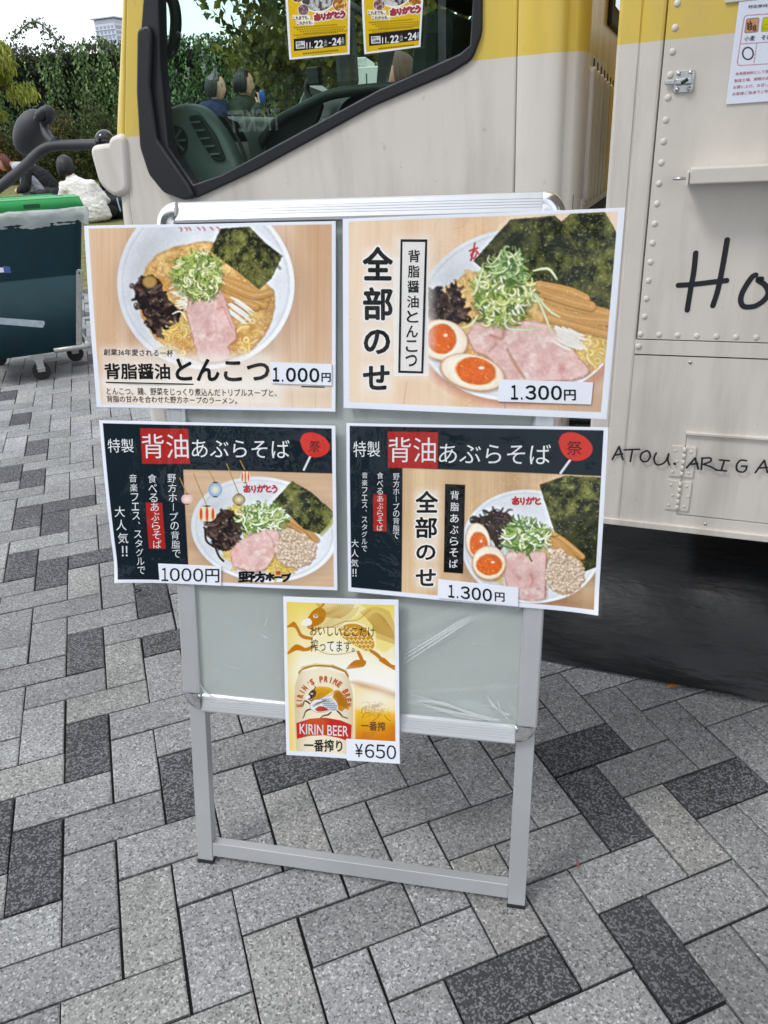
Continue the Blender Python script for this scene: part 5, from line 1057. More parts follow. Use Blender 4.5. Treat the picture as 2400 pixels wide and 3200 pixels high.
B_ = menu('menu_sheet', 'top right menu on the sign stand, ramen with eggs and seaweed, 1.300 yen', cB, [(20, 170), (1600, 105), (1495, 1290), (25, 1225)], (560, 420), art_b, 2, bB, lift=(.013, .013, .013, .013))
VB = .036
for_b = [(c, B(*q), .036) for c, q in (('全', (155, 325, 330, 505)), ('部', (157, 540, 328, 720)), ('の', (160, 770, 312, 908)), ('せ', (154, 968, 308, 1110)))]
B_.glow(for_b, M_GLOW, .085); B_.text(for_b, M_TXT)
VB = .02
B_.text(col_text('背脂醤油とんこつ', 449, 374, 430, 943, 66), M_TXT)
fo = [(373, 286), (524, 286), (498, 1016), (356, 1012)]; fi = [(384, 300), (511, 300), (486, 1003), (369, 999)]
B_.flat('title_frame', [fo, fi], M_TXT)
o = B_.label_('price_label', [(915, 1046), (1410, 1062), (1398, 1188), (908, 1172)], M_WHITE)
B_.text(digits('1.300', 978, 1078, 1248, 1162, .01, .026) + [('円', B(1258, 1104, 1320, 1166, 0, 0), .026)], M_TXT, .0034, 'price', o)
# ---------------------------------------------------------------- lower sheets: dark header
DK = (20, 33, 42)
def fan(p, cx, cy, r, hx, hy):
    p.line([(cx - r * .3, cy + r * .7), (hx, hy)], r * .13, (230, 234, 240)); p.poly([(cx - r, cy - r * .35), (cx - r * .75, cy - r * .8), (cx - r * .1, cy - r * .9), (cx + r * .6, cy - r * .6), (cx + r, cy - r * .05), (cx + r * .85, cy + r * .45), (cx + r * .3, cy + r * .75), (cx - r * .35, cy + r * .7), (cx - r * .8, cy + r * .25)], (214, 56, 46), curve=True)
    for k in range(9): a = -2.6 + k * .36; p.line([(cx - r * .35, cy + r * .7), (cx + r * .8 * math.cos(a), cy + r * .6 * math.sin(a))], 2, (176, 38, 34), op=.35)
cC = crop(280, 1280, .48222)
def lantern(p, cx, cy, rx, ry, c1, c2, sx, sy, glow=None):
    p.line([(sx, sy), (cx, cy - ry)], 6, (176, 140, 62)); p.ell(cx, cy, rx, ry, c1, 0)
    if glow: p.ell(cx, cy, rx * .7, ry * .7, glow, soft=rx * .45, op=.9)
    else:
        for k in (-.62, 0, .62): idx, q, m = p.ell(cx + k * rx, cy, rx * .16, ry * (1 - k * k) ** .5 * .98, c2)
    p.ell(cx, cy - ry, rx * .4, ry * .1, (58, 42, 28)); p.ell(cx, cy + ry, rx * .4, ry * .1, (58, 42, 28))
def bowl_soba(p, s, ox, oy, eggs):
    """dry noodle bowl drawn in the lower-left sheet's coordinates, scaled and shifted"""
    pass
def art_c(p):
    def f(p):
        p.C[:] = np.array(lin(DK)); p.mult(.88 + .3 * p.n(300, 4))
        ph = [(632, 378), (1640, 403), (1640, 1180), (668, 1160)]; d = p.sd_poly(ph); keep = p.C.copy()
        p.wood((200, 162, 126), (232, 202, 170), False, 120, 23)
        p.ell(1160, 800, 470, 340, (130, 92, 62), soft=50, op=.4); p.bowl(1145, 770, 467, 345, 8, .07)
        p.noodles(1120, 900, 250, 110, 90, 14, [(238, 206, 74), (228, 192, 62), (246, 220, 110)], (170, 128, 40), 120); p.noodles(1240, 1010, 90, 60, 40, 14, [(240, 206, 90), (228, 190, 70)], (170, 128, 40), 100); p.noodles(960, 660, 60, 60, 20, 13, [(238, 206, 84)], (180, 138, 50), 110)
        p.kikurage([(790, 720), (860, 650), (930, 640), (985, 700), (1000, 790), (960, 870), (900, 910), (840, 880), (790, 800)], 70, 15, 130, (48, 30, 26))
        for q in ([(830, 860), (860, 940), (890, 975)], [(770, 760), (780, 840), (830, 880)], [(920, 640), (960, 670), (1000, 720), (1040, 790)]): p.line(q, 15, (52, 34, 30), hl=(84, 58, 48))
        p.menma([[(1260, 740), (1350, 770), (1430, 830)], [(1300, 715), (1390, 770), (1450, 850)], [(1330, 705), (1420, 760), (1480, 830)]], 36)
        p.nori([(1328, 448), (1450, 520), (1592, 655), (1560, 730), (1500, 795), (1400, 760), (1300, 660), (1205, 585)], .85, 33)
        p.poly([(1500, 800), (1590, 670), (1598, 700), (1520, 800)], (170, 176, 60), soft=6, curve=True, op=.8)
        p.negi(1140, 700, 165, 100, 200, 11, 0, 120, 1., [(110, 156, 58), (80, 130, 48), (150, 184, 88), (220, 230, 180), (240, 244, 222), (190, 210, 130)])
        p.chashu([(935, 920), (985, 850), (1080, 800), (1160, 770), (1245, 775), (1250, 850), (1220, 930), (1180, 1000), (1120, 1045), (1030, 1040), (950, 1000)], 39)
        p.line([(1160, 775), (1205, 830), (1215, 880)], 10, (206, 150, 140), soft=6, op=.6)
        p.mince(1350, 900, 125, 110, 420, 14); p.mince(1310, 800, 50, 40, 60, 13)
        p.photo(103, 1145, 770, 467, 345); m = np.clip(.5 - d / (2 * p.px), 0, 1)[:, None]; p.C = keep * (1 - m) + p.C * m
        p.poly([(346, 118), (662, 122), (676, 341), (363, 338)], (176, 42, 38)); p.poly([(383, 586), (492, 589), (512, 892), (402, 888)], (176, 42, 38))
        fan(p, 1470, 228, 92, 1402, 378)
        lantern(p, 655, 566, 36, 33, (232, 176, 196), 0, 608, 430, (250, 232, 206)); lantern(p, 838, 506, 45, 46, (40, 140, 214), 0, 797, 384, (240, 240, 210)); lantern(p, 990, 570, 42, 36, (72, 48, 26), 0, 912, 342, (250, 232, 180)); lantern(p, 1032, 424, 32, 38, (244, 226, 196), (214, 84, 46), 998, 320); lantern(p, 784, 664, 62, 52, (246, 226, 190), (214, 88, 44), 698, 404)
        p.poly([(1228, 1040), (1256, 1038), (1258, 1064), (1230, 1066)], (206, 72, 34))
    with_border(p, .014, .016, .014, .020, f)
bC = lambda u, v: .010 * np.clip(1 - 5 * np.hypot(u, 1 - v), 0, 1) ** 2 + .004 * np.sin(np.pi * v) * np.clip(1 - 1.6 * u, 0, 1) + .0012 * np.sin(8 * u + 2 * v)
C_ = menu('menu_sheet', 'lower left dark menu on the sign stand, noodle bowl with paper lanterns priced 1000 yen', cC, [(45, 55), (1615, 90), (1625, 1185), (165, 1125)], (560, 400), art_c, 3, bC)
VB = -.004
def dark_head(S, x0, h, box_, so, fanq, cols, scale):
    S.text([('特製', h[0], -.008), ('背油', h[1], .0), ('あぶらそば', h[2], -.004)] + [t for c in cols for t in col_text(*c)], M_TXTW)
    S.text([('祭', fanq, .0)], M_TXT, name='fan_lettering')
dark_head(C_, 0, (B(126, 182, 302, 268, 4, 0), B(358, 153, 662, 304, 6, 2), B(684, 186, 1312, 300, 4, 6)), 0, 0, B(1436, 196, 1502, 266, 0, 0),
    [('野方ホープの背脂で', 556, 432, 583, 925, 54), ('食べる', 428, 432, 436, 556, 56), ('あぶらそば', 444, 616, 458, 860, 54), ('音楽フェス、スタグルで', 301, 430, 350, 1035, 50), ('大人気‼', 211, 644, 240, 905, 70)], 1)
def brush(S, lst, m, off=.001, name='brush_lettering', parent=None):
    """painted characters as round strokes in the sheet's drawing coordinates"""
    return strokes_sheet(S, lst, m, off, name, parent)
def strokes_sheet(S, lst, m, off, name, parent=None, seg=6):
    bm = bmesh.new()
    for i, (pts, w) in enumerate(lst):
        P = [Vector(p) for p in (spline([(a, b, 0) for a, b in pts], 5) if len(pts) > 2 else [(*p, 0) for p in pts])]; n = len(P); h = w / 2; ds = [(P[min(k + 1, n - 1)] - P[max(k - 1, 0)]).normalized() for k in range(n)]
        vs = []
        for k in range(n):
            nn = Vector((-ds[k].y, ds[k].x, 0)) * h; vs.append((P[k] + nn, P[k] - nn))
        co = [q for a in vs for q in a]; F = [(2 * k, 2 * k + 1, 2 * k + 3, 2 * k + 2) for k in range(n - 1)]
        for e, dsn in ((0, -ds[0]), (n - 1, ds[-1])):
            b0 = len(co); a0 = math.atan2(dsn.y, dsn.x)
            for k in range(seg + 1): t = a0 - math.pi / 2 + math.pi * k / seg; co.append(P[e] + Vector((math.cos(t), math.sin(t), 0)) * h)
            F.append(tuple(range(b0, b0 + seg + 1)))
        a = np.array([tuple(c) for c in co]); u, v = S.uv(a[:, 0], a[:, 1]); V = S.xyz(u, v, off + i * 1e-5) - S.org; bv = [bm.verts.new(p) for p in V]
        for f in F: bm.faces.new([bv[k] for k in f])
    return bm_obj(name, bm, m, parent or S.root)
def noborihope(x, y, s):
    """the shop's brush-written name 野方ホープ in broad strokes"""
    L = []; A = lambda q, w=.16: L.append(([(x + a * s, y + b * s) for a, b in q], w * s))
    A([(.0, .05), (.5, .0)]); A([(.05, .05), (.05, .38), (.5, .36)]); A([(.5, .0), (.5, .36)]); A([(.05, .2), (.5, .2)], .12); A([(.27, .02), (.27, .62)], .13); A([(.0, .48), (.55, .46)], .12); A([(-.02, .68), (.58, .62)]); A([(.62, .02), (1.0, .02), (.85, .16)], .14); A([(.66, .18), (.82, .24)], .12); A([(.58, .34), (1.06, .30), (.98, .42)], .14); A([(.84, .34), (.84, .66), (.72, .62)], .15)
    A([(1.42, -.02), (1.45, .1)]); A([(1.15, .2), (1.78, .14)]); A([(1.44, .2), (1.36, .45), (1.14, .66)]); A([(1.42, .36), (1.68, .36), (1.62, .66), (1.5, .62)])
    A([(1.9, .24), (2.36, .20)]); A([(2.13, .08), (2.13, .58)]); A([(1.98, .36), (1.88, .5)], .14); A([(2.26, .34), (2.38, .48)], .14)
    A([(2.48, .36), (2.68, .34), (2.92, .36)], .15)
    A([(2.98, .22), (3.3, .2), (3.42, .22), (3.3, .48), (3.06, .64)]); A([(3.5, .06), (3.56, .1), (3.5, .16), (3.45, .1), (3.5, .06)], .07)
    return L
strokes_sheet(C_, noborihope(995, 1048, 92), M_TXT, .001, 'brush_lettering')
ari = lambda x, y, s, w: [([(x + a * s, y + b * s) for a, b in q], w) for q in ([(.0, .18), (.55, .10)], [(.28, -.05), (.22, .3), (.26, .62)], [(.45, .2), (.3, .5), (.1, .6), (.05, .42), (.3, .3), (.55, .36), (.55, .55), (.4, .62)], [(.78, .1), (.76, .35), (.84, .42)], [(1.05, .05), (1.08, .35), (.95, .65)], [(1.3, .22), (1.7, .15), (1.68, .5), (1.55, .6)], [(1.5, 0), (1.45, .3), (1.32, .6)], [(1.82, .08), (1.92, .22)], [(1.95, .0), (2.02, .1)], [(2.16, .05), (2.22, .28)], [(2.5, .12), (2.2, .32), (2.15, .5), (2.35, .6), (2.58, .55)], [(2.78, .0), (2.95, .06)], [(2.68, .28), (2.95, .18), (3.1, .3), (3.0, .55), (2.8, .68)])]
strokes_sheet(C_, ari(1022, 478, 68, 10), M_TXTR, .001, 'bowl_lettering')
o = C_.label_('price_label', [(466, 988), (880, 1008), (878, 1138), (474, 1118)], M_WHITE, off=.0034)
C_.text(digits('1000', 488, 1016, 762, 1106, .02, .012) + [('円', B(776, 1024, 868, 1116), .012)], M_TXT, .0038, 'price', o)
# ---------------------------------------------------------------- lower right
cD = crop(1060, 1280, .53647)
def art_d(p):
    def f(p):
        p.C[:] = np.array(lin(DK)); p.mult(.88 + .3 * p.n(300, 5)); ph = [(388, 330), (1640, 378), (1640, 1240), (380, 1120)]; d = p.sd_poly(ph); keep = p.C.copy()
        p.wood((202, 164, 122), (236, 208, 168), True, 130, 43); p.over((150, 96, 60), np.clip((p.V - .86) * 7, 0, .6) * np.clip((p.U - .6) * 4, 0, 1))
        p.ell(1150, 830, 420, 320, (120, 84, 56), soft=50, op=.4); p.bowl(1130, 790, 395, 335, 8, .06)
        p.noodles(1080, 900, 220, 130, 50, 12, [(236, 200, 76), (226, 186, 64)], (168, 124, 40), 110)
        p.kikurage([(790, 640), (880, 600), (960, 590), (1040, 620), (1030, 700), (960, 760), (900, 740), (860, 660)], 56, 15, 130, (46, 30, 27))
        for q in ([(865, 575), (920, 595), (970, 590)], [(900, 680), (930, 760), (960, 800)], [(960, 590), (1010, 600), (1020, 650)]): p.line(q, 14, (56, 36, 32), hl=(86, 60, 50))
        p.nori([(1185, 425), (1330, 372), (1420, 380), (1520, 520), (1500, 800), (1430, 935), (1330, 860), (1270, 700)], .55, 53); p.nori([(1335, 372), (1545, 380), (1545, 560), (1400, 600), (1300, 640), (1230, 500)], .9, 56)
        p.nori([(1270, 640), (1520, 545), (1515, 900), (1430, 935), (1330, 860)], .22, 57)
        p.menma([[(1225, 690), (1320, 750), (1420, 840)], [(1240, 720), (1330, 800), (1410, 890)], [(1230, 760), (1300, 800), (1380, 860)]], 34)
        p.chashu([(985, 860), (1010, 810), (1110, 800), (1220, 820), (1225, 900), (1215, 1000), (1215, 1095), (1100, 1105), (1010, 1050), (980, 950)], 49)
        p.line([(1222, 830), (1222, 960), (1214, 1090)], 7, (176, 104, 72), soft=4, op=.7); p.line([(1135, 940), (1145, 990), (1130, 1030)], 8, (206, 110, 112), soft=5, op=.5)
        p.mince(1325, 950, 105, 110, 420, 13); p.mince(1290, 840, 45, 40, 60, 12)
        p.negi(1110, 720, 145, 90, 200, 11, 0, 130, .9, [(104, 150, 56), (74, 122, 46), (150, 184, 88), (226, 234, 190), (242, 246, 228), (196, 214, 140)])
        for q in ([(1065, 600), (1075, 640), (1100, 700)], [(960, 775), (1010, 790), (1060, 800)], [(1110, 800), (1130, 850), (1140, 870)]): p.line(q, 10, (86, 130, 54), hl=(120, 164, 80))
        p.egg(832, 760, 72, 112, 836, 772, 52, 72, -8); p.egg(895, 885, 98, 104, 898, 893, 74, 62, 0)
        p.photo(104, 1130, 770, 430, 420); m = np.clip(.5 - d / (2 * p.px), 0, 1)[:, None]; p.halo([(490, 480, 580, 580), (490, 620, 580, 730), (490, 780, 570, 860), (490, 930, 570, 1010)], 60, .6); p.C = keep * (1 - m) + p.C * m
        p.poly([(640, 421), (760, 426), (746, 948), (631, 940)], (16, 17, 19)); p.poly([(299, 124), (600, 129), (597, 333), (301, 328)], (176, 42, 38)); p.poly([(210, 480), (289, 481), (288, 699), (209, 695)], (176, 42, 38))
        fan(p, 1388, 216, 94, 1305, 358)
    with_border(p, .012, .014, .016, .026, f)
bD = lambda u, v: .010 * np.clip(1 - 5 * np.hypot(1 - u, 1 - v), 0, 1) ** 2 + .0014 * np.sin(6 * u + 5 * v) + .004 * np.sin(np.pi * v) * np.clip(u - .75, 0, 1)
D_ = menu('menu_sheet', 'lower right dark menu on the sign stand, noodle bowl with eggs priced 1.300 yen', cD, [(25, 65), (1590, 90), (1525, 1205), (35, 1070)], (560, 410), art_d, 4, bD, lift=(.013, .013, .013, .013))
VB = -.006
dark_head(D_, 0, (B(88, 178, 252, 266, 0, 0), B(306, 156, 588, 296, -2, 2), B(608, 190, 1252, 302, -4, 8)), 0, 0, B(1340, 178, 1424, 256, 0, 0),
    [('野方ホープの背脂で', 350, 378, 347, 722, 38), ('食べる', 252, 372, 250, 462, 38), ('あぶらそば', 252, 506, 249, 676, 36), ('音楽フェス、スタグルで', 158, 370, 153, 800, 34), ('大人気‼', 95, 768, 92, 945, 46)], 1)
for_d = [(c, B(*q), .03) for c, q in (('全', (464, 460, 600, 588)), ('部', (462, 612, 594, 738)), ('の', (468, 776, 584, 868)), ('せ', (464, 920, 586, 1024)))]
D_.glow(for_d, M_GLOW, .085); D_.text(for_d, M_TXT)
VB = .014
D_.text(col_text('背脂あぶらそば', 698, 486, 690, 888, 50), M_TXTW, name='side_title')
strokes_sheet(D_, [q for q in ari(1032, 498, 62, 10)[:-2]], M_TXTR, .001, 'bowl_lettering')
o = D_.label_('price_label', [(600, 978), (1065, 1026), (1062, 1142), (596, 1092)], M_WHITE, off=.0034)
D_.text(digits('1.300', 660, 1010, 914, 1088, .10, .022) + [('円', B(930, 1054, 986, 1110, 0, 4), .022)], M_TXT, .0038, 'price', o)
# ---------------------------------------------------------------- beer sheet
cE = crop(820, 1820, .30139)
GO = (206, 146, 26); GD = (196, 122, 14)
def beast(p, f, k, main, line_, scal, lw, full=True):
    """running maned beast emblem, head at the left, streaming mane and tail; f maps unit drawing to sheet.
    main: mane, tail, body, head, belly, legs, leg width, scale patch"""
    q = lambda *a: [f(x, y) for x, y in a]; sm = k * 2
    p.poly(q((.26, .10), (.34, .01), (.48, .0), (.62, .03), (.70, .10), (.62, .17), (.50, .24), (.40, .34), (.28, .40), (.20, .34), (.22, .22)), main[0], curve=True, soft=sm)
    p.poly(q((.68, .26), (.72, .12), (.82, .10), (.93, .24), (1.0, .42), (1.02, .56), (.94, .54), (.88, .60), (.80, .56), (.74, .44)), main[1], curve=True, soft=sm)
    for a, w in ((((.24, .46), (.14, .36), (.08, .34), (.05, .44), (.02, .48)), 1.), (((.24, .54), (.15, .56), (.09, .62), (.07, .70), (.04, .76)), 1.), (((.66, .60), (.58, .68), (.48, .70), (.42, .76), (.38, .78)), 1.1), (((.74, .56), (.82, .64), (.88, .72), (.96, .76), (1.0, .77)), 1.1)):
        if main[6]: p.line(q(*a), k * main[6], main[5], taper=.35); p.line(q(a[0], a[1], a[2]), k * main[6] * 1.35, main[5], taper=.6); x, y = f(*a[2]); p.ell(x, y + 4 * k, k * 4, k * 3.4, main[1])
    p.poly(q((.20, .42), (.28, .32), (.38, .30), (.50, .25), (.62, .25), (.72, .32), (.78, .44), (.78, .56), (.70, .62), (.60, .58), (.50, .62), (.38, .62), (.26, .58), (.20, .52)), main[2], curve=True, soft=sm * .6)
    p.poly(q((.44, .33), (.52, .27), (.62, .27), (.70, .33), (.76, .44), (.77, .55), (.70, .59), (.62, .54), (.55, .48), (.48, .42)), main[7], curve=True)
    p.poly(q((.30, .54), (.40, .47), (.52, .50), (.58, .56), (.48, .60), (.36, .60)), main[4], curve=True)
    p.poly(q((.15, .22), (.20, .12), (.27, .07), (.33, .12), (.32, .21), (.27, .27), (.20, .30), (.14, .28)), main[3], curve=True); p.poly(q((.12, .21), (.18, .20), (.20, .26), (.15, .29), (.10, .27)), (246, 242, 230), curve=True); p.line(q((.27, .08), (.31, .03), (.30, -.02)), k * 5, main[3], taper=.5); p.line(q((.16, .30), (.22, .33), (.28, .31)), k * 4, main[3])
    for i in range(8):
        for j in range(6):
            x, y = .47 + i * .038 + (j % 2) * .019, .30 + j * .05
            if .3 + (x - .47) * .55 - .04 < y < .30 + .28 and y > .27 + max(0, x - .68) * 1.2: cx, cy = f(x, y); p.line([(cx - 4.5 * k, cy), (cx, cy + 5 * k), (cx + 4.5 * k, cy)], k * 1.8, scal)
    for i in range(7): t = i / 6; p.line(q((.24 + .02 * i, .46 + .03 * math.sin(i)), (.30 + .03 * i, .42 - .01 * i), (.36 + .04 * i, .38 - .012 * i)), k * 2.4, scal if full else line_, op=.8)
    for i in range(20): t = i / 19; p.line(q((.27 + .36 * t, .06 + .02 * math.sin(t * 9)), (.27 + .32 * t, .12 + .04 * t), (.25 + .26 * t, .22 + .02 * math.sin(7 * t)), (.24 + .2 * t, .31)), lw, line_, op=.75)
    for i in range(22): t = i / 21; p.line(q((.71 + .16 * t, .22 - .08 * math.sin(t * 3.1)), (.77 + .17 * t, .30 + .06 * t), (.80 + .18 * t, .44 + .08 * t)), lw, line_, op=.75)
    for a in (((.20, .44), (.22, .54), (.34, .62), (.50, .62), (.60, .58)), ((.38, .30), (.50, .24), (.62, .22), (.70, .14), (.74, .10)), ((.20, .42), (.28, .32), (.40, .30))): p.line(q(*a), lw * 1.3, line_)
    cx, cy = f(.235, .17); p.ell(cx, cy, 6 * k, 4.5 * k, (250, 246, 230)); p.ell(cx, cy, 2.4 * k, 2.4 * k, (30, 24, 20))
def art_e(p):
    def f(p):
        t = np.clip((p.V - .02) * 2.4, 0, 1)[:, None]; p.C = np.array(lin((238, 214, 96))) * (1 - t) + np.array(lin((252, 246, 222))) * t
        p.over((236, 206, 84), np.clip((.16 - p.U) * 5, 0, .8)); p.over((252, 250, 240), np.clip(1 - np.hypot((p.U - .55) / .5, (p.V - .42) / .14), 0, 1) * .9)
        p.over((246, 214, 96), np.clip((p.V - .55) * 2, 0, .6) * np.clip((.2 - p.U) * 6, 0, 1))
        F = lambda x, y: (300 + x * 1120, 190 + y * 850)
        beast(p, F, 4.2, [(246, 232, 166), (244, 224, 140), (250, 240, 196), GD, (252, 246, 226), GD, 0, (206, 150, 40)], (166, 116, 20), (252, 236, 170), 4.5)
        for i in range(46): a = i / 45; p.line([(560 + 420 * a, 200 + 20 * math.sin(a * 11)), (600 + 330 * a, 270 + 20 * math.sin(a * 7)), (520 + 300 * a, 330 + 30 * a)], 4, (186, 136, 34), op=.7)
        for i in range(40): a = i / 39; p.line([(1020 + 300 * a, 300 - 50 * math.sin(3.1 * a)), (1110 + 260 * a, 380 + 60 * a), (1180 + 220 * a, 500 + 90 * a)], 4, (186, 136, 34), op=.7)
        for q in ([(1050, 815), (1030, 760), (1000, 700)], [(1240, 780), (1190, 730), (1130, 690)], [(395, 515), (440, 545), (520, 560)], [(430, 670), (480, 668), (540, 640)]): p.line(q, 36, GD, taper=.2)
        p.poly([(255, 440), (330, 392), (370, 430), (412, 510), (390, 525), (340, 450), (262, 450)], GD, curve=True); p.poly([(265, 700), (350, 620), (440, 650), (445, 690), (360, 680), (270, 722)], GD, curve=True)
        p.poly([(870, 880), (960, 790), (1075, 790), (1060, 850), (960, 870)], GD, curve=True); p.poly([(1210, 790), (1260, 760), (1340, 830), (1402, 840), (1400, 900), (1300, 850)], GD, curve=True)
        p.over((250, 248, 240), np.clip((p.V - .40) * 9, 0, .75) * np.clip(1 - np.abs(p.U - .55) * 1.4, 0, 1) * np.clip((.56 - p.V) * 9, 0, 1))
        # glass of beer
        p.poly([(950, 1050), (1180, 1060), (1380, 1160), (1398, 1640), (960, 1640)], (246, 226, 170), soft=14); u = np.clip((p.Y - 1300) / 300, 0, 1); g = np.array(lin((246, 196, 40)))[None] * (1 - u[:, None]) + np.array(lin((214, 126, 18)))[None] * u[:, None]
        p.poly([(958, 1290), (1180, 1300), (1398, 1330), (1402, 1660), (950, 1660)], g, soft=34); p.over((206, 116, 20), np.clip((p.X - 1250) / 160, 0, .7) * np.clip((p.Y - 1400) / 80, 0, 1) * (p.X < 1402))
        p.poly([(920, 1010), (1060, 985), (1250, 1030), (1390, 1120), (1380, 1180), (1200, 1120), (1020, 1060)], (206, 150, 84), curve=True, soft=26); p.poly([(900, 960), (1060, 940), (1280, 970), (1400, 1060), (1380, 1110), (1200, 1060), (1000, 1010)], (252, 248, 240), curve=True, soft=30)
        p.ell(1180, 1190, 180, 90, (250, 244, 226), soft=70, op=.8)
        for k in range(60):
            a0 = p.rng.uniform(0, 6.28); r0 = p.rng.uniform(.2, 1); x, y = 1180 + 120 * r0 * math.cos(a0), 1295 + 82 * r0 * math.sin(a0); p.line([(x, y), (x + p.rng.normal() * 22, y + p.rng.normal() * 16), (x + p.rng.normal() * 34, y + p.rng.normal() * 26)], 4, (120, 84, 50), op=.38)
        for q in ([(1090, 1270), (1045, 1290), (1035, 1340)], [(1100, 1330), (1060, 1350), (1045, 1390)], [(1210, 1370), (1180, 1400), (1150, 1420)], [(1270, 1360), (1300, 1400), (1330, 1415)]): p.line(q, 8, (112, 76, 44), op=.7)
        p.line([(1392, 1140), (1398, 1400), (1396, 1640)], 14, (255, 246, 220), soft=8, op=.8); p.line([(962, 1080), (958, 1350), (962, 1640)], 12, (255, 244, 206), soft=8, op=.7)
        # can
        can = [(382, 900), (380, 930), (345, 1040), (338, 1200), (345, 1500), (360, 1830), (940, 1840), (948, 1500), (948, 1180), (938, 1090), (905, 970), (905, 940), (640, 860)]
        d = p.sd_poly(can); u = (p.X - 340) / 610; sh = 1 - .34 * np.clip(np.abs(u - .5) * 2 - .35, 0, 1) ** 1.4; col = np.array(lin((246, 234, 204)))[None] * sh[:, None]; e = np.clip((np.abs(u - .5) * 2 - .62) * 2.2, 0, 1)[:, None] * .6; col = col * (1 - e) + np.array(lin((216, 186, 122))) * e; p.over(col, np.clip(.5 - d / 4, 0, 1))
        p.poly([(380, 900), (420, 845), (560, 815), (740, 830), (880, 890), (906, 940), (902, 975), (860, 910), (720, 858), (540, 848), (420, 885), (384, 932)], (206, 166, 74), curve=False, soft=3); p.line([(384, 915), (440, 866), (560, 838), (720, 846), (850, 895), (902, 960)], 7, (120, 84, 30)); p.line([(400, 880), (460, 840), (580, 824), (720, 834)], 6, (250, 236, 180), soft=4)
        for _ in range(70): x, y = p.rng.uniform(350, 940), p.rng.uniform(930, 1800); r = p.rng.uniform(3, 8); p.ell(x, y, r, r * 1.2, (222, 206, 168), soft=2, op=.6); p.ell(x - r * .2, y - r * .3, r * .4, r * .4, (255, 252, 242), op=.8)
        beast(p, lambda x, y: (405 + x * 490, 1055 + y * 440), 2.1, [(236, 176, 30), (206, 136, 30), (240, 240, 240), (46, 42, 44), (196, 70, 50), (36, 36, 42), 6, (206, 210, 216)], (150, 100, 20), (24, 30, 40), 3)
        p.poly([(356, 1440), (500, 1395), (660, 1385), (820, 1415), (934, 1465), (926, 1650), (800, 1605), (650, 1575), (500, 1580), (362, 1612)], (198, 44, 34), soft=2); p.over((222, 110, 40), np.clip(1 - np.abs(p.X - 560) / 150, 0, .45) * (np.abs(p.Y - 1500 + .0) < 110) * np.clip(.5 - p.sd_poly([(356, 1440), (500, 1395), (660, 1385), (820, 1415), (934, 1465), (926, 1650), (800, 1605), (650, 1575), (500, 1580), (362, 1612)]) / 3, 0, 1))
        p.poly([(640, 1760), (664, 1806), (622, 1810)], (206, 50, 36))
        p.text = 0
        for x0, x1, y in ((440, 600, 1785), (685, 850, 1805)):
            for k in range(int((x1 - x0) / 16)): p.line([(x0 + k * 16, y + k * .6 + p.rng.normal() * 3), (x0 + k * 16 + 9, y - 12 + k * .6)], 5, (186, 146, 66))
        for k in range(3):
            for q in range(9 - k): p.line([(1045 + q * 15, 1545 + k * 22), (1054 + q * 15, 1552 + k * 22)], 5, (130, 90, 20), op=.7)
    with_border(p, .028, .03, .034, .028, f)
E_ = menu('drink_sheet', 'small portrait drink poster with a beer can and glass, hanging low over the bottom rail', cE, [(203, 122), (1425, 160), (1440, 1890), (237, 1805)], (330, 470), art_e, 5, lambda u, v: .0015 * np.sin(4 * u + 3 * v), lift=(.016, .016, .016, .016))
M_TXTR2 = mat('print_orange', lin((196, 92, 32)), .6)
E_.text([('おいしいとこだけ', B(505, 428, 1172, 528, 0, 22), -.006), ('搾ってます。', B(510, 566, 965, 690, 0, 16), -.006), ('一番搾り', B(436, 1612, 838, 1748, 0, 12), .026)], M_TXT)
E_.text([('一番搾', B(1030, 1420, 1278, 1520, 0, 10), .02)], mat('print_brown', lin((96, 58, 20)), .6), name='glass_lettering')
E_.text([('KIRIN BEER', ((392, 1445), (900, 1478), (898, 1588), (392, 1556)), .014)], M_TXTW, .0011, 'can_lettering')
arcs = []
for i, ch in enumerate("KIRIN'S PRIME BREW"):
    if ch == ' ': continue
    t = i / 17; a = R(186 - 192 * t); cx, cy = 645 + 255 * math.cos(a), 1222 - 245 * math.sin(a); ang = math.pi / 2 - a; w, h = (19, 33) if ch not in "I'" else (5.5, 33)
    if ch == "'": h = 9; cx -= 22 * math.sin(ang) * -1 * 0; cy -= 20
    c_, s_ = math.cos(ang), math.sin(ang); arcs.append((ch, [(cx + x * c_ - y * s_, cy + x * s_ + y * c_) for x, y in ((-w, -h), (w, -h), (w, h), (-w, h))], .07))
E_.text(arcs, M_TXTR2, .0011, 'arched_lettering')
o = E_.label_('price_label', [(880, 1608), (1425, 1632), (1430, 1866), (886, 1838)], M_WHITE, off=.0034)
E_.text([('¥', B(974, 1658, 1052, 1800), .006)] + digits('650', 1074, 1656, 1392, 1806, .04, .006), M_TXT, .0038, 'price', o)
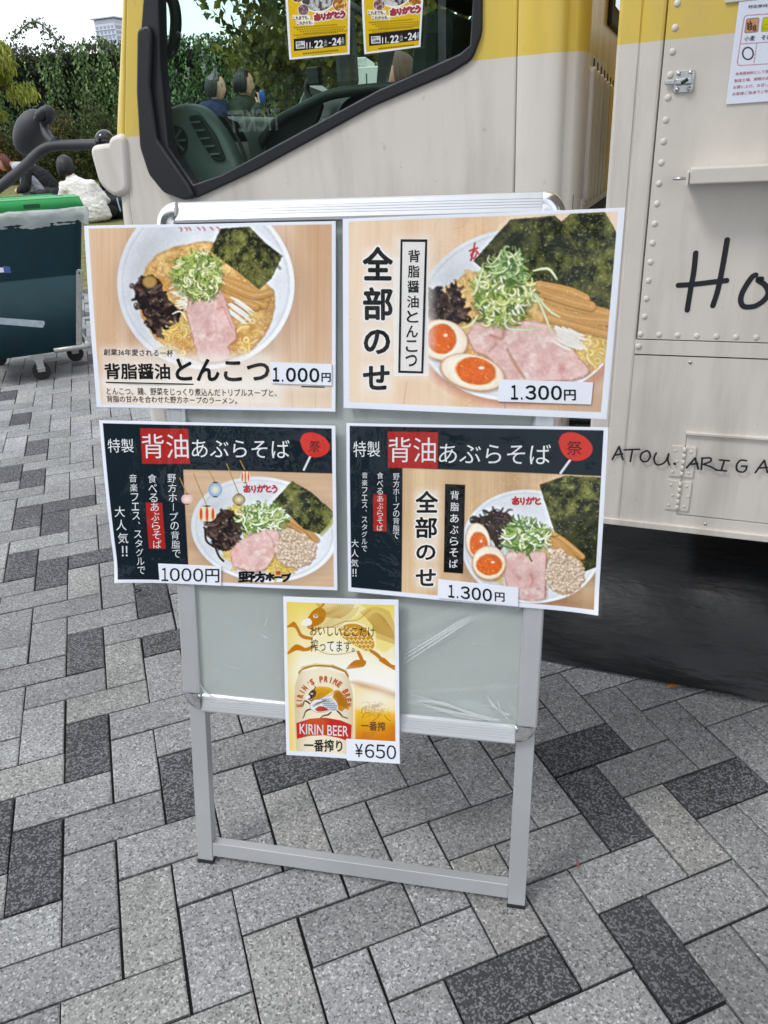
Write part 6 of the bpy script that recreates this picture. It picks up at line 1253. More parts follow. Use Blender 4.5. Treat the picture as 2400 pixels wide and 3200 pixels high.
# ---------------------------------------------------------------- yellow posters on the cab window and the allergen notice on the body
def on_truck(px, py, y): return TM @ Vector(tl3(px, py, y))
cF = crop(700, 0, .48222)
def art_poster(dx, dy):
    def art(p):
        def f(p):
            p.C[:] = np.array(lin((222, 184, 32))); p.mult(.95 + .1 * p.n(80, 4))
            X, Y = lambda x: x + dx, lambda y: y + dy
            def ph(cx, cy, r, cols, sd):
                p.ell(cx, cy, r * 1.07, r * 1.07, (250, 246, 238)); n = p.n(r * .5, sd, 4); n2 = p.n(r * .22, sd + 3, 3); c = np.array(lin(cols[0]))[None] * (1 - n[:, None]) + np.array(lin(cols[1]))[None] * n[:, None]; k = np.clip(n2 * 5 - 2.6, 0, 1)[:, None]; c = c * (1 - k) + np.array(lin(cols[2])) * k; p.ell(cx, cy, r, r, c)
            ph(X(615), Y(-55), 122, [(40, 40, 44), (92, 90, 92), (206, 204, 200)], 7); ph(X(520), Y(58), 36, [(60, 84, 110), (150, 70, 56), (206, 190, 170)], 9); ph(X(480), Y(-30), 40, [(150, 80, 40), (70, 60, 60), (236, 190, 120)], 12); ph(X(755), Y(22), 44, [(190, 120, 40), (120, 60, 30), (244, 206, 130)], 15)
            for x in (575, 610, 655, 690): p.ell(X(x), Y(0), 12, 46, (206, 204, 202), soft=5, op=.8); p.ell(X(x), Y(-56), 11, 14, (176, 140, 120), soft=4, op=.9)
            for q, w in [(q, w) for q, w in ari(X(594), Y(100 - 12), 62, 26)]: p.line([(a, b - (a - X(594)) * .12) for a, b in q], w, (250, 246, 240))
            p.halo([(X(452), Y(98), X(560), Y(118)), (X(478), Y(130), X(585), Y(152))], 12, .9)
            for i in range(6):
                n = 22 - (i % 3) * 2; x0 = 455 + (i % 4) * 22; y0 = 172 + i * 12.6
                for k in range(n): 
                    x = x0 + k * (320 / n) * (.9 + .1 * (i % 2)); p.line([(X(x), Y(y0 - k * .9)), (X(x + 7), Y(y0 + 4 - k * .9))], 5, (120, 96, 20), op=.85); p.line([(X(x + 6), Y(y0 - 3 - k * .9)), (X(x + 2), Y(y0 + 6 - k * .9))], 3, (110, 88, 20), op=.8)
            p.poly([(X(453), Y(248)), (X(792), Y(212)), (X(792), Y(292)), (X(455), Y(330))], (40, 34, 34)); p.poly([(X(468), Y(266)), (X(528), Y(262)), (X(530), Y(310)), (X(470), Y(314))], (236, 236, 238))
            for k in range(15): p.line([(X(518 + k * 15.5), Y(345 - k * 1.6)), (X(526 + k * 15.5), Y(350 - k * 1.6))], 6, (96, 76, 16)); p.line([(X(524 + k * 15.5), Y(341 - k * 1.6)), (X(520 + k * 15.5), Y(352 - k * 1.6))], 3, (96, 76, 16))
            for k in range(20): p.line([(X(575 + k * 6.5), Y(357 - k * .7)), (X(578 + k * 6.5), Y(359 - k * .7))], 3, (110, 90, 20))
        with_border(p, .035, .022, .03, .022, f, (238, 240, 250))
    return art
def poster(c2, dx, dy, label, seed, tilt):
    c3 = [on_truck(*cF(*p), CY + .010) for p in c2]
    S = Sheet('window_poster', c3, c2, (210, 300), label, 'poster', art_poster(dx, dy), M_PRINT, 'yellow posters on the cab window', seed=seed, border=(0, 0, 0, 0), bulge=lambda u, v: .003 * np.sin(2.6 * v) * np.abs(np.sin(3 * u + seed)), laminate=False)
    X, Y = lambda x: x + dx, lambda y: y + dy; q = lambda x0, y0, x1, y1, s=-.1: ((X(x0), Y(y0)), (X(x1), Y(y0 + (x1 - x0) * s)), (X(x1), Y(y1 + (x1 - x0) * s)), (X(x0), Y(y1)))
    S.text([('11.', q(540, 272, 582, 314), .03), ('22', q(592, 260, 650, 312), .035), ('(土)', q(656, 254, 674, 302), .01), ('-', q(686, 272, 702, 280), .02), ('24', q(708, 243, 764, 294), .035), ('(月)', q(766, 240, 782, 288), .01)], M_TXTW, .0011)
    S.text([('全店開催', q(476, 290, 524, 308), .02), ('これまでも、', q(450, 100, 556, 124, -.05), .02), ('これからも、', q(476, 132, 582, 156, -.05), .02)], M_TXT, .0011)
    S.text([('野方ホープ', q(474, 269, 524, 287), .03)], M_TXT, .0011)
    strokes_sheet(S, [([(a, b - (a - X(594)) * .12) for a, b in g], w) for g, w in ari(X(594), Y(100 - 12), 62, 13)], mat('print_crimson', lin((160, 30, 52)), .6), .0011, 'brush_lettering')
poster([(387, -190), (822, -210), (815, 352), (425, 388)], 0, 0, 'yellow event poster inside the cab window, the one nearer the front mirror', 3, 0)
poster([(886, -230), (1310, -250), (1275, 305), (912, 353)], 489, -33, 'yellow event poster inside the cab window, the one nearer the rear corner', 5, 0)
# allergen notice
cG = crop(2240, 0, .15370)
zb, zt_, xl, xr = 1.2708, 1.5678, .2775, .4875
c3 = [TM @ Vector(p) for p in ((xl, -.0022, zt_), (xr, -.0022, zt_), (xr, -.0022, zb), (xl, -.0022, zb))]
c2 = [((q[0] - 2240) / .1537, q[1] / .1537) for q in (proj(p) for p in c3)]
def ell_pts(cx, cy, rx, ry, n=28, ang=0): return [(cx + rx * math.cos(t) * math.cos(ang) - ry * math.sin(t) * math.sin(ang), cy + rx * math.cos(t) * math.sin(ang) + ry * math.sin(t) * math.cos(ang)) for t in np.linspace(0, 2 * math.pi, n, endpoint=False)]
def art_g(p):
    def f(p):
        PK = (186, 84, 106)
        p.mult(np.array([.93, .95, 1.0])[None])
        p.line([(1080, 178), (640, 212)], 17, PK); p.line([(640, 212), (590, 240), (572, 300)], 17, PK); p.line([(572, 300), (437, 1190)], 17, PK); p.line([(437, 1190), (450, 1250), (500, 1266)], 17, PK); p.line([(500, 1266), (1500, 1205)], 17, PK); p.line([(505, 806), (1500, 735)], 17, PK); p.line([(1080, 178), (1500, 150)], 17, PK)
        for k in range(6): t0, t1 = k / 6, k / 6 + .1; p.line([(852 - 70 * t0, 790 + 440 * t0), (852 - 70 * t1, 790 + 440 * t1)], 18, PK)
        r = [(625, 278), (905, 252), (878, 556), (582, 582)]
        p.poly(rounded(r, 40), (66, 42, 30)); p.poly(rounded([(636, 290), (894, 264), (868, 546), (594, 571)], 34), (206, 156, 120))
        for cx, cy, s in ((695, 430, 1.), (800, 470, .72)):
            for k in range(3):
                y = cy - 50 * s + k * 52 * s
                p.poly([(cx - 4 * s, y + 36 * s), (cx - 50 * s, y + 14 * s), (cx - 48 * s, y - 30 * s), (cx - 10 * s, y - 2 * s)], (60, 34, 24), curve=True); p.poly([(cx + 4 * s, y + 36 * s), (cx + 50 * s, y + 14 * s), (cx + 54 * s, y - 30 * s), (cx + 12 * s, y - 2 * s)], (60, 34, 24), curve=True)
            p.ell(cx + 12 * s, cy - 82 * s, 16 * s, 28 * s, (60, 34, 24)); p.line([(cx - 6 * s, cy + 128 * s), (cx + 16 * s, cy - 140 * s)], 5 * s, (60, 34, 24))
        p.poly(rounded([(978, 246), (1260, 222), (1240, 530), (935, 552)], 40), (120, 128, 40)); p.poly(rounded([(990, 258), (1250, 234), (1228, 518), (948, 540)], 34), (206, 206, 40)); p.line([(975, 495), (985, 430), (1040, 395), (1130, 400)], 9, (110, 112, 30)); p.line([(975, 495), (1070, 490), (1130, 400)], 9, (110, 112, 30)); p.line([(975, 495), (1060, 440)], 7, (110, 112, 30))
        p.line(ell_pts(660, 1008, 112, 128, 20) + [ell_pts(660, 1008, 112, 128, 20)[0]], 34, (40, 38, 40), soft=4)
    f(p)
G_ = Sheet('allergen_notice', c3, c2, (260, 360), 'white allergen notice with a wheat pictogram taped on the truck body', 'notice', art_g, M_PRINT, seed=6, border=(0, 0, 0, 0), laminate=False)
sk = -.09
qg = lambda x0, y0, x1, y1: ((x0, y0), (x1, y0 - (x1 - x0) * .085), (x1 - (y1 - y0) * .14, y1 - (x1 - x0) * .085), (x0 - (y1 - y0) * .14, y1))
G_.text([('特定原材料', qg(670, 2, 1180, 72), .01), ('小麦', qg(592, 645, 816, 750), .014), ('そば', qg(952, 618, 1180, 718), .014)], M_TXT, .0011)
G_.text([('本来原材料として使用して', qg(398, 1412, 1330, 1486), .004), ('製造工場、調理の過程で', qg(372, 1564, 1270, 1634), .004), ('お買い上げ、お召し上がり', qg(350, 1706, 1330, 1780), .004), ('お客様ご自身でご判断', qg(328, 1856, 1180, 1930), .004)], mat('print_rose', lin((176, 60, 70)), .6), .0011, 'warning_lettering')
# ================================================================== WHEELED BIN
def bin_():
    b0 = ground(-70, 1136, .16); r0 = ground(256, 1090, .16); t0 = ground(-95, 700, .88); t1 = ground(264, 676, .88)
    rx = (r0 - b0).normalized(); lx = Vector((-rx.y, rx.x, 0))                  # along the right face, along the left face
    org = Vector((b0.x, b0.y, 0)); root = empty('wheeled_bin', org, 0, 'dark wheeled bin with a bright green lid and a clear liner bag over its rim', 'bin')
    M = Matrix(((rx.x, lx.x, 0, org.x), (rx.y, lx.y, 0, org.y), (0, 0, 1, 0), (0, 0, 0, 1))); root.matrix_world = M; MI = M.inverted()
    T0, T1 = MI @ t0, MI @ t1; wb = (r0 - b0).length; x0, y0 = T0.x, T0.y; x1 = max(T1.x, wb + .05); D = .92
    body = mat('bin_plastic', lin((10, 46, 54)), .5, spec=.25, bump=.12, bscale=90, var=.15, vscale=6); grn = mat('lid_plastic', lin((34, 150, 74)), .38, bump=.05, bscale=60, var=.12, vscale=9)
    def ring(xa, ya, xb, yb, z, r): return [(x, y, z) for x, y in rrect(xa, ya, xb, yb, r, 6)]
    def lerp(a, b, t): return a + (b - a) * t
    rows = []
    for z, t, o in ((.16, 0, -.02), (.165, .0, 0), (.45, .40, 0), (.545, .535, 0), (.55, .54, -.006), (.56, .555, -.006), (.565, .56, 0), (.84, .95, 0), (.85, .96, .012), (.88, 1, .016), (.882, 1, -.01)):
        rows.append(ring(lerp(0, x0, t) - o, lerp(0, y0, t) - o, lerp(wb, x1, t) + o, lerp(.66, D, t) + o, z, .07))
    loft('tub', rows, body, root, closed=True, caps=True)
    # crumpled liner over the rim
    bagm = bpy.data.materials.new('liner_bag'); bagm.use_nodes = True; nt = bagm.node_tree; nt.nodes.clear(); o_ = nt.nodes.new('ShaderNodeOutputMaterial'); tr = nt.nodes.new('ShaderNodeBsdfTransparent'); df = nt.nodes.new('ShaderNodeBsdfPrincipled'); df.inputs['Base Color'].default_value = (.72, .78, .77, 1); df.inputs['Roughness'].default_value = .22; mx = nt.nodes.new('ShaderNodeMixShader'); mx.inputs[0].default_value = .55
    n_ = nt.nodes.new('ShaderNodeTexNoise'); n_.inputs['Scale'].default_value = 14; n_.inputs['Detail'].default_value = 5; tc_ = nt.nodes.new('ShaderNodeTexCoord'); nt.links.new(tc_.outputs['Object'], n_.inputs[0]); bp = nt.nodes.new('ShaderNodeBump'); bp.inputs['Strength'].default_value = .7; bp.inputs['Distance'].default_value = .02; nt.links.new(n_.outputs[0], bp.inputs['Height']); nt.links.new(bp.outputs[0], df.inputs['Normal'])
    nt.links.new(tr.outputs[0], mx.inputs[1]); nt.links.new(df.outputs[0], mx.inputs[2]); nt.links.new(mx.outputs[0], o_.inputs[0])
    base = [p for p in ring(x0 - .016, y0 - .016, x1 + .016, D + .016, 0, .07)]; N = len(base); dense = []
    for i in range(N):
        a, b = Vector(base[i]), Vector(base[(i + 1) % N]); k = max(1, int((b - a).length / .03)); dense += [a.lerp(b, j / k) for j in range(k)]
    c = Vector(((x0 + x1) / 2, (y0 + D) / 2, 0)); rows = []
    for k, (z, o) in enumerate(((.925, .004), (.935, .022), (.92, .032), (.89, .030), (.86, .024), (.815, .014))):
        rows.append([]); 
        for i, p in enumerate(dense):
            d = (p - c).normalized(); w = .007 * math.sin(i * .9 + k) + .006 * math.sin(i * 2.3 + k * 2); low = (k / 5) ** 1.5 * (.030 * math.sin(i * .35 + 1) + .02 * math.sin(i * .9)) + (.05 * (k / 5) if p.y < y0 + .02 and p.x < wb - .22 else 0) + (.07 * (k / 5) if p.x < x0 + .0 else 0)
            rows[-1].append(p + d * (o + w * (k > 1)) + Vector((0, 0, z - low)))
    loft('liner_bag', rows, bagm, root, closed=True)
    # lid: slightly domed tray with a rolled edge, two finger slots, moulded ribs
    zl = .948; lid_o = rrect(x0 - .012, y0 - .012, x1 + .004, D + .01, .05, 5)
    ta = (x1 - .20, D - .17, x1 - .07, D - .055); tb = (x0 + .06, y0 + .16, x0 + .11, y0 + .34)
    me = fill_curve([lid_o, rrect(ta[0], ta[1], ta[2], ta[3], .02)], .006, 0); 
    for v in me.vertices: v.co.z += zl + .047 - .02 * ((v.co.y - (y0 + D) / 2) / .5) ** 2
    me.materials.clear(); me.materials.append(grn); lid = link(bpy.data.objects.new('lid', me), root)
    rows = [[(x, y, z) for x, y in rrect(x0 - .012 - e, y0 - .012 - e, x1 + .004 + e, D + .01 + e, .05, 5)] for z, e in ((zl - .014, .012), (zl - .012, .016), (zl + .02, .008), (zl + .042, .002), (zl + .050, -.008), (zl + .048, -.03))]
    loft('lid_edge', rows, grn, lid, closed=True)
    boxes('lid_rib', [((x0 + .10, y0 + .2 + .16 * k, zl + .043), (x1 - .12, y0 + .215 + .16 * k, zl + .052)) for k in range(3)], grn, lid, bevel=.003)
    rows = [[(x, y, z) for x, y in rrect(ta[0] + e, ta[1] + e, ta[2] - e, ta[3] - e, .02)] for z, e in ((zl + .049, 0), (zl + .02, .005), (zl + .015, .006))]
    loft('lid_pocket', rows, grn, lid, closed=True); boxes('lid_hinge', [((ta[0] + .02, D - .02, zl + .02), (ta[2], D + .02, zl + .045))], M_BLK, lid, bevel=.004)
    boxes('lid_slot', [((x1 - .34, y0 - .0295, zl - .004), (x1 - .245, y0 - .018, zl + .022))], mat('lid_slot_dark', lin((16, 74, 40)), .6), lid, bevel=.003)
    # hanging bar on the right face, axle, casters
    g1 = MI @ ground(258, 870, 0); zin = MI @ ground(246, 1078, .2)
    bx = wb + .012; gal = mat('galvanised', (.42, .42, .40), .45, .6, var=.2, vscale=60)
    n_ = Vector((0, -1, 0)); pz = Vector((0, (r0.y + .02), 0)); A0, A1 = on_plane(247, 1080, pz, n_), on_plane(248, 842, pz, n_); up_ = (A1 - A0); L_ = up_.length; up_.normalize(); sx_ = up_.cross(n_).normalized()
    me = fill_curve([[(-.016, .0), (.016, .0), (.016, L_ - .016)] + [(.016 * math.cos(t), L_ - .016 + .016 * math.sin(t)) for t in np.linspace(0, math.pi, 9)[1:]], ell_pts(0, L_ - .022, .0065, .011, 12)], .008, .001)
    o = bpy.data.objects.new('latch_bar', me); me.materials.clear(); me.materials.append(gal); link(o, root); o.matrix_parent_inverse = Matrix(); o.matrix_local = MI @ Matrix(((-sx_.x, up_.x, n_.x, A0.x), (-sx_.y, up_.y, n_.y, A0.y), (-sx_.z, up_.z, n_.z, A0.z), (0, 0, 0, 1)))
    tubes('frame_tube', [([(wb - .16, .0, .172), (wb + .06, .0, .172)], .015), ([(wb + .04, .0, .172), (wb + .04, .6, .172)], .015), ([(.05, .03, .168), (.05, .6, .168)], .015)], gal, root)
    for x, y in ((wb - .255, .04), (wb - .02, .40), (.1, .58)):
        cs = empty('caster', (x, y, 0)); cs.parent = root
        tubes('caster_wheel', [([(0, -.016, .052), (0, .016, .052)], .052)], M_RUB, cs, 22).data.polygons.foreach_set('use_smooth', [False] * 24)
        boxes('fork', [((-.022, -.024, .05), (.022, -.019, .12)), ((-.022, .019, .05), (.022, .024, .12)), ((-.03, -.026, .12), (.03, .026, .165))], M_STEEL, cs, bevel=.003)
        boxes('brake_pedal', [((-.024, -.055, .072), (.024, -.026, .084))], M_STEEL, cs, bevel=.003)
    # sticker and strip of tape on the left face
    lf = lambda px, py: MI @ on_plane(px, py, org + lx * 0 - rx * .018, rx)
    fr = lambda px, py, o=-.012: MI @ on_plane(px, py, org + (-lx) * .0 + (-lx) * -o * 0 - rx * 0 + lx * o, lx)
    def patch(name, pts, m, o=-.036):
        v = [fr(*p, o) for p in pts]; mesh(name, v, [tuple(range(len(v)))[::-1]], m, root)
    return root, patch
bin_root, patch = bin_()
tape_m = mat('tape', lin((176, 190, 200)), .3, var=.2, vscale=40)
patch('tape_strip', [(-40, 990), (60, 997), (138, 1003), (140, 1012), (134, 1024), (60, 1018), (-40, 1010)], tape_m, -.030)
patch('sticker', [(-40, 838), (10, 836), (14, 851), (-40, 854)], M_WHITE, -.036); patch('sticker', [(9, 831), (30, 833), (35, 853), (13, 852)], mat('sticker_blue', lin((70, 90, 160)), .5), -.037)
# ================================================================== PEOPLE
SKIN = mat('skin', lin((214, 168, 142)), .55, var=.06)
_b = bmesh.new(); bmesh.ops.create_icosphere(_b, subdivisions=2, radius=1.02); _SV = np.array([tuple(v.co) for v in _b.verts]); _b.verts.index_update(); _SF = np.array([[v.index for v in f.verts] for f in _b.faces]); _b.free()
def skinned(name, joints, edges, m, parent, sub=2, root=0, voxel=None, fold=0.):
    """one continuous body: tapered limbs over a joint tree fused into a single surface, then smoothed; fold adds cloth folds"""
    rad = lambda r: Vector(r if isinstance(r, tuple) and len(r) == 3 else ((r[0], r[1], r[1]) if isinstance(r, tuple) else (r, r, r))); mn = 9.; VS, FS = [], []; k0 = 0
    def blob(p, r):
        nonlocal k0
        VS.append(_SV * np.array(r) + np.array(p)); FS.append(_SF + k0); k0 += len(_SV)
    for a, b in edges:
        (p, r), (q, t) = joints[a], joints[b]; r, t = rad(r), rad(t); L_ = (q - p).length; mn = min(mn, *r, *t); n = max(2, int(L_ / (min(min(r), min(t)) * .45)) + 1)
        for i in range(n + 1): blob(p.lerp(q, i / n), r.lerp(t, i / n))
    me = bpy.data.meshes.new(name); me.from_pydata(np.concatenate(VS).tolist(), [], np.concatenate(FS).tolist()); o = bpy.data.objects.new(name, me); COL.objects.link(o)
    md = o.modifiers.new('r', 'REMESH'); md.mode = 'VOXEL'; md.voxel_size = voxel or max(.0045, min(.012, mn * .42)); sm = o.modifiers.new('s', 'SMOOTH'); sm.factor = .5; sm.iterations = 3 if fold == 0 else 6
    dg = bpy.context.evaluated_depsgraph_get(); dg.update(); e = bpy.data.meshes.new_from_object(o.evaluated_get(dg)); bpy.data.objects.remove(o); bpy.data.meshes.remove(me)
    if fold:
        P = arr(e); N = np.empty(len(P) * 3); e.vertex_normals.foreach_get('vector', N); N = N.reshape(-1, 3); a_ = P[:, 2] * 1.0 + .35 * P[:, 0]; f = fbm(P[:, 0] * 1.2 + 3 * fbm(P[:, 1], P[:, 2], .2, 5) * .1, a_ + P[:, 1] * .6, .10, 3, 3) - .5; f2 = fbm(P[:, 0] + P[:, 1], a_ * 2.4, .05, 8, 2) - .5; e.vertices.foreach_set('co', (P + N * (f * fold * 2 + f2 * fold)[:, None]).ravel()); e.update()
    e.materials.clear(); e.materials.append(m); e.polygons.foreach_set('use_smooth', [True] * len(e.polygons)); return link(bpy.data.objects.new(name, e), parent)
def hand(J, E, wrist, wi, dirv, palm_n, side, s=1.):
    """palm and five bent fingers appended to a joint tree"""
    d = dirv.normalized(); n = palm_n.normalized(); a = d.cross(n).normalized() * side
    def add(p, r, par): J.append((p, r)); E.append((par, len(J) - 1)); return len(J) - 1
    pm = add(wrist + d * .04 * s, (.030 * s, .016 * s), wi)
    for k, (off, ln) in enumerate(((-.027, .062), (-.009, .074), (.010, .07), (.028, .054))):
        b = add(wrist + d * .082 * s + a * off * s, .0095 * s, pm); c = add(wrist + d * (.082 + ln * .5) * s + a * off * 1.1 * s + n * .014 * s, .0085 * s, b); add(wrist + d * (.082 + ln * .8) * s + a * off * 1.1 * s + n * .036 * s, .0075 * s, c)
    t = add(wrist + d * .032 * s - a * .036 * s, .011 * s, pm); add(wrist + d * .066 * s - a * .05 * s + n * .018 * s, .009 * s, t)
def head(parent, c, r, yaw, pitch, hair_m, hair, face=True, skin=SKIN):
    """head with nose, eyes, mouth, ears and hair; c centre, yaw = facing angle about Z"""
    M = Matrix.Translation(c) @ Matrix.Rotation(yaw, 4, 'Z') @ Matrix.Rotation(pitch, 4, 'Y')
    bm = bmesh.new(); bmesh.ops.create_uvsphere(bm, u_segments=28, v_segments=20, radius=1)
    for v in bm.verts:
        x, y, z = v.co; jaw = max(0, -z); v.co = Vector((x * (.98 - .10 * jaw) + .10 * jaw * (x > 0), y * (.80 - .28 * jaw ** 1.5), z * 1.22))
        if x > .75 and abs(y) < .18 and -.35 < z < .12: v.co.x += .16 * (1 - abs(y) / .18) * (1 - abs(z + .15) / .4)
        if x > .6 and .12 < abs(y) < .5 and .0 < z < .28: v.co.x -= .05
    g = bmesh.ops.create_uvsphere(bm, u_segments=10, v_segments=8, radius=.2)
    bmesh.ops.transform(bm, matrix=Matrix.Translation((0, .8, -.05)) @ Matrix.Diagonal((.8, .4, 1.3, 1)), verts=g['verts']); g = bmesh.ops.create_uvsphere(bm, u_segments=10, v_segments=8, radius=.2); bmesh.ops.transform(bm, matrix=Matrix.Translation((0, -.8, -.05)) @ Matrix.Diagonal((.8, .4, 1.3, 1)), verts=g['verts'])
    bmesh.ops.transform(bm, matrix=M @ Matrix.Diagonal((r, r, r, 1)), verts=bm.verts); hd = bm_obj('head', bm, skin, parent, smooth=True)
    if face:
        dk = mat('eye_dark', (.02, .015, .012), .3); bm = bmesh.new()
        for s in (-1, 1): ball(bm, (.86, .33 * s, .1), .085, .5, 1.3, .6, 10); ball(bm, (.88, .33 * s, .30), .1, .3, 1.5, .22, 8)
        bmesh.ops.transform(bm, matrix=M @ Matrix.Diagonal((r, r, r, 1)), verts=bm.verts); bm_obj('eyes', bm, dk, hd, smooth=True)
        bm = bmesh.new(); ball(bm, (.90, 0, -.55), .14, .35, 1.5, .4, 10); bmesh.ops.transform(bm, matrix=M @ Matrix.Diagonal((r, r, r, 1)), verts=bm.verts); bm_obj('mouth', bm, mat('lips', lin((170, 90, 84)), .5), hd, smooth=True)
    bm = bmesh.new(); g = random.Random(int(abs(c.x) * 1e4)); bmesh.ops.create_uvsphere(bm, u_segments=32, v_segments=20, radius=1)
    for v in bm.verts: x, y, z = v.co; v.co = Vector((x * 1.0 - .10, y * .90, z * 1.26 + .04))
    kill = [f for f in bm.faces if f.calc_center_median().x > .30 and f.calc_center_median().z < .66] + [f for f in bm.faces if f.calc_center_median().z < -.55]
    bmesh.ops.delete(bm, geom=list(set(kill)), context='FACES')
    for k in range(96):
        a_ = R(58 + 244 * (k + g.random()) / 96); ln = hair * g.uniform(.86, 1.08); w = g.uniform(.94, 1.06); tip = g.uniform(.80, 1.06); j = g.uniform(-.05, .05)
        ca, sa = math.cos(a_), math.sin(a_)
        tube(bm, spline([(ca * .22 - .06, sa * .22, 1.28), (ca * .78 * w - .08, sa * .72 * w, .86), (ca * 1.06 * w - .08, sa * .98 * w, .12), (ca * 1.08 * w - .08 + j, sa * 1.0 * w, -.5 * ln), (ca * tip - .08 + j, sa * tip * .95, -ln)], 3), [.05, .09, .11, .12, .12, .12, .12, .115, .11, .10, .08, .05, .02], 6)
    bmesh.ops.transform(bm, matrix=M @ Matrix.Diagonal((r, r, r, 1)), verts=bm.verts); bm_obj('hair', bm, hair_m, hd, smooth=True)
    return hd
HAIRB = mat('hair_black', (.010, .009, .010), .4, bump=.5, bscale=120, stretch=(1, 1, .08)); HAIRR = mat('hair_brown', lin((112, 58, 42)), .45, bump=.5, bscale=120, var=.3, stretch=(1, 1, .08))
FLEECE = mat('white_fleece', lin((234, 230, 224)), .95, bump=.9, bscale=160, var=.10, vscale=30); BLACKC = mat('black_cloth', (.012, .012, .014), .9, bump=.4, bscale=60, var=.3); GREYC = mat('grey_sweat', lin((150, 154, 162)), .95, bump=.5, bscale=120, var=.15); DENIM = mat('dark_trousers', (.02, .022, .03), .9, bump=.4, bscale=90)
def V3(*a): return Vector(a)
def seated_back():
    """seen from behind: white fleece jacket, dark bobbed hair, leaning a little to the left"""
    b = at(286, 655, 11.0); b.z = float(lawn_z(11.0)) + .01
    root = empty('person', b, 0, 'person in a white fleece jacket with a black bob, sitting with back turned', 'person')
    J = [(V3(.0, .02, .13), (.17, .14)), (V3(-.05, .03, .30), (.15, .12)), (V3(-.13, .05, .42), (.11, .08)), (V3(-.19, .07, .53), .055), (V3(-.235, .10, .63), .052),
         (V3(-.30, .06, .42), .05), (V3(-.41, .12, .24), .05), (V3(-.34, .32, .18), .036), (V3(.02, .06, .42), .05), (V3(.14, .12, .27), .05), (V3(.15, .34, .20), .036),
         (V3(-.10, .2, .10), .09), (V3(-.34, .52, .18), .07), (V3(-.12, .66, .06), .05), (V3(.14, .2, .10), .09), (V3(.36, .5, .18), .07), (V3(.10, .66, .06), .05)]
    E = [(0, 1), (1, 2), (2, 3), (3, 4), (2, 5), (5, 6), (6, 7), (2, 8), (8, 9), (9, 10), (0, 11), (11, 12), (12, 13), (0, 14), (14, 15), (15, 16)]
    hand(J, E, J[7][0], 7, V3(.6, .6, -.3), V3(0, 0, -1), 1); hand(J, E, J[10][0], 10, V3(-.6, .6, -.3), V3(0, 0, -1), -1)
    skinned('body', J, E, SKIN, root)
    J = [(V3(.03, .0, .07), (.225, .18, .09)), (V3(.015, .0, .17), (.225, .175, .12)), (V3(-.06, .02, .33), (.215, .15, .13)), (V3(-.13, .04, .45), (.185, .125, .10)), (V3(-.17, .06, .515), (.13, .10, .06)), (V3(-.20, .075, .555), (.075, .07, .04)),
         (V3(-.30, .05, .43), (.10, .10, .09)), (V3(-.40, .11, .25), .082), (V3(-.345, .29, .17), .062), (V3(.03, .05, .43), (.10, .10, .09)), (V3(.145, .09, .29), .082), (V3(.17, .24, .20), .066), (V3(.155, .33, .19), .055)]
    skinned('jacket', J, [(0, 1), (1, 2), (2, 3), (3, 4), (4, 5), (3, 6), (6, 7), (7, 8), (3, 9), (9, 10), (10, 11), (11, 12)], FLEECE, root, voxel=.011, fold=.016)
    J = [(V3(.02, .05, .09), (.2, .13, .09)), (V3(-.12, .22, .12), .11), (V3(-.36, .52, .2), .085), (V3(-.14, .68, .07), .06), (V3(.16, .22, .12), .11), (V3(.38, .5, .2), .085), (V3(.12, .68, .07), .06)]
    skinned('trousers', J, [(0, 1), (1, 2), (2, 3), (0, 4), (4, 5), (5, 6)], BLACKC, root, fold=.01)
    head(root, V3(-.275, .12, .705), .098, R(100), R(14), HAIRB, 1.45, face=True)
seated_back()
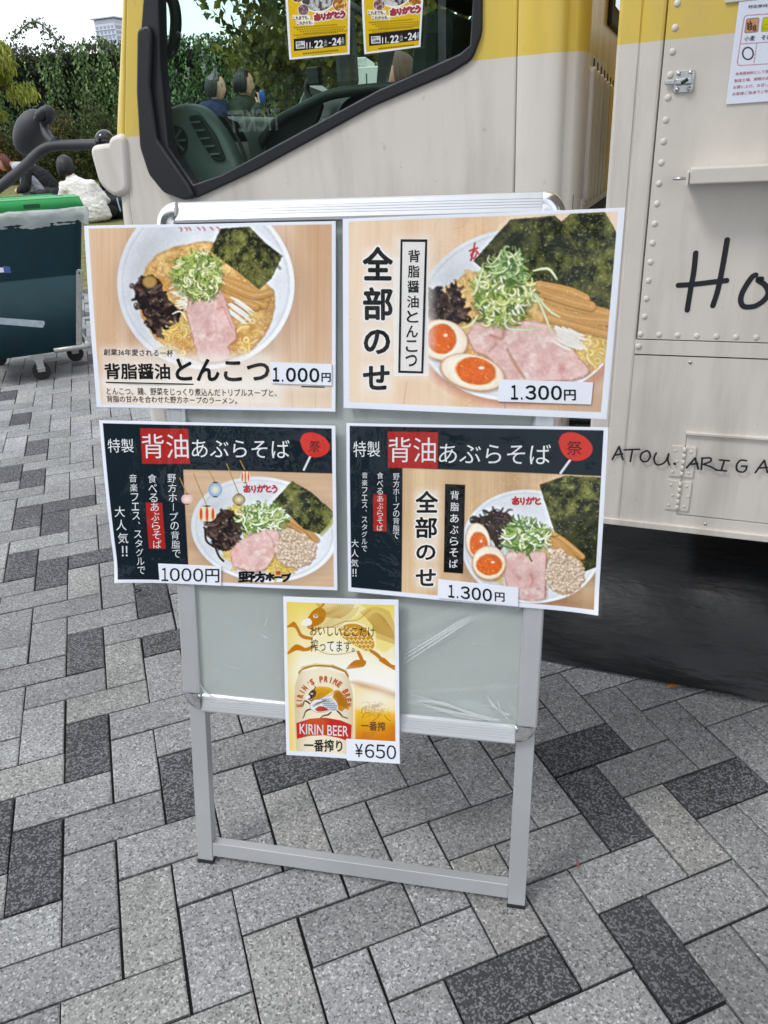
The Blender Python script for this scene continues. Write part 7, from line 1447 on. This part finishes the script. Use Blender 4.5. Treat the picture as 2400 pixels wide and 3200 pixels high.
def seated_side():
    """woman at the left: turned towards the right, knees up, hands clasped round the shins, head bowed to the camera side"""
    b = at(72, 612, 13.0); b.z = float(lawn_z(13.0)) + .01
    root = empty('person', b, 0, 'brown haired person in black jacket and grey sweatpants, sitting with knees hugged', 'person')
    J = [(V3(.42, .03, .13), (.15, .14, .13)), (V3(.38, .02, .33), (.13, .12, .12)), (V3(.22, .0, .50), (.13, .12, .10)), (V3(.05, -.02, .575), .055), (V3(-.06, -.04, .585), .05),
         (V3(.20, -.16, .47), .055), (V3(.17, -.25, .27), .045), (V3(.03, -.22, .215), .034), (V3(.18, .16, .47), .055), (V3(.10, .24, .28), .045), (V3(.01, .06, .225), .034),
         (V3(.38, -.09, .13), .085), (V3(.26, -.12, .36), .062), (V3(.17, -.13, .08), .042), (V3(.07, -.14, .03), .034), (V3(.36, .12, .13), .085), (V3(.06, .11, .38), .062), (V3(-.05, .10, .08), .042), (V3(-.15, .09, .03), .034)]
    E = [(0, 1), (1, 2), (2, 3), (3, 4), (2, 5), (5, 6), (6, 7), (2, 8), (8, 9), (9, 10), (0, 11), (11, 12), (12, 13), (13, 14), (0, 15), (15, 16), (16, 17), (17, 18)]
    hand(J, E, J[7][0], 7, V3(-.7, .7, -.1), V3(.5, .6, 0), 1); hand(J, E, J[10][0], 10, V3(-.3, -1, 0), V3(.4, .2, -.3), -1)
    skinned('body', J, E, SKIN, root)
    J = [(V3(.43, .03, .14), (.17, .17, .12)), (V3(.41, .03, .29), (.165, .165, .13)), (V3(.33, .01, .43), (.15, .16, .11)), (V3(.20, 0, .515), (.13, .15, .09)), (V3(.09, -.02, .56), (.08, .10, .06)),
         (V3(.21, -.16, .46), .085), (V3(.19, -.25, .28), .072), (V3(.06, -.23, .22), .052), (V3(.18, .16, .46), .085), (V3(.11, .24, .29), .072), (V3(.03, .09, .23), .052)]
    skinned('jacket', J, [(0, 1), (1, 2), (2, 3), (3, 4), (3, 5), (5, 6), (6, 7), (3, 8), (8, 9), (9, 10)], BLACKC, root, voxel=.011, fold=.014)
    J = [(V3(.42, .03, .12), (.16, .15, .11)), (V3(.37, -.09, .15), .10), (V3(.26, -.125, .36), .080), (V3(.175, -.13, .13), .062), (V3(.34, .12, .16), .10), (V3(.06, .11, .38), .080), (V3(-.04, .10, .13), .062)]
    skinned('sweatpants', J, [(0, 1), (1, 2), (2, 3), (0, 4), (4, 5), (5, 6)], GREYC, root, voxel=.010, fold=.012)
    wh = mat('white_sock', (.75, .76, .78), .9)
    for p0, p1 in ((V3(.17, -.13, .10), V3(.06, -.14, .035)), (V3(-.05, .10, .10), V3(-.17, .09, .035))): skinned('sock', [(p0, .05), (p0 + V3(-.012, 0, -.055), .045), (p1, .04)], [(0, 1), (1, 2)], wh, root)
    skinned('hood', [(V3(.12, -.10, .565), .06), (V3(.03, -.11, .565), .055), (V3(-.02, -.03, .55), .05), (V3(.13, .06, .58), .06)], [(0, 1), (1, 2), (0, 3)], mat('pale_hood', lin((186, 196, 214)), .9, bump=.3, bscale=70), root, fold=.006)
    head(root, V3(-.17, -.08, .625), .097, R(242), R(22), HAIRR, 1.5)
seated_side()
def lean_third():
    b = at(378, 640, 12.4); b.z = float(lawn_z(12.4)) + .01
    root = empty('person', b, 0, 'person in black sitting on the grass, mostly hidden behind the cab corner', 'person')
    J = [(V3(0, 0, .12), (.16, .14)), (V3(0, .02, .34), (.14, .12)), (V3(0, .03, .52), (.14, .11)), (V3(0, .04, .62), .06), (V3(0, .05, .68), .05), (V3(-.2, .03, .46), .06), (V3(-.24, .16, .28), .05), (V3(.2, .03, .46), .06), (V3(.24, .16, .28), .05), (V3(-.12, .3, .12), .09), (V3(-.2, .6, .1), .06), (V3(.12, .3, .12), .09), (V3(.2, .6, .1), .06)]
    E = [(0, 1), (1, 2), (2, 3), (3, 4), (2, 5), (5, 6), (2, 7), (7, 8), (0, 9), (9, 10), (0, 11), (11, 12)]
    hand(J, E, V3(-.24, .2, .25), 6, V3(.3, .6, -.2), V3(0, 0, -1), 1); hand(J, E, V3(.24, .2, .25), 8, V3(-.3, .6, -.2), V3(0, 0, -1), -1)
    skinned('body', J, E, SKIN, root, 1)
    skinned('jacket', [(p, (r if isinstance(r, float) else r[0]) * 1.28) for p, r in J[:3]] + [(V3(0, .04, .58), .09)] + [(p, r * 1.5) for p, r in J[5:9]], [(0, 1), (1, 2), (2, 3), (2, 4), (4, 5), (2, 6), (6, 7)], BLACKC, root, voxel=.012, fold=.014)
    head(root, V3(0, .07, .76), .098, R(95), 0, HAIRB, 1.4)
lean_third()
# ---- bags on the grass
def backpack(px, py, Y, s, rz, label, seed, strap=None):
    b = at(px, py, Y); b.z = float(lawn_z(Y)); root = empty('backpack', b, rz, label, 'bag'); rng = random.Random(seed)
    bm = bmesh.new(); bmesh.ops.create_icosphere(bm, subdivisions=4, radius=1)
    for v in bm.verts:
        x, y, z = v.co; v.co = Vector((x * .23 * s, y * .16 * s, max(-.02, (z * .14 + .11) * s))) * (1 + .10 * math.sin(x * 5 + seed) * math.sin(z * 6 + y * 4) + .04 * math.sin(x * 13 + y * 9))
    bm_obj('sack', bm, BLACKC, root, smooth=True)
    bm = bmesh.new(); bmesh.ops.create_icosphere(bm, subdivisions=3, radius=1)
    for v in bm.verts: v.co = Vector((v.co.x * .15 * s + .02, v.co.y * .06 * s - .15 * s, max(0, v.co.z * .08 * s + .09 * s)))
    bm_obj('pocket', bm, BLACKC, root, smooth=True)
    tubes('strap', [(spline([(-.14 * s, -.05, .2 * s), (-.2 * s, -.14, .22 * s), (-.1 * s, -.2, .15 * s), (.04 * s, -.2, .05 * s)], 5), .011), (spline([(.1 * s, -.02, .22 * s), (.16 * s, -.12, .2 * s), (.2 * s, -.16, .08 * s)], 5), .011)], strap or BLACKC, root, 6)
backpack(150, 592, 12.3, 1.25, .2, 'black backpack slumped on the grass between the two sitting people', 2)
backpack(352, 650, 11.3, 1.15, -.3, 'black backpack with a pale strap beside the white fleece jacket', 5, mat('pale_strap', lin((130, 160, 176)), .7))
def paper_bag():
    b = at(10, 625, 9.5); b.z = float(lawn_z(9.5)); root = empty('paper_bag', b, .3, 'crumpled white paper bag standing behind the bin lid', 'bag'); w = .17
    rows = [[(x * k, y * k * .6, z) for x, y in ((-w, -w), (0, -w * .9), (w, -w), (w * .9, 0), (w, w), (0, w * .9), (-w, w), (-w * .9, 0))] for z, k in ((0, .9), (.02, 1), (.2, 1.02), (.3, .97))]
    loft('sack', rows, mat('white_paper', (.78, .80, .84), .8, bump=.4, bscale=25), root, closed=True, smooth=False); loft('fold', [[(-w * .97, -w * .6, .3), (w * .97, -w * .62, .31)], [(-w * .9, -w * .45, .33), (w * .9, -w * .4, .34)]], MATS['white_paper'], root)
paper_bag()
# ---- standing people beyond the cab, seen through the glass
def standing(px, py, Y, yaw, top_m, leg_m, hair_m, label, arm_up=False, hair=1.0, prop=None, z=None, lean=0., group=None, ht=1.66, pos=None):
    """head-top at pixel (px, py) at world depth Y; yaw = facing angle"""
    h = pos if pos is not None else at(px, py, Y); gz = float(lawn_z(Y)) if pos is None and Y > 7.4 else 0.; s = (h.z - gz) / 1.70
    root = empty('person', (h.x, h.y, gz), yaw, label, 'person', group)
    q = lambda x, y, z: V3(x, y, z) * s
    J = [(q(0, 0, .92), (.13 * s, .11 * s)), (q(0, 0, 1.12), (.12 * s, .1 * s)), (q(.0, 0, 1.36), (.13 * s, .10 * s)), (q(.01, 0, 1.46), .05 * s), (q(.03, 0, 1.52), .048 * s),
         (q(0, .18, 1.37), .052 * s), (q(.02, .22, 1.12), .042 * s), (q(.14, .2, .9), .032 * s), (q(0, -.18, 1.37), .052 * s), (q(.08, -.23, 1.14), .042 * s), (q(.22, -.12, 1.36) if arm_up else q(.14, -.2, .9), .032 * s),
         (q(0, .09, .86), .085 * s), (q(.03, .1, .48), .058 * s), (q(-.02, .1, .07), .04 * s), (q(.12, .1, .03), .035 * s), (q(0, -.09, .86), .085 * s), (q(-.02, -.1, .48), .058 * s), (q(-.06, -.1, .07), .04 * s), (q(.08, -.1, .03), .035 * s)]
    E = [(0, 1), (1, 2), (2, 3), (3, 4), (2, 5), (5, 6), (6, 7), (2, 8), (8, 9), (9, 10), (0, 11), (11, 12), (12, 13), (13, 14), (0, 15), (15, 16), (16, 17), (17, 18)]
    hand(J, E, J[7][0] * 1.0, 7, q(.2, 0, -1), q(.3, -1, 0), 1, s); hand(J, E, J[10][0] * 1.0, 10, q(.1, .5, .8) if arm_up else q(.2, 0, -1), q(-1, .4, .2) if arm_up else q(.3, 1, 0), -1, s)
    skinned('body', J, E, SKIN, root, 1)
    T = [(q(0, 0, .86), .165 * s), (q(0, 0, 1.1), .155 * s), (q(0, 0, 1.34), .15 * s), (q(.01, 0, 1.44), .075 * s)] + [(J[i][0], J[i][1] * (1.62 if i in (5, 8) else 1.6)) for i in (5, 6)] + [(J[7][0] * 1.0, .05 * s)] + [(J[i][0], J[i][1] * 1.6) for i in (8, 9)] + [(J[10][0], .05 * s)]
    skinned('jacket', T, [(0, 1), (1, 2), (2, 3), (2, 4), (4, 5), (5, 6), (2, 7), (7, 8), (8, 9)], top_m, root, voxel=.013, fold=.014)
    skinned('trousers', [(q(0, 0, .9), .15 * s)] + [(J[i][0], J[i][1] * 1.35) for i in (11, 12, 13, 15, 16, 17)], [(0, 1), (1, 2), (2, 3), (0, 4), (4, 5), (5, 6)], leg_m, root, fold=.01)
    for i in (14, 18): skinned('shoe', [(J[i - 1][0] + V3(-.03, 0, -.025) * s, .05 * s), (J[i][0] + V3(.03, 0, .01) * s, .045 * s)], [(0, 1)], M_BLK, root, 1)
    head(root, q(.045, 0, 1.585), .097 * s, 0, R(6), hair_m, hair)
    return root, s, J
NAVY = mat('navy_cloth', lin((30, 40, 84)), .85, bump=.3, bscale=60, var=.2); OLIVE = mat('olive_cloth', lin((52, 62, 50)), .9, bump=.3, bscale=60, var=.2); BROWNC = mat('brown_hair_light', lin((88, 68, 50)), .6)
standing(662, 234, 9.0, R(-25), NAVY, DENIM, HAIRB, 'standing person in a navy jacket with short dark hair, beyond the cab glass', hair=.9)
r_, s_, J_ = standing(748, 222, 9.2, R(-15), OLIVE, DENIM, HAIRB, 'standing person in dark olive raising a blue drink can, beyond the cab glass', arm_up=True, hair=.9)
bc = r_.matrix_basis @ (J_[10][0] + V3(.045, .03, .09)); cr_ = empty('drink_can', bc, 0, 'small blue drink can held up by the person in olive', 'can')
bm = bmesh.new(); tube(bm, [(0, 0, -.06), (0, 0, -.055), (0, 0, .05), (0, 0, .058), (0, 0, .06)], [.027, .033, .033, .028, .026], 18); bm_obj('can_body', bm, mat('blue_can', lin((40, 90, 170)), .3, .4), cr_, smooth=True)
tubes('can_lid', [([(0, 0, .0595), (0, 0, .0615)], .025)], M_STEEL, cr_, 16)
rg, sg, Jg = standing(1262, 168, 5.3, R(-160), OLIVE, DENIM, BROWNC, 'standing person with light brown hair and glasses, beyond the cab glass', hair=.7)
tubes('glasses', [([Vector((.105, s2 * .038 + .03 * math.cos(t), 1.60 + .026 * math.sin(t))) * sg + V3(.045, 0, 0) * sg for t in np.linspace(0, 6.2832, 15)], .003) for s2 in (-1, 1)], M_STEEL, rg, 6)
# pale stacked lockers beyond the far window
p = at(1160, 300, 5.8); root = empty('storage_cabinet', (p.x, p.y, 0), R(-8), 'pale stepped storage cabinet standing beyond the far cab window', 'cabinet')
pw = mat('pale_cabinet', lin((206, 214, 206)), .6, var=.08); zc = at(1160, 215, 5.8).z; zc2 = at(1140, 186, 5.8).z; wl = (at(1205, 240, 5.8).x - at(1118, 240, 5.8).x) / 2
boxes('lower_case', [((-wl, -.2, .0), (wl, .3, zc))], pw, root, bevel=.008); boxes('upper_case', [((-wl, -.18, zc + .002), (-.0, .26, zc2))], pw, root, bevel=.008); boxes('door_seam', [((-.003, -.203, .05), (.003, -.198, zc - .04))], M_GAP, root)

# ---- behind the photographer: what the glass and the glossy sheets mirror
def mirrored(px, py, yl):
    """point on the truck-parallel plane y = yl (in front of the truck) that the cab glass mirrors at this pixel"""
    g = Vector(tl3(px, py, CY + .02)); o = TMI @ CAM; d = g - o; d.y = -d.y; return TM @ (g + d * ((yl - g.y) / d.y))
def ticket_stall():
    yl = -4.6; a, b, c = mirrored(724, 400, yl), mirrored(880, 352, yl), mirrored(802, 440, yl); cx = (a + b) / 2; rt = Vector((-TX.x, -TX.y, 0)).normalized(); nn = Vector((TY.x, TY.y, 0)).normalized()
    M = Matrix(((rt.x, -nn.x, 0, cx.x), (rt.y, -nn.y, 0, cx.y), (0, 0, 1, 0), (0, 0, 0, 1)))
    root = empty('ticket_stall', label='dark ticket stall with white lettering, mirrored in the cab window', cat='stall', mtx=M); dk = mat('stall_panel', lin((52, 58, 58)), .7, var=.1); zt = cx.z
    boxes('front_panel', [((-1.6, -.03, .02), (1.6, .02, zt + .28))], dk, root, bevel=.01); boxes('counter', [((-1.7, -.06, zt + .29), (1.7, .5, zt + .33))], dk, root, bevel=.01)
    boxes('post', [((-1.6, .4, .0), (-1.55, .45, 2.4))], M_ALU, root); boxes('post', [((1.55, .4, .0), (1.6, .45, 2.4))], M_ALU, root); boxes('roof', [((-1.9, .35, 2.4), (1.9, 2.2, 2.52))], dk, root, bevel=.03); boxes('back_panel', [((-1.6, 2.0, 0), (1.6, 2.03, 2.4))], dk, root)
    w = (a - b).length; me = text_mesh('TICKET', .02); P = arr(me); lo, hi = P.min(0), P.max(0); s = w / (hi[0] - lo[0])
    me.vertices.foreach_set('co', np.stack([(P[:, 0] - (lo[0] + hi[0]) / 2) * s, -.036 + 0 * P[:, 0], zt + (P[:, 1] - (lo[1] + hi[1]) / 2) * s * 1.5], 1).ravel()); me.materials.clear(); me.materials.append(mat('stall_letter', (.92, .93, .93), .6)); link(bpy.data.objects.new('lettering', me), root)
ticket_stall()
CR = [NAVY, OLIVE, BLACKC, mat('teal_cloth', lin((40, 62, 70)), .9, bump=.3, bscale=60), mat('maroon_cloth', lin((92, 34, 40)), .9, bump=.3, bscale=60), GREYC]
NM = ['a navy top', 'a dark olive coat', 'a black coat', 'a teal jacket', 'a maroon top', 'a grey sweatshirt']
for i, (lx, ly) in enumerate(((-4.1, -5.6), (-3.2, -5.2), (-5.3, -5.0), (-1.2, -5.7), (-.4, -5.3), (-6.2, -5.8))):
    g = TM @ Vector((lx, ly, 0)); rx_, px_ = proj(Vector((g.x, g.y, 1.68))) if False else (0, 0)
    person_at = Vector((g.x, g.y, 1.62 + .03 * (i % 3)))
    standing(0, 0, 1, R(60 + 25 * i), CR[i], DENIM, HAIRB if i % 2 else HAIRR, 'onlooker in %s standing by the ticket stall, mirrored in the cab window' % NM[i], hair=1.0 + .2 * (i % 3), group='onlookers mirrored in the cab window', pos=person_at)
_g = mirrored(600, 170, -9.5)
for i, (x, y, h) in enumerate(((_g.x, _g.y, 7.5), (-10, -9.5, 9.5), (-4.2, -10, 12.5), (1.6, -9.2, 13.5), (7.2, -10.5, 12), (12.5, -8, 9))):  # trees added out of view to keep bright sky out of the reflections
    tree('sky_block_tree', (x, y, 0), (x + .2, y, h * .62), (2.7, 2.2, h * .37), 6500, GRN, [3, 2, 3, 2], 'dark leafy plaza tree behind the ticket stall, mirrored in glass', 60 + i, .26, 40, group='plaza trees mirrored in the glass')
